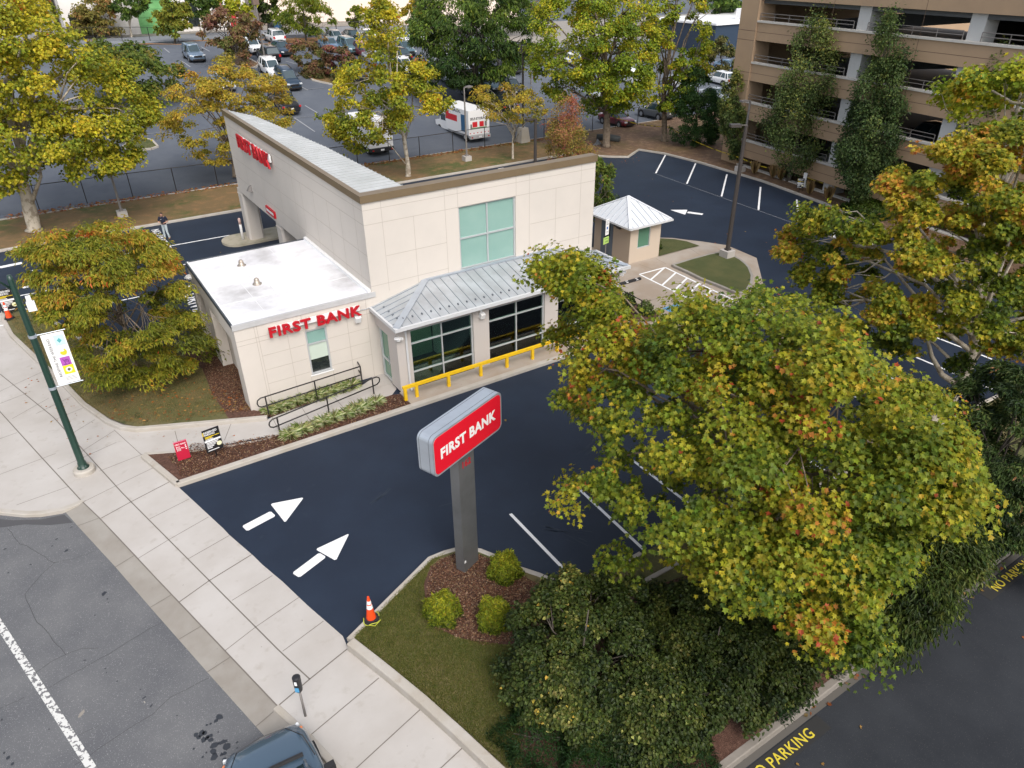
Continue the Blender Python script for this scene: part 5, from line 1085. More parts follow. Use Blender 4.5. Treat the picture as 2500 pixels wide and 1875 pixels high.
cars = [
 ('suv','greyblue',(475,146),1,'grey-blue crossover parked alone facing the camera at upper left of the rear lot'),
 ('suv','white',(672,103),0,'big white boxy sport utility seen from behind at the far end of the rear lot'),
 ('sedan','navy',(690,132),1,'dark sedan facing the camera just below the big white sport utility'),
 ('suv','black',(657,146),0,'black crossover seen from behind with white number plate'),
 ('suv','white',(618,128),1,'white car half hidden behind the reddish island tree'),
 ('pickup','blue',(607,104),1,'blue pickup truck peeking over the reddish island tree'),
 ('suv','white',(664,183),1,'white crossover tucked beside the dark blue crossover'),
 ('suv','navy',(704,208),1,'dark blue crossover facing the camera in the middle of the rear lot'),
 ('pickup','black',(693,262),0,'black pickup truck half hidden by the orange tree behind the bank'),
 ('sedan','silver',(545,212),1,'silver sedan showing through the orange-yellow tree'),
 ('sedan','silver',(820,103),1,'silver-blue sedan at the left end of the row below the far fence'),
 ('sedan','black',(862,101),1,'black sedan in the row below the far fence, second from the left'),
 ('sedan','white',(900,100),1,'white sedan in the far row left of the yellow tree top'),
 ('suv','black',(938,94),1,'black hatchback in the far row behind the yellow tree top'),
 ('sedan','white',(985,106),1,'white sedan in the far row right of the yellow tree top'),
 ('sedan','white',(1020,104),1,'white sedan in the far row beside the dark green tree'),
 ('sedan','blue',(806,122),1,'blue car just above the reddish shrub-like tree'),
 ('suv','teal',(853,127),1,'teal grey crossover in the second row of the rear lot'),
 ('suv','maroon',(893,140),1,'maroon sport utility in the second row of the rear lot'),
 ('sedan','dgreen',(886,115),1,'dark green sedan behind the maroon sport utility'),
 ('sedan','grey',(922,120),1,'dark grey sedan behind the yellow tree trunk top'),
 ('sedan','teal',(985,130),1,'grey-green car between the yellow tree and the dark green tree'),
 ('sedan','black',(975,145),0,'black car with red tail lights right of the yellow tree'),
 ('sedan','silver',(915,156),1,'silver sedan left of the pale yellow tree limbs'),
 ('sedan','blue',(940,170),1,'blue sedan behind the pale limbs of the yellow tree'),
 ('sedan','white',(985,172),1,'white car right of the pale limbs of the yellow tree'),
 ('suv','black',(865,190),1,'black car below the reddish island tree'),
 ('suv','white',(1036,226),0,'white boxy off-roader with black roof bars beside the yellow tree'),
 ('sedan','white',(1070,150),1,'white sedan seen through gaps in the dark green tree, left part'),
 ('sedan','silver',(1105,165),1,'silver sedan seen through the middle of the dark green tree'),
 ('suv','white',(1150,155),1,'white crossover seen through the upper part of the dark green tree'),
 ('sedan','white',(1130,190),1,'white sedan under the dark green tree near its trunk'),
 ('suv','black',(1180,170),1,'black crossover under the dark green tree'),
 ('sedan','teal',(1192,214),1,'pale teal sedan below the dark green tree'),
 ('suv','silver',(1095,200),1,'silver crossover under the left of the dark green tree'),
 ('suv','black',(1160,240),0,'black sport utility in the shade behind the moving truck'),
 ('pickup','black',(1215,262),0,'black pickup truck with red lights behind the small orange tree'),
 ('sedan','black',(1245,222),1,'dark sedan above the small orange tree'),
 ('suv','grey',(1240,170),1,'dark grey crossover right of the dark green tree'),
 ('sedan','maroon',(1505,305),1,'dark red hatchback behind the big green-yellow maple trunk'),
 ('suv','grey',(1600,288),0,'dark sport utility behind the forked maple'),
 ('sedan','white',(1400,160),1,'white sedan glimpsed through the big maple crown, upper'),
 ('sedan','silver',(1430,235),0,'silver sedan glimpsed through the big maple crown, lower'),
 ('suv','white',(1545,205),1,'white crossover glimpsed between the two maples'),
 ('sedan','white',(1655,215),1,'white sedan glimpsed beside the dark evergreen'),
 ('suv','white',(1756,205),0,'white crossover seen from behind left of the garage'),
 ('sedan','blue',(1775,172),1,'blue sedan behind the white crossover left of the garage'),
 ('sedan','silver',(1745,245),1,'silver car low beside the evergreen left of the garage'),
]
for k_, c_, px_, f_, lb in cars: place_car(k_, c_, px_, f_, lb, 'pickup truck' if k_ == 'pickup' else 'car')
for s0_, zz_, c_, lb in ((9.6, 2.35, 'silver', 'silver sedan parked inside the second lowest deck of the garage'), (4.6, 2.35, 'black', 'black crossover parked inside the garage behind the columnar oaks'), (16.5, 5.4, 'grey', 'grey sedan parked inside the third deck of the garage')):
    v_ = G0+GU*s0_+GN*4.2; place_car('sedan' if c_ != 'black' else 'suv', c_, Vector((v_.x, v_.y, zz_-1.18)), 1, lb, 'car', yaw=-math.pi/2-GT, ter=False, grp='cars parked in the garage')
# car on the front road
fc_ = place_car('sedan', 'blue', Vector((.56, 9.36, -.12)), 0, 'grey-blue car parked at the kerb by the parking meter, at the bottom edge', 'car', ter=False, grp=None)
for ch in fc_.children:
    if ch.name.split('.')[0] in ('body', 'roof', 'pillars'): ch.material_slots[0].material = mat('paint_near', (.085,.135,.19), .25, metal=.35, coat=.9)
nb = [c for c in fc_.children if c.name.startswith('body')][0]
q = MB(); q.tube([(1.15,.8,.955),(1.75,.74,.885),(2.22,.5,.74),(2.3,0,.73),(2.22,-.5,.74),(1.75,-.74,.885),(1.15,-.8,.955)], .009, 5); o = link('bonnet_seam', q.mesh('bonnet_seam'), M_black, nb)
q = MB(); q.tube([(.35,.62,1.02),(1.0,.1,1.0)], .012, 5); q.tube([(.55,-.1,.99),(1.05,-.55,.99)], .012, 5); link('wiper', q.mesh('wiper'), M_black, fc_)
q = MB(); q.tube([(1.28,-.6,.98),(1.32,0,.99),(1.28,.6,.98)], .05, 6); link('cowl', q.mesh('cowl'), M_rub, fc_)
fc_.scale = (1.1, 1.13, 1.05)
for ch in list(fc_.children):
    if ch.name.split('.')[0] in ('headlight', 'grille', 'rear_bumper_trim'): bpy.data.objects.remove(ch)
for sy in (1, -1): q = MB(); q.obox((2.185,sy*.66,.62), Vector((.85,-sy*.5,0)), Vector((sy*.5,.85,0)), Z, .05,.26,.1); hl = link('headlight', q.mesh('headlight'), M_lamp, fc_); q = MB(); q.obox((2.06,sy*.765,.64), Vector((.5,-sy*.85,0)), Vector((sy*.85,.5,0)), Z, .05,.14,.09); link('indicator', q.mesh('indicator'), mat('amber', (.7,.22,.08), .3), hl)
# box trucks
def box_truck(label, loc, full=True):
    t_ = thing('box_truck', label, 'truck', tuple(loc), 0); x, y, z = loc; q = MB(); q.box(x-1.2,x+1.2,y,y+4.7,z+.75,z+3.05); q.box(x-1.1,x+1.1,y+4.7,y+5.9,z+2.1,z+3.05); bx_ = q.build('cargo_box', M_wh, t_)
    q = MB(); q.prism([(0,0)]*0+[(y+4.75,z+.5),(y+7.4,z+.5),(y+7.5,z+1.15),(y+6.55,z+1.35),(y+5.9,z+2.05),(y+4.75,z+2.1)], x-.98, x+.98)
    q.v = [(v[2], v[0], v[1]) for v in q.v]; cb = q.build('cab', M_wh, t_)
    q = MB(); q.box(x-1.0,x-.975,y+5.2,y+6.2,z+1.35,z+1.95); q.box(x+.975,x+1.0,y+5.2,y+6.2,z+1.35,z+1.95); q.build('side_window', M_cglass, cb)
    for wy in (1.1, 6.6):
        for sx in (-1, 1): q = MB(); q.tube([(x+sx*.72,y+wy,z+.4),(x+sx*1.0,y+wy,z+.4)], .4, 16); wh = q.build('wheel', M_tyre, t_); q = MB(); q.tube([(x+sx*.9,y+wy,z+.4),(x+sx*1.02,y+wy,z+.4)], .2, 12); q.build('rim', M_wh, wh)
    q = MB(); q.box(x-1.15,x+1.15,y-.25,y+.1,z+.42,z+.72); q.box(x-.95,x+.95,y+.1,y+4.7,z+.45,z+.75); q.build('chassis', M_rub if not full else M_fasc, t_)
    for sx in (-1, 1): q = MB(); q.box(x+sx*.95-.08,x+sx*.95+.08,y-.27,y-.25,z+.5,z+.62); q.build('tail_light', M_tail, t_)
    q = MB(); q.box(x-.2,x+.15,y-.275,y-.255,z+.5,z+.66); q.build('number_plate', M_wh, t_)
    return t_, bx_
tl = P(1147,352); TX, TY = tl.x+1.25, tl.y+.2
t_, bx_ = box_truck('white moving truck with red stripe and SELF-STORAGE lettering behind the fence', (TX, TY, .02))
M_tr = mat('truck_red', (.62,.02,.03), .5); M_tb = mat('truck_blue', (.03,.12,.25), .5)
def tq(name, m_, *bs): q = MB(); [q.box(*b_) for b_ in bs]; q.build(name, m_, bx_)
tq('red_stripe', M_tr, (TX-1.206,TX-1.2,TY+2.3,TY+4.7,1.75,2.35), (TX-1.206,TX-1.2,TY+4.0,TY+4.7,2.35,2.6)); tq('blue_graphic', M_tb, (TX-1.206,TX-1.2,TY+.5,TY+1.5,1.0,2.6))
tq('red_doors_graphic', M_tr, (TX-.75,TX-.2,TY-.006,TY,1.5,2.0), (TX+.05,TX+.55,TY-.006,TY,1.5,2.0)); tq('frame_graphic', mat('truck_green', (.15,.3,.1), .5), (TX-.95,TX+.9,TY-.004,TY,1.38,1.46)); tq('grey_graphic', M_pole, (TX-1.0,TX-.8,TY-.006,TY,1.35,1.8),(TX+.65,TX+.9,TY-.006,TY,1.5,2.0))
tq('rear_reflectors', M_tr, *[(TX-1.1+.42*i,TX-.95+.42*i,TY-.008,TY,.9,.98) for i in range(6)])
q = MB(); put_text(q, 'SELF-STORAGE', (TX-1.0,TY-.002,2.18), (1,0,0), Z, 2.0, .24, .006, .03); q.build('lettering', M_sb, bx_)
q = MB(); put_text(q, 'U-HAUL', (TX-1.202,TY+4.4,2.68), (0,-1,0), Z, 2.9, .26, .006, .03); q.build('side_lettering', M_sb, bx_)
t2 = P(908,386); t_, b2_ = box_truck('white cargo truck with black rear bumper under the yellow tree', (t2.x+1.2, t2.y+.3, .02), False)

# ------------------------------------------------------------ person with a controller
PP = P(409,582); pt = thing('person', 'person in navy polo shirt and pale jeans holding a controller on the drive lane', 'person', tuple(PP), rad(-25))
def blobmesh(name, parts, vox, m_, parent):
    q = MB()
    for kind_, *a in parts:
        if kind_ == 't': q.tube(a[0], a[1], 12); [q.lathe(Vector(p_)-Z*0, [(r_*math.cos(t_), r_*math.sin(t_)) for t_ in np.linspace(-1.5,1.5,7)], 12) for p_, r_ in zip(a[0], a[1])]
        else: c_, rx, ry, rz_ = a; q.add([Vector(c_)+Vector((rx*math.cos(u_)*math.cos(t_), ry*math.sin(u_)*math.cos(t_), rz_*math.sin(t_))) for t_ in np.linspace(-1.5,1.5,9) for u_ in np.linspace(0,6.283,15)[:-1]], [(i*14+k, i*14+(k+1)%14, (i+1)*14+(k+1)%14, (i+1)*14+k) for i in range(8) for k in range(14)]+[tuple(range(13,-1,-1)), tuple(range(8*14,9*14))])
    me = q.mesh(name); o = bpy.data.objects.new(name, me); COL.objects.link(o); md = o.modifiers.new('r', 'REMESH'); md.mode = 'VOXEL'; md.voxel_size = vox; md.use_smooth_shade = True
    sm = o.modifiers.new('s', 'SMOOTH'); sm.iterations = 3
    me2 = bpy.data.meshes.new_from_object(o.evaluated_get(bpy.context.evaluated_depsgraph_get())); bpy.data.objects.remove(o); me2.name = name
    me2.polygons.foreach_set('use_smooth', [True]*len(me2.polygons)); return link(name, me2, m_, parent)
# facing -y; left/right = x
arms = []; 
for sx in (-1, 1):
    sh, el, wr = (sx*.20,.0,1.44), (sx*.29,-.02,1.17), (sx*.085,-.27,1.13)
    arms.append(('t', [sh, (sx*.25,0,1.3), el], [.055,.05,.042])); arms.append(('t', [el, (sx*.2,-.14,1.15), wr], [.042,.038,.026]))
    arms.append(('e', (sx*.06,-.31,1.135), .028,.045,.016))
    for k, (dx_, L_) in enumerate(((-.022,.07),(-.008,.08),(.008,.078),(.022,.062))): arms.append(('t', [(sx*(.045+dx_*.6),-.34,1.135),(sx*(.03+dx_*.6),-.36-L_*.2,1.125),(sx*(.012+dx_*.4),-.355,1.10)], [.009,.0085,.007]))
    arms.append(('t', [(sx*.05,-.29,1.15),(sx*.025,-.31,1.165),(sx*.01,-.33,1.165)], [.011,.01,.008]))
body = arms+[('e', (0,.0,1.25), .165,.105,.26), ('e', (0,.01,1.42), .19,.09,.09), ('t', [(0,.0,1.45),(0,-.02,1.56)], [.058,.054]), ('e', (0,-.035,1.655), .074,.092,.115), ('e', (0,-.13,1.64), .012,.018,.02), ('e', (0,-.045,1.575), .045,.06,.03),
  ('e', (.077,-.03,1.65), .012,.02,.03), ('e', (-.077,-.03,1.65), .012,.02,.03), ('e', (0,0,.98), .165,.11,.14)]
for sx, fx_ in ((-1,-.02),(1,-.08)): body += [('t', [(sx*.09,0,.93),(sx*.11,fx_,.5),(sx*(.12 if sx < 0 else .17),fx_,.09)], [.085,.06,.042])]
bo = blobmesh('body', body, .011, M_skin, pt)
sh_ = [('e', (0,.0,1.24), .178,.12,.24), ('e', (0,.012,1.42), .20,.10,.085), ('e', (0,0,1.02), .172,.122,.08), ('t', [(0,-.005,1.46),(0,-.015,1.50)], [.07,.066])]
for sx in (-1, 1): sh_.append(('t', [(sx*.19,.0,1.45),(sx*.24,0,1.34),(sx*.265,-.005,1.25)], [.07,.066,.062]))
blobmesh('polo_shirt', sh_, .012, mat('navy_cloth', (.012,.016,.035), .9), bo)
tr_ = [('e', (0,0,.94), .172,.12,.1)]
for sx, fx_ in ((-1,-.02),(1,-.08)): tr_ += [('t', [(sx*.09,0,.92),(sx*.10,fx_*.6,.7),(sx*.115,fx_,.48),(sx*(.125 if sx < 0 else .17),fx_,.11)], [.098,.085,.07,.062])]
blobmesh('jeans', tr_, .012, mat('pale_denim', (.40,.46,.48), .9), bo)
for sx in (-1, 1): x_ = .125 if sx < 0 else .17; blobmesh('shoe', [('e', (sx*x_,-.06-.02,.05), .05,.135,.05), ('t', [(sx*x_,-.02,.05),(sx*x_,0,.12)], [.048,.05])], .012, mat('tan_shoe', (.42,.25,.14), .8), bo)
blobmesh('hair', [('e', (0,-.015,1.70), .085,.098,.085), ('e', (0,.03,1.66), .08,.07,.08)], .012, mat('dark_hair', (.02,.013,.009), .8), bo)
q = MB(); q.box(-.1,-.04,-.125,-.118,1.34,1.36); link('chest_logo', q.mesh('chest_logo'), M_wh, bo)
for sx in (-1, 1): q = MB(); q.lathe((sx*.028,-.118,1.665), [(.004,-.006),(.009,0),(.004,.006)], 8); link('eye', q.mesh('eye'), M_sb, bo)
q = MB(); q.box(-.025,.025,-.108,-.1,1.60,1.607); link('mouth', q.mesh('mouth'), mat('lip', (.35,.12,.1), .6), bo)
cr = thing('controller', 'small dark grey controller held in both hands by the person on the drive lane', 'controller', tuple(PP), rad(-25)); q = MB(); q.obox((0,-.335,1.15), (1,0,0), (0,.9,.3), (0,-.3,.9), .13,.09,.03); q.obox((0,-.39,1.21), (1,0,0), (0,.3,1), (0,-1,.3), .1,.09,.012); link('case', q.mesh('case'), M_sb, cr)

# ------------------------------------------------------------ trees and plants
def inpoly(pts, poly):
    x, y = pts[:, 0], pts[:, 1]; r = np.zeros(len(x), bool); n = len(poly); j = n-1
    for i in range(n):
        xi, yi = poly[i]; xj, yj = poly[j]
        if yi != yj: r ^= ((yi > y) != (yj > y)) & (x < (xj-xi)*(y-yi)/(yj-yi)+xi)
        j = i
    return r
def tmpl(right, fold=.12, droop=.2):
    r = [(x, y) for x, y in right]; n = len(r)
    v = [(x, y, fold*x-droop*y*y) for x, y in r]+[(-x, y, fold*x-droop*y*y) for x, y in r]
    return np.array(v, float), [tuple(range(n)), tuple(range(2*n-1, n-1, -1))]
LT = {'maple': tmpl([(0,0),(.2,.02),(.5,.1),(.34,.34),(.54,.66),(.2,.6),(0,1)], .25, .15),
      'oval': tmpl([(0,0),(.3,.3),(.26,.7),(0,1)], .3, .25), 'lance': tmpl([(0,0),(.17,.3),(.14,.65),(0,1)], .3, .4),
      'heart': tmpl([(0,.05),(.28,0),(.46,.25),(.3,.65),(0,1)], .3, .25), 'blade': tmpl([(0,0),(.028,.35),(.022,.7),(0,1)], .3, .75), 'broad': tmpl([(0,0),(.40,.25),(.36,.65),(0,1)], .3, .2), 'grass': tmpl([(0,0),(.09,.3),(0,1)], .3, .4),
      'needle': tmpl([(0,0),(.10,.3),(0,1)], .3, .1)}
def leaves_mesh(name, kind, pos, nrm, tan, size, col):
    tv, tf = LT[kind]; N = len(pos); K = len(tv)
    t = tan-nrm*np.sum(tan*nrm, 1)[:, None]; t /= np.linalg.norm(t, axis=1)[:, None]+1e-9; b = np.cross(t, nrm)
    V = pos[:, None, :]+size[:, None, None]*(b[:, None, :]*tv[None, :, 0, None]+t[:, None, :]*tv[None, :, 1, None]+nrm[:, None, :]*tv[None, :, 2, None])
    me = bpy.data.meshes.new(name); me.vertices.add(N*K); me.vertices.foreach_set('co', V.astype(np.float32).ravel())
    fl = [len(f) for f in tf]; base = np.concatenate([np.array(f) for f in tf]); L = len(base)
    idx = (np.arange(N)[:, None]*K+base[None, :]).ravel(); me.loops.add(N*L); me.loops.foreach_set('vertex_index', idx.astype(np.int32))
    me.polygons.add(N*len(tf)); st = np.cumsum([0]+fl[:-1]); ls = (np.arange(N)[:, None]*L+st[None, :]).ravel()
    me.polygons.foreach_set('loop_start', ls.astype(np.int32))
    me.update(calc_edges=True)
    a = me.color_attributes.new('col', 'FLOAT_COLOR', 'POINT'); c4 = np.ones((N*K, 4), np.float32); c4[:, :3] = np.repeat(col, K, 0); a.data.foreach_set('color', c4.ravel())
    return me
def unit(a): return a/(np.linalg.norm(a, axis=1)[:, None]+1e-9)
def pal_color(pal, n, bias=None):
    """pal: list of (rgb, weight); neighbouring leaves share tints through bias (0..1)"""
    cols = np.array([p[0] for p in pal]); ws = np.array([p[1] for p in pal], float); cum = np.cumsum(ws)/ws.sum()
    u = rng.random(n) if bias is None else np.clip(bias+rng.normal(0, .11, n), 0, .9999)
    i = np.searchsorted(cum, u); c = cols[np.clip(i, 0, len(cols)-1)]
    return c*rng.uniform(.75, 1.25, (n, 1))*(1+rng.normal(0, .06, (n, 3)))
LUM = 1.7
def tree(name, label, base, outline, kind, pal, lsize, nleaf, ncl=70, bark=None, tr=.16, trunk=None, holes=(), depth=1.0, group=None, up=.75, droop=.25, rc=.17, shell=2.2, zmin=.6, nlimb=16, cat='tree', topcol=None, flat=.6, limbpx=(), limr=.3, rz_min=.35, root=True, lum=None):
    B = np.array(base, float); poly = np.array(outline, float)
    A = 0; cx = cy = 0
    for i in range(len(poly)):
        x0, y0 = poly[i-1]; x1, y1 = poly[i]; c = x0*y1-x1*y0; A += c; cx += (x0+x1)*c; cy += (y0+y1)*c
    cx /= 3*A; cy /= 3*A
    d = ray(cx, cy); t = (d[:2] @ B[:2])/(d[:2] @ d[:2]); C = np.array([0, 0, CAMH])+d*t
    D = RC[2] @ (C-np.array([0, 0, CAMH])); w_ = poly[:, 0].max()-poly[:, 0].min(); h_ = poly[:, 1].max()-poly[:, 1].min()
    a = w_/2*D/FOC; se = -d[2]/np.linalg.norm(d); ce = math.sqrt(1-se*se)
    hh = h_/2*D/FOC; c2 = max(hh*hh-(a*depth*se)**2, (rz_min*a)**2)**.5/ce
    # clump centres: inside the outline as seen, spread in depth through the crown's ellipsoid
    cl = []; tries = 0
    hz = unit(np.array([[d[0], d[1], 0]]))[0]
    lo, hi = poly.min(0), poly.max(0); C0 = np.array([0, 0, CAMH])
    while len(cl) < ncl and tries < 60:
        s_ = rng.uniform(lo, hi, (400, 2)); m_ = inpoly(s_, outline)
        for hx, hy, hr in holes: m_ &= np.hypot(s_[:, 0]-hx, s_[:, 1]-hy) > hr*1.15
        s_ = s_[m_]; dd = unit(np.stack([(s_[:, 0]-CX)/FOC, (s_[:, 1]-CY)/FOC, np.ones(len(s_))], 1) @ RC)
        tc = (C-C0) @ dd.T; q0 = C0+dd*tc[:, None]; rho = np.minimum(1, np.sqrt((((q0-C)*np.array([1/a, 1/a, 1/max(c2, .5)]))**2).sum(1)))
        chord = a*depth*np.sqrt(1-rho**2*.92); u_ = rng.uniform(-1, 1, len(s_)); u_ = np.sign(u_)*np.abs(u_)**.6
        p = q0+dd*(chord*u_)[:, None]; p = p[(p[:, 2] > B[2]+zmin)]
        cl += list(p); tries += 1
    cl = np.array(cl[:ncl]); ncl = len(cl)
    R_ = rc*a*rng.uniform(.5, 1.25, ncl)
    w2 = (R_+.02*a)**2*rng.uniform(.35, 1.6, ncl); w2 /= w2.sum(); ci = rng.choice(ncl, int(nleaf*1.25), p=w2); n = len(ci)
    off = rng.normal(size=(n, 3)); off *= np.minimum(1, 1.9/np.linalg.norm(off, axis=1))[:, None]; off = off*.5*np.array([1, 1, flat]); off[:, 2] += .18*np.sin(off[:, 0]*5+ci)*flat; pos = cl[ci]+off*R_[ci][:, None]
    pos[:, 2] += .25*R_[ci]*(1-np.hypot(off[:, 0], off[:, 1])**2)
    s_ = proj(pos); ok = (pos[:, 2] > B[2]+.1)
    for hx, hy, hr in holes: ok &= np.hypot(s_[:, 0]-hx, s_[:, 1]-hy) > hr*rng.uniform(.5, 1.1, n)
    ok &= inpoly(s_, outline) | (rng.random(n) < .30)
    pos, off, ci = pos[ok][:nleaf], off[ok][:nleaf], ci[ok][:nleaf]; n = len(pos)
    out = unit(pos-C); nr = unit(np.array([[0, 0, up]])+out*.35+off*.45+rng.normal(0, .55, (n, 3)))
    tg = unit(out*np.array([1, 1, .2])+off*.6+np.array([[0, 0, -droop]])+rng.normal(0, .5, (n, 3)))
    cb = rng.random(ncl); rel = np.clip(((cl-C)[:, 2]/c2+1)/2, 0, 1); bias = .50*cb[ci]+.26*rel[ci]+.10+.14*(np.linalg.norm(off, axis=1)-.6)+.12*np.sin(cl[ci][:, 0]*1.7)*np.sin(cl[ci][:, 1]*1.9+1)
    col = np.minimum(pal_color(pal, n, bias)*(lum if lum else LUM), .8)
    sz = lsize*rng.uniform(.65, 1.2, n)
    th_ = thing(name, label, cat, tuple(B), 0, group)
    me = leaves_mesh('crown', kind, pos-B, nr, tg, sz, col); link('crown', me, LEAF, th_)
    # trunk and limbs
    q = MB(); topz = C[2]+c2*.55
    if trunk:
        n_ = np.array([hz[0], hz[1], 0]); tp_ = [Vector(B)]+[onplane(x, y, B, n_) for x, y in trunk]
    else:
        e = C-B; tp_ = [Vector(B+e*f*np.array([1, 1, 1])+rng.normal(0, .06*a, 3)*np.array([1, 1, 0])*min(1, f*2)) for f in (0, .25, .5, .75, 1.0)]+[Vector((C[0], C[1], topz))]
    k = len(tp_); rad_ = [tr*(1.35 if i == 0 else 1)*(1-.85*i/(k-1)) for i in range(k)]
    tp2 = []; r2 = []
    for i in range(k-1):
        for f in (0, .5): tp2.append(tp_[i].lerp(tp_[i+1], f)); r2.append(rad_[i]+(rad_[i+1]-rad_[i])*f)
    tp2.append(tp_[-1]); r2.append(rad_[-1])
    if root: tp2.insert(1, tp2[0].lerp(tp2[1], .12)); r2.insert(1, tr*1.05); r2[0] = tr*1.5
    q.tube(tp2, r2, 10)
    order = rng.permutation(ncl)[:nlimb]
    for i in order:
        e = Vector(cl[i]); f = rng.uniform(limr, .85); j = min(int(f*(len(tp2)-1)), len(tp2)-2); s0 = tp2[j].lerp(tp2[j+1], .5)
        if s0.z > e.z+.3*a: s0 = tp2[max(1, int(len(tp2)*.35))]
        m1 = s0.lerp(e, .35)+Vector((0, 0, .12*(e-s0).length))+Vector(rng.normal(0, .05*a, 3)); m2 = s0.lerp(e, .7)+Vector((0, 0, .1*(e-s0).length))+Vector(rng.normal(0, .05*a, 3))
        rb = min(r2[j]*.55, tr*.45); q.tube([s0, m1, m2, e], [rb, rb*.7, rb*.45, rb*.15], 6)
        dist = np.linalg.norm(cl-cl[i], axis=1)
        for jx in np.argsort(dist)[1:4]: e2 = Vector(cl[jx]); q.tube([m2, m2.lerp(e2, .5)+Vector(rng.normal(0, .04*a, 3)), e2], [rb*.4, rb*.28, rb*.1], 4)
    for path, r0 in limbpx:
        n_ = np.array([hz[0], hz[1], 0]); p0 = B-n_*a*.25*0
        lp = [onplane(x, y, C-n_*a*.35 if len(path[0]) > 2 else B, n_) for x, y in [pp[:2] for pp in path]]; q.tube(lp, [r0*(1-.75*i/(len(lp)-1)) for i in range(len(lp))], 7)
    q.build('trunk', bark or M_bark, th_, True)
    return th_
YG = [((.075,.10,.012),2.2),((.15,.165,.015),3),((.25,.225,.016),3.4),((.34,.275,.018),2.2),((.38,.21,.020),.4),((.32,.09,.018),.12)]
OY = [((.11,.115,.018),2),((.20,.165,.02),3),((.27,.20,.024),2.8),((.29,.165,.025),1.4),((.22,.10,.03),.5)]
GR = [((.022,.045,.012),2.5),((.045,.075,.014),3),((.085,.125,.018),2.2),((.13,.16,.022),.8)]
MG = [((.055,.085,.010),2),((.11,.15,.012),3),((.20,.215,.014),2.8),((.30,.25,.016),1.8),((.34,.17,.018),.5)]
DG = [((.016,.027,.008),2.8),((.034,.050,.011),3),((.065,.082,.016),1.9),((.13,.135,.035),.6)]
FG = [((.035,.055,.008),2.0),((.08,.11,.010),3),((.15,.165,.012),3.4),((.24,.215,.014),2.8),((.31,.22,.015),1.3),((.30,.12,.02),.5),((.24,.045,.015),.14)]
FGM = [((.03,.052,.008),2.4),((.07,.10,.010),3.2),((.125,.145,.012),3.2),((.19,.18,.013),2.2),((.26,.195,.015),1.1),((.27,.115,.02),.8),((.24,.05,.018),.25)]
FGR = [((.035,.055,.008),2.2),((.08,.105,.010),3),((.16,.16,.012),2.4),((.25,.19,.016),2),((.29,.14,.02),1.6),((.24,.075,.02),.8)]
RG = [((.10,.10,.018),2),((.20,.15,.035),2),((.24,.11,.055),2.2),((.22,.065,.045),1.4)]
RO = [((.07,.085,.02),2.2),((.12,.10,.035),2.2),((.15,.085,.045),2),((.13,.06,.045),1.2)]
OG = [((.05,.06,.009),2.2),((.11,.12,.013),3),((.19,.175,.018),2.6),((.27,.17,.022),1.8),((.32,.085,.02),.5)]
CG = [((.035,.055,.018),2.2),((.065,.09,.026),3),((.12,.14,.035),2.2),((.2,.18,.035),.7)]
LS = [(P(85,562,.12))]
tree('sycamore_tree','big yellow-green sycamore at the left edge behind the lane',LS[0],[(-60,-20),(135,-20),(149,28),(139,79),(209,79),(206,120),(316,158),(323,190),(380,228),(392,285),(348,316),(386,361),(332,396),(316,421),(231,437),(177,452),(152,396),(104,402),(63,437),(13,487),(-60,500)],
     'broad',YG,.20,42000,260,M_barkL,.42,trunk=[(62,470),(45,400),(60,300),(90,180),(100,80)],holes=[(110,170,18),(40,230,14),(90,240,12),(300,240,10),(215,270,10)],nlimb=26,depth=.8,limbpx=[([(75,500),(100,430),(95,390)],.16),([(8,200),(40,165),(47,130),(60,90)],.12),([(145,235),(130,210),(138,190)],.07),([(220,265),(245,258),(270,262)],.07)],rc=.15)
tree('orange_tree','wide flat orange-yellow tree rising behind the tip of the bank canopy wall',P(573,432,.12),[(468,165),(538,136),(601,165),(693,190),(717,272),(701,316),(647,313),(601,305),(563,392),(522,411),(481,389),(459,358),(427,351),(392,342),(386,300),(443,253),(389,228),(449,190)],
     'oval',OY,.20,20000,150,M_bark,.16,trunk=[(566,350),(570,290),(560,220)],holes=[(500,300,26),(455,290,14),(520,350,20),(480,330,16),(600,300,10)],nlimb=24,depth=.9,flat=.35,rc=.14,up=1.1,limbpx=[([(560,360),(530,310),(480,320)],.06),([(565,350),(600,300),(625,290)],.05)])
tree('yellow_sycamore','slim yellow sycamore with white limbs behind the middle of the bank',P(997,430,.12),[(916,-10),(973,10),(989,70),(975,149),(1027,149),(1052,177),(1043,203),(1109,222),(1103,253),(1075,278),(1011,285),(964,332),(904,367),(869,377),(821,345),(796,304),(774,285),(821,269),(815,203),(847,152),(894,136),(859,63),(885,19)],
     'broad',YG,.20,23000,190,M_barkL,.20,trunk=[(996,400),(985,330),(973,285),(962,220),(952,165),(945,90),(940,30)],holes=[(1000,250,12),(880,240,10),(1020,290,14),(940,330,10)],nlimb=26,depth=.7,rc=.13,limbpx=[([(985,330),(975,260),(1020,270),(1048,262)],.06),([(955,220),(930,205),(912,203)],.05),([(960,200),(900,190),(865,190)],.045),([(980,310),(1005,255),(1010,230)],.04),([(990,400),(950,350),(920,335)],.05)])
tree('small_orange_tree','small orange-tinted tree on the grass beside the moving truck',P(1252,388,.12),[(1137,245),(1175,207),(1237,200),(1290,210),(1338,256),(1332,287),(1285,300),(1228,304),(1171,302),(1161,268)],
     'oval',OY,.18,5500,70,M_barkL,.10,trunk=[(1252,340),(1253,310),(1245,260)],nlimb=16,depth=.9,flat=.45,rc=.16,holes=[(1220,235,9),(1275,260,8)])
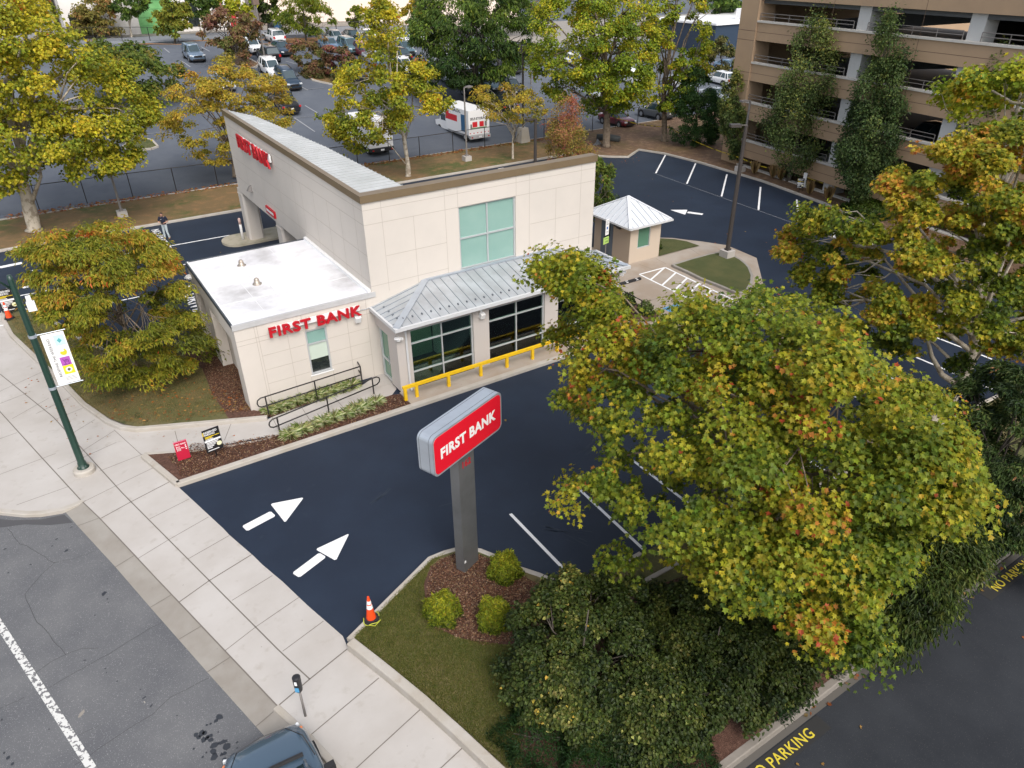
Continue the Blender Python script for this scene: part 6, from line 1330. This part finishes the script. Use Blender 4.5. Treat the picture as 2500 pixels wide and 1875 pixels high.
tree('broad_green_tree','huge dark green leafy tree at the top centre of the rear lot',PT(1190,262),[(1030,-20),(1290,-20),(1295,80),(1285,195),(1230,190),(1160,215),(1130,225),(1090,205),(1060,210),(1040,190),(1005,130),(1000,50)],
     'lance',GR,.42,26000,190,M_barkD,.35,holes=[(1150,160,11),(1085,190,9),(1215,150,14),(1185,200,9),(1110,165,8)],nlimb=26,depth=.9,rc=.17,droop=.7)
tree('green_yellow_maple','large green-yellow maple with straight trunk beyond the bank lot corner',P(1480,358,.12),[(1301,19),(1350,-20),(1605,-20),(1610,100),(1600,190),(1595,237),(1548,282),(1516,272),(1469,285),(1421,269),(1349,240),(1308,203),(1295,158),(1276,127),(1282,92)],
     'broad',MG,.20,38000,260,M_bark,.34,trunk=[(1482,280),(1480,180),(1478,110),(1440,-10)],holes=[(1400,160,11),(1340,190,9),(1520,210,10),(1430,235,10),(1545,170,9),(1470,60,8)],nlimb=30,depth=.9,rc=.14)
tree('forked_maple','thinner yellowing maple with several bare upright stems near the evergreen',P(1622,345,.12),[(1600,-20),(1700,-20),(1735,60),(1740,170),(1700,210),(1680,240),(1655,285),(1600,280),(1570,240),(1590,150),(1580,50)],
     'broad',MG,.20,12000,110,M_bark,.26,trunk=[(1622,270),(1620,200),(1640,90),(1650,0)],nlimb=22,depth=.8,rc=.16,limbpx=[([(1622,280),(1650,190),(1670,100),(1720,10)],.12),([(1622,280),(1608,210),(1600,140)],.09),([(1625,275),(1640,200),(1690,60),(1745,20)],.08),([(1670,100),(1700,40),(1690,-10)],.05)],holes=[(1665,60,16),(1700,110,12),(1640,140,10)])
tree('evergreen','dense dark conical evergreen left of the garage',P(1700,352,.12),[(1690,150),(1722,170),(1740,210),(1758,260),(1770,330),(1740,354),(1690,357),(1640,342),(1630,300),(1650,230),(1668,190)],
     'lance',[((.010,.030,.008),2),((.020,.048,.012),3),((.038,.072,.018),2)],.22,18000,130,M_barkD,.15,depth=.9,up=.3,droop=.2,rc=.22,zmin=.1,nlimb=6)
tree('columnar_oak','small columnar oak nearest the left end of the garage',P(1797,398,.12),[(1800,160),(1812,200),(1825,280),(1815,350),(1800,395),(1780,385),(1758,300),(1755,230),(1775,190)],'oval',CG,.17,12000,110,M_barkD,.12,depth=1,up=.4,droop=.2,rc=.3,zmin=.3,nlimb=8,rz_min=2,flat=1.2,group='columnar oaks along the garage')
tree('columnar_oak','tall columnar oak in front of the first garage piers, second from the left',P(1925,442,.12),[(2006,30),(2031,63),(2047,127),(2040,203),(2069,222),(2021,285),(1996,316),(2002,364),(1990,396),(1942,430),(1892,396),(1889,348),(1857,294),(1895,278),(1895,196),(1936,158),(1933,95),(1965,47)],'oval',CG,.16,30000,190,M_barkD,.18,trunk=[(1950,330),(1975,200),(2000,60)],depth=1,up=.4,droop=.2,rc=.25,zmin=.3,nlimb=14,rz_min=1.5,flat=1.2,group='columnar oaks along the garage')
tree('columnar_oak','tall dark columnar oak right of the other tall one before the garage',P(2100,505,.12),[(2180,15),(2192,57),(2218,133),(2211,177),(2192,215),(2221,259),(2186,300),(2195,348),(2170,411),(2142,478),(2085,490),(2047,411),(2040,364),(2069,285),(2085,221),(2123,158),(2139,79),(2158,38)],'oval',[((.026,.046,.016),2.4),((.048,.074,.022),3),((.09,.115,.03),1.6)],.16,32000,190,M_barkD,.18,trunk=[(2110,380),(2140,220),(2175,60)],depth=1,up=.4,droop=.2,rc=.25,zmin=.3,nlimb=14,rz_min=1.5,flat=1.2,group='columnar oaks along the garage')
tree('columnar_oak','columnar oak partly hidden by the orange crown at right',P(2335,560,.12),[(2440,90),(2480,110),(2520,300),(2500,420),(2400,430),(2330,390),(2350,280),(2390,180)],'oval',CG,.17,14000,100,M_barkD,.16,depth=1,up=.4,rc=.25,nlimb=8,rz_min=1.2,flat=1.2,group='columnar oaks along the garage')
tree('edge_sycamore','yellow-green sycamore branches with white limbs entering at the upper right edge',Vector((38.5,15.5,.12)),[(2262,285),(2285,215),(2340,185),(2420,190),(2520,130),(2620,200),(2620,420),(2480,350),(2420,350),(2350,300)],'maple',MG,.2,8000,80,M_barkL,.2,depth=.8,rc=.2,nlimb=12,limbpx=[([(2560,262),(2470,250),(2420,220),(2370,235),(2330,275)],.08),([(2450,250),(2430,270),(2410,272)],.05)])
tree('patchwork_sycamore','large orange and green sycamore with pale forked limbs at the right edge',Vector((26.6,11.2,.0)),[(2142,442),(2198,401),(2240,360),(2296,350),(2362,319),(2600,280),(2600,880),(2480,880),(2400,860),(2340,900),(2280,910),(2200,870),(2120,830),(2050,810),(1990,740),(1942,683),(1915,640),(1901,570),(1963,504),(2045,519),(2132,555),(2173,519),(2137,478)],
     'maple',FGR,.14,70000,340,M_barkL,.26,trunk=[(2345,944),(2370,880),(2386,800),(2392,720),(2400,600),(2380,450)],holes=[(2090,690,26),(2330,845,24),(2000,660,14),(2290,880,28),(2425,830,14),(2180,590,12),(2200,760,12),(2460,660,12),(2110,640,16),(2260,700,14),(2330,700,12),(2420,720,16),(2060,620,12),(2240,830,20),(2360,600,10),(2470,780,16)],nlimb=30,depth=.8,rc=.095,shell=1.8,limr=.45,
     limbpx=[([(2345,944),(2300,915),(2275,870),(2258,800),(2240,740)],.13),([(2368,890),(2400,850),(2440,795)],.12),([(2372,870),(2366,820),(2350,800)],.06),([(2375,760),(2340,700),(2290,640)],.06),([(2390,700),(2420,600),(2440,540)],.06),([(2392,640),(2360,590),(2310,560)],.05)])
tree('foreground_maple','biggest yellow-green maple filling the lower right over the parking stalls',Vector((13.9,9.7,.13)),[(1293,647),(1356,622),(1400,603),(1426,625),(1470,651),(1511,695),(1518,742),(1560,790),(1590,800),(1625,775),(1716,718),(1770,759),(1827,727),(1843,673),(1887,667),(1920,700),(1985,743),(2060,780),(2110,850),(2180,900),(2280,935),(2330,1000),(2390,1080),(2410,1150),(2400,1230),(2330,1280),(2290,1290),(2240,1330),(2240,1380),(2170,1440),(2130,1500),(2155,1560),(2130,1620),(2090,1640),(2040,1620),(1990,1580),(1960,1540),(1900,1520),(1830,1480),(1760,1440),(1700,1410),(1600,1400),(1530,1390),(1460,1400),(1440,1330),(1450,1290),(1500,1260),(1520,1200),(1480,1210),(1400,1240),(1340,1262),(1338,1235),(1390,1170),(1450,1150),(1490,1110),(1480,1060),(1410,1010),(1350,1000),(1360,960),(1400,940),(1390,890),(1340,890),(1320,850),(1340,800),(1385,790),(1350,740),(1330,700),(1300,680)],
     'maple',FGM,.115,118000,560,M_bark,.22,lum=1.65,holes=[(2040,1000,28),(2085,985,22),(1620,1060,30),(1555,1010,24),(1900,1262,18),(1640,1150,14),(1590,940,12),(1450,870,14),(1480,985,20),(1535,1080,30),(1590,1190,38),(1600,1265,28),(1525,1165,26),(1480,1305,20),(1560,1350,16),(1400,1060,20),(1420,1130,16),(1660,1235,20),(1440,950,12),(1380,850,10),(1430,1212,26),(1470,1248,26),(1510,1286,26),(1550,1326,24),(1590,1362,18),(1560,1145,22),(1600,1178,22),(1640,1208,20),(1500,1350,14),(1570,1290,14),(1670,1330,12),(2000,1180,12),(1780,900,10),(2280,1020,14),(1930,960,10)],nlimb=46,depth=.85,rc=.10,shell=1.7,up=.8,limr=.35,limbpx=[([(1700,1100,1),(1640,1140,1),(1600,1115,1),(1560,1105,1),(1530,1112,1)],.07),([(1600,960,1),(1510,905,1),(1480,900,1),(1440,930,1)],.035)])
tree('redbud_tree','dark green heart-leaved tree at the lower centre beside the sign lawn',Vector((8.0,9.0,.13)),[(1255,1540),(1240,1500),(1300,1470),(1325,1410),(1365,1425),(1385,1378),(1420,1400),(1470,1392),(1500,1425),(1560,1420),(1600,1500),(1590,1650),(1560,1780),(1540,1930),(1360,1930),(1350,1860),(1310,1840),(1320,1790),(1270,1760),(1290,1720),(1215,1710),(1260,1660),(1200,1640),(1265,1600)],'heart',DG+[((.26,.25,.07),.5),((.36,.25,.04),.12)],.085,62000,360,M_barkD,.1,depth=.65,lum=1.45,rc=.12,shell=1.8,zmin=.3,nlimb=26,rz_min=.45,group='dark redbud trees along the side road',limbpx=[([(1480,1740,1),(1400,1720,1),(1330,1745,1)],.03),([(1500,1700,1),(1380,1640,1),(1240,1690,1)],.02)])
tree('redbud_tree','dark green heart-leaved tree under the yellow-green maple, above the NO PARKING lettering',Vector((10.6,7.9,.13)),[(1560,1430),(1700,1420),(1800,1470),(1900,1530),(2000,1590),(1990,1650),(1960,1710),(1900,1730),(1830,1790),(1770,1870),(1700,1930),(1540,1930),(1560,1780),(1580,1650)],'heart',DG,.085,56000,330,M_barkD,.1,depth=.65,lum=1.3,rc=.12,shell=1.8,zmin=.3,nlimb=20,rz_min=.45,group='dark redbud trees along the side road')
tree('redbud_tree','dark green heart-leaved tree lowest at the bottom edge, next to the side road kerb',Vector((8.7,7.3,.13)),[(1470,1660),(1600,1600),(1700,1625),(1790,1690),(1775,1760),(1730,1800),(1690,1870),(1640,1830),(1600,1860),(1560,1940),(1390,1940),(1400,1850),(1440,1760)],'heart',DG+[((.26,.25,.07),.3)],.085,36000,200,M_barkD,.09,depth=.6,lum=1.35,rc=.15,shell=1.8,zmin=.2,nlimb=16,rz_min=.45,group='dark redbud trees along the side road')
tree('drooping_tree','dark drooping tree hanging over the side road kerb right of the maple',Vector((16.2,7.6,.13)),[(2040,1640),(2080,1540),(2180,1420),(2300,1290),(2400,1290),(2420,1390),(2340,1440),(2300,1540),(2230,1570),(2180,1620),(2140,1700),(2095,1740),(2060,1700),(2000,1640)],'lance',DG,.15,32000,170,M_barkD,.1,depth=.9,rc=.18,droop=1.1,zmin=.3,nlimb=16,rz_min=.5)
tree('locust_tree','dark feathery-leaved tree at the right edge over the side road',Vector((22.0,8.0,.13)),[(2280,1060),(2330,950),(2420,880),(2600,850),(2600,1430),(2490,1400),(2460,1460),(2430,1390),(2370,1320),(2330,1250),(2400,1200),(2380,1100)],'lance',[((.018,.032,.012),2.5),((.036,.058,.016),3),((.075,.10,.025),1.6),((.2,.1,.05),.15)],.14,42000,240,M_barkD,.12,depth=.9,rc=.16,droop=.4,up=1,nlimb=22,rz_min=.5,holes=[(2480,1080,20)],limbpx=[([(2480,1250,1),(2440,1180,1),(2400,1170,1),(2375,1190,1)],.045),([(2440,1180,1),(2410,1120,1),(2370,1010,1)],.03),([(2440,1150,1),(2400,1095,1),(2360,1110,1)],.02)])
tree('sapling_tree','wide reddish-green tree with long narrow leaves on the island left of the bank',P(332,905,.13),[(19,614),(79,583),(158,567),(247,539),(326,558),(415,595),(443,646),(443,678),(459,728),(437,751),(481,766),(513,823),(535,858),(490,893),(481,928),(427,918),(389,950),(294,956),(237,931),(177,855),(206,823),(127,801),(79,766),(70,735),(73,671),(108,640),(47,627)],
     'lance',OG,.17,52000,230,M_bark,.12,trunk=[(318,850),(300,780),(285,720),(270,650)],holes=[(330,752,28),(352,785,20),(280,745,14),(150,780,12),(250,640,10),(100,660,10),(380,700,14),(200,700,10),(430,820,10),(250,860,12)],nlimb=26,depth=.85,rc=.14,flat=.33,up=.9,droop=.45,shell=1.8,limbpx=[([(318,850),(350,790),(342,740)],.035)])
tree('reddish_columnar_tree','narrow red-brown tree showing above the bronze parapet',Vector((38.6,49.6,.12)),[(1388,232),(1415,255),(1420,310),(1445,335),(1456,385),(1455,440),(1340,440),(1335,400),(1330,320),(1350,262)],'oval',RG,.14,12000,90,M_bark,.08,depth=.9,up=.4,rc=.28,zmin=.1,nlimb=10,rz_min=1.2,flat=1.1)
tree('green_columnar_tree','narrow green tree between the right end of the bank and the kiosk',Vector((28.2,35.9,.12)),[(1452,385),(1490,388),(1500,430),(1495,480),(1518,512),(1500,532),(1490,555),(1470,548),(1430,540),(1430,400)],'oval',[((.045,.07,.014),3),((.09,.12,.02),2.6),((.2,.13,.04),.8)],.17,6000,55,M_bark,.08,depth=.9,up=.4,rc=.3,zmin=.1,nlimb=8,rz_min=1.2,flat=1.1)
for nm, lb, b_, ol, kd, pl_, ls_, nl_, nc_ in (
 ('brown_green_tree','bushy brown-green tree on the left island of the rear lot',PT(330,252),[(205,100),(260,95),(330,100),(375,120),(395,160),(440,155),(465,190),(440,225),(380,240),(300,235),(240,210),(205,170)],'oval',[((.03,.055,.012),2),((.07,.095,.016),3),((.14,.12,.022),2),((.2,.11,.03),1.2)],.36,7000,60),
 ('reddish_island_tree','reddish and green tree on the rear lot island left of the parked crossovers',PT(605,166),[(490,60),(510,45),(545,15),(580,30),(640,55),(620,95),(630,130),(612,165),(570,160),(545,120),(500,100),(485,80)],'oval',RO,.34,5000,50),
 ('reddish_shrubby_tree','low reddish-green tree on the kerbed island, left one of the touching pair',PT(775,178),[(705,110),(760,88),(795,90),(800,130),(790,160),(760,172),(730,160),(712,140)],'oval',RO,.30,3500,36),
 ('reddish_shrubby_tree','low purplish tree on the kerbed island, right one of the touching pair',PT(838,200),[(790,115),(840,105),(865,130),(868,160),(840,190),(800,185),(780,160)],'oval',[((.05,.06,.02),2),((.15,.09,.05),2),((.2,.07,.06),2)],.30,3500,36),
 ('street_tree','brown-green conical street tree in front of the white building',PT(230,93),[(160,75),(190,20),(230,-30),(270,0),(280,50),(298,95),(240,98),(185,90)],'oval',[((.06,.065,.015),2),((.14,.12,.03),3),((.24,.13,.05),1.6)],.36,8000,80),
 ('street_tree','rounded dark green street tree with pale trunk left of the green garage door',PT(322,92),[(265,-10),(365,-10),(350,30),(325,50),(290,45),(265,20)],'oval',GR,.42,3000,34),
 ('street_tree','yellow-green conical street tree right of the green garage door',PT(427,106),[(365,50),(400,0),(430,-25),(465,20),(470,60),(440,92),(385,78)],'oval',[((.06,.08,.012),2),((.14,.15,.02),3),((.25,.18,.03),1.4)],.34,7000,70),
 ('street_tree','wide yellow-green tree by the far fence above the row of sedans',PT(747,100),[(665,40),(690,0),(760,-15),(810,20),(820,60),(790,82),(745,88),(690,78)],'lance',[((.05,.075,.01),2),((.11,.135,.014),3),((.22,.2,.02),1.6)],.42,5500,50),
 ('street_tree','small narrow green tree against the beige building',PT(868,82),[(862,-5),(880,20),(890,55),(870,72),(845,55),(850,20)],'oval',[((.06,.08,.015),2),((.13,.15,.02),2)],.4,1300,20),
 ('street_tree','dark grey-green tree behind the reddish island tree at the top edge',PT(500,88),[(455,-15),(540,-15),(535,25),(505,50),(468,35)],'oval',GR,.45,2500,28),
 ('street_tree','bright lime tree at the top edge behind the reddish island tree',PT(585,92),[(535,-15),(630,-15),(632,60),(600,60),(545,25)],'oval',[((.12,.15,.012),2),((.24,.24,.02),3)],.42,2800,30),
 ('street_tree','dark tree in front of the dark entry at the top edge',PT(655,90),[(622,-15),(685,-15),(680,45),(642,55)],'oval',DG,.45,2000,24),
 ('street_tree','small orange tree beside the beige building at the top edge',PT(1020,82),[(985,10),(1020,-5),(1038,60),(1000,65),(982,40)],'oval',OY,.4,1500,20),
 ('background_tree','green tree far behind the navy building roof',PT(1760,95),[(1690,-25),(1815,-25),(1810,38),(1760,48),(1700,35)],'oval',GR,.55,3800,40),
 ('background_tree','brownish tree in front of the navy building',PT(1765,190),[(1715,100),(1800,90),(1797,165),(1740,172),(1715,145)],'oval',[((.05,.06,.018),2),((.11,.10,.035),3)],.4,3500,36),
 ('background_tree','red and green tree behind the gap between the green tree and the maple',PT(1300,95),[(1270,-20),(1330,-20),(1335,40),(1300,55),(1275,30)],'oval',RO,.5,2000,26),
 ('background_tree','brownish tree at the top left edge behind the sycamore',PT(70,110),[(-20,-25),(110,-25),(118,60),(60,80),(-20,60)],'oval',[((.05,.05,.015),2),((.12,.08,.03),2)],.5,3500,36)):
    tree(nm, lb, b_, ol, kd, pl_, ls_, nl_, nc_, M_barkD if 'pale trunk' not in lb else M_barkL, .14, depth=.85, rc=.2, nlimb=10, droop=.3, zmin=.3)
# round golden shrubs, hedge mounds, small shrubs
def mound(name, label, c, r_, h_, pal, n, kind, ls_, group=None, cat='shrub', flatb=.5, up=0):
    th_ = thing(name, label, cat, tuple(c), 0, group); d = unit(rng.normal(size=(n, 3))); d[:, 2] = np.abs(d[:, 2])*1.0-.12; d = unit(d)
    bump = 1+.12*np.sin(d[:, 0]*6+3*d[:, 1]+c[0]*9)+.10*np.sin(d[:, 1]*8+c[1]*7)+.07*np.sin(d[:, 2]*11+d[:, 0]*9); rr = (.72+.3*rng.random(n)**.6)*bump
    pos = d*rr[:, None]*np.array([r_, r_, h_]); pos[:, 2] = np.maximum(pos[:, 2], .02)
    nr = unit(d*.8+rng.normal(0, .5, (n, 3))); tg = unit(d+np.array([[0, 0, up]])+rng.normal(0, .45, (n, 3)))
    link('foliage', leaves_mesh('foliage', kind, pos, nr, tg, ls_*rng.uniform(.6, 1.2, n), pal_color(pal, n, np.clip(.25+.5*d[:, 2]+.1*rng.normal(size=n), 0, 1))), LEAF, th_)
    q = MB(); q.tube([(0,0,-.05),(0,0,h_*.3)], .05, 6); 
    for a in np.linspace(0, 6.28, 8)[:-1]: q.tube([(0,0,h_*.1),(r_*.6*math.cos(a),r_*.6*math.sin(a),h_*.55)], [.03,.01], 5)
    link('stems', q.mesh('stems'), M_barkD, th_); return th_
GOLD = [((.08,.115,.014),2.4),((.21,.25,.022),3),((.38,.38,.03),2.4)]
for px_, lb, r_ in (((1077,1478),'round golden shrub nearest the street in the mulch by the bank sign',.47),((1207,1490),'round golden shrub right of the nearest one, at the mulch edge by the trees',.46),((1233,1376),'round golden shrub directly right of the grey sign post',.46)):
    c = P(*px_, .55); mound('golden_shrub', lb, (c.x, c.y, .13), r_, .74, GOLD, 5200, 'lance', .10, 'golden shrubs round the sign post', up=.3)
HG = [((.010,.030,.006),3),((.018,.050,.010),3),((.04,.08,.014),1)]
for px_, lb, r_, h_ in (((1310,1790),'low dark green hedge mound at the bottom edge by the lawn',.95,.7),((1460,1850),'dark green hedge mound under the heart-leaved tree at the bottom edge',.9,.7),((1660,1830),'dark green hedge mound near the side road kerb',.85,.6),((1880,1660),'dark green hedge mound further up the side road kerb',.85,.6),((2010,1560),'dark green hedge mound deepest under the yellow-green maple',.85,.6)):
    c = P(*px_, .4); mound('hedge_mound', lb, (c.x, c.y, .13), r_, h_, HG, 5200, 'needle', .12, 'dark hedge mounds by the side road')
for y_, lb in ((27.75,'small green shrub behind the black pipe fence, nearest the bank'),(26.55,'small green shrub behind the black pipe fence, middle one'),(25.2,'small variegated shrub at the near end of the black pipe fence')):
    mound('small_shrub', lb, (24.45 if y_ > 26 else 24.5, y_, .05), .38, .62, [((.05,.085,.02),2),((.12,.17,.04),2)]+([((.35,.36,.2),1.2)] if y_ < 26 else []), 900, 'oval', .13, 'small shrubs beside the black pipe fence')
mound('low_shrub','low green shrub beside the kiosk wall on the small lawn',(31.3,32.2,.06),.6,.5,[((.04,.07,.015),2),((.08,.11,.02),2)],1200,'oval',.12)
mound('island_shrub','dark low shrub at the foot of the reddish pair in the rear lot',tuple(PT(770,185)),1.6,.8,RO,1200,'oval',.3)
# variegated grass clumps by the ramp
VG = [((.20,.27,.07),2),((.46,.50,.22),2.5),((.74,.74,.48),2.2)]
def clump_at(label, c, r_=.42, h_=.42, n=330, group=None):
    th_ = thing('grass_clump', label, 'ornamental grass', tuple(c), 0, group); a = rng.uniform(0, 6.283, n); el_ = rng.uniform(.35, 1.35, n)
    tg = np.stack([np.cos(a)*np.cos(el_), np.sin(a)*np.cos(el_), np.sin(el_)], 1); pos = np.stack([np.cos(a)*.05*rng.random(n), np.sin(a)*.05*rng.random(n), np.zeros(n)], 1)
    side = np.stack([-np.sin(a), np.cos(a), 0*a], 1); nr = unit(np.cross(side, tg)*-1); nr[nr[:, 2] < 0] *= -1
    link('blades', leaves_mesh('blades', 'blade', pos, nr, tg, rng.uniform(.22, .42, n), pal_color(VG, n)), LEAF, th_); return th_
protoc = None
def clumps(A, B, n, side, grp):
    global protoc
    for i in range(n):
        f = (i+.5)/n; p = A.lerp(B, f)+Vector((random.uniform(-.04,.04), random.uniform(-.07,.07), 0))
        where = 'closest to the street' if i == 0 else ('at the end nearest the door' if i == n-1 else ('second from the street end','third from the street end','fourth from the street end','fifth from the street end','sixth from the street end','seventh from the street end','eighth from the street end','ninth from the street end')[i-1])
        lb = 'striped grass clump, '+side+', '+where
        if protoc is None: protoc = o = clump_at(lb, p, group=grp)
        else: o = copy_tree(protoc); o.location = p; o['label'] = lb; o['group'] = grp
        o.rotation_euler.z = random.uniform(0, 6.28); s_ = random.uniform(.85, 1.2); o.scale = (s_, s_, s_)
clumps(Vector((4.95,26.72,.05)), Vector((9.0,26.8,.05)), 10, 'bank wall row', 'striped grass clumps beside the ramp')
clumps(Vector((5.1,24.45,.08)), Vector((9.35,24.75,.08)), 9, 'parking kerb row', 'striped grass clumps beside the ramp')
# dry grass tufts on the bank
DRY = [((.30,.20,.09),2),((.42,.30,.14),2)]
for k, (x, y) in enumerate(((1840,425),(1885,435),(1905,440),(1975,475),(2020,490))):
    c = P(x, y, .12); th_ = thing('dry_grass_tuft', 'dry straw-coloured grass tuft on the bank, '+('left of the small black sign','second left of the small black sign','just left of the small black sign','just right of the small black sign','further right of the small black sign')[k], 'grass', tuple(c), 0, 'dry grass tufts on the bank'); n = 130
    a = rng.uniform(0, 6.283, n); el_ = rng.uniform(.5, 1.4, n); tg = np.stack([np.cos(a)*np.cos(el_), np.sin(a)*np.cos(el_), np.sin(el_)], 1); side = np.stack([-np.sin(a), np.cos(a), 0*a], 1)
    link('blades', leaves_mesh('blades', 'blade', np.zeros((n,3)), unit(np.cross(side, tg)), tg, rng.uniform(.5, 1.0, n), pal_color(DRY, n)), LEAF, th_)
mound('weed_patch','low green weeds at the foot of the garage wall beside the dark oak',tuple(P(2120,520,.12)),1.7,.7,[((.03,.06,.01),2),((.07,.11,.015),2)],2600,'oval',.22)
# fallen leaves and grass blades: nobody could count them
def scatter(name, label, cat, polys, n, kind, ls_, pal, z, upn=1.0, flatl=True):
    P_ = []
    for poly, share in polys:
        pl = np.array([(q[0], q[1]) for q in poly]); k = int(n*share); got = []
        while len(got) < k:
            c = rng.uniform(pl.min(0), pl.max(0), (k*3, 2)); c = c[inpoly(c, pl)]; got += list(c)
        P_ += got[:k]
    P_ = np.array(P_); n = len(P_); pos = np.column_stack([P_, np.full(n, z)]); a = rng.uniform(0, 6.283, n)
    if flatl: tg = np.stack([np.cos(a), np.sin(a), rng.uniform(-.1,.3,n)], 1); nr = unit(np.array([[0,0,1.]])+rng.normal(0,.25,(n,3)))
    else: tg = unit(np.stack([np.cos(a)*.5, np.sin(a)*.5, np.ones(n)], 1)); nr = unit(np.stack([np.cos(a), np.sin(a), -.4+0*a], 1)+rng.normal(0,.2,(n,3)))
    o = link(name, leaves_mesh(name, kind, pos, nr, tg, ls_*rng.uniform(.5, 1.3, n), pal_color(pal, n)), LEAF); tag(o, label, cat, None, 'stuff'); return o
FL = [((.42,.13,.035),2),((.40,.24,.07),2),((.30,.09,.03),1.5),((.25,.15,.08),1)]
wl = [tuple(P(*q, ZL))[:2] for q in lawnL]
scatter('fallen_leaves','orange and brown fallen leaves scattered on the lawn and mulch beside the low wing','leaf litter',[([tuple(P(*q,ZL))[:2] for q in [(200,900),(380,900),(590,960),(610,1000),(557,1011),(424,1030),(332,1038),(269,1022)]],1)],520,'oval',.11,FL,.15)
scatter('fence_leaves','line of rust-coloured fallen leaves along the foot of the black fence','leaf litter',[([(-3,62.6),(44,61.2),(44,62.1),(-3,63.9)],1)],1500,'oval',.22,FL,.15)
scatter('road_leaves','few small leaves lying on the side road and its kerb','leaf litter',[([(9,-2),(24,-2),(24,5.7),(9,5.7)],.6),([(12,5.3),(20,5.3),(20,5.9),(12,5.9)],.4)],90,'maple',.11,FL,-.09)
scatter('lot_leaves','few small leaves lying on the fresh black asphalt','leaf litter',[([(2,24),(24,12),(44,30),(42,54),(5,54),(-2,50)],.45),([(40,48),(47,50),(46,53),(43,54)],.55)],170,'oval',.12,FL,.015)
scatter('pavement_leaves','few brown leaves on the pale pavement by the curved kerb','leaf litter',[([tuple(P(*q))[:2] for q in [(60,860),(130,940),(230,1020),(300,1100),(200,1120),(60,1000)]],.7),([tuple(P(*q))[:2] for q in [(300,1060),(640,1030),(660,1055),(380,1100)]],.3)],60,'oval',.09,FL,.02)
LG = [((.12,.16,.03),3),((.20,.22,.05),3),((.34,.29,.10),1.4)]
scatter('lawn_grass','short worn green and tan grass of the lawn by the sign','grass',[([tuple(P(*q,ZL))[:2] for q in [(861,1554),(1050,1366),(1090,1347),(1050,1385),(1035,1430),(1045,1520),(1120,1560),(1250,1577),(1290,1600),(1265,1760),(1275,1870),(1233,1872),(1130,1782),(1038,1700),(960,1636)]],1)],60000,'grass',.055,LG,.125,1,False)
scatter('island_grass','short grass on the lawn island beside the low wing','grass',[([tuple(P(*q,ZL))[:2] for q in [(20,775),(60,835),(158,928),(210,983),(269,1020),(332,1036),(424,1028),(555,1010),(519,963),(494,900),(400,900),(218,845),(80,765)]],1)],30000,'grass',.06,[((.16,.15,.04),2),((.28,.21,.085),3),((.38,.27,.12),2)],.125,1,False)
ch = [((.16,.07,.04),3),((.30,.18,.10),2),((.06,.03,.02),2),((.42,.30,.2),.7)]
mb1 = [tuple(P(*q,ZL))[:2] for q in [(1052,1385),(1075,1365),(1110,1352),(1170,1354),(1213,1370),(1260,1396),(1320,1430),(1350,1500),(1300,1560),(1180,1575),(1060,1535),(1038,1470)]]
scatter('mulch_chips','loose brown bark chips of the mulch bed around the bank sign','mulch',[(mb1,1)],16000,'oval',.055,ch,.142)
scatter('bed_chips','loose bark chips of the mulch beds beside the bank wing','mulch',[([(1.2,24.0),(1.0,25.6),(2.0,26.0),(3,25.3),(5,24.8),(8,25.0),(10.2,24.85),(10.2,23.9)],.45),([tuple(P(*q,.12))[:2] for q in [(560,1008),(612,1003),(600,960),(580,880),(520,800),(500,900),(519,963)]],.55)],14000,'oval',.055,ch,.135)
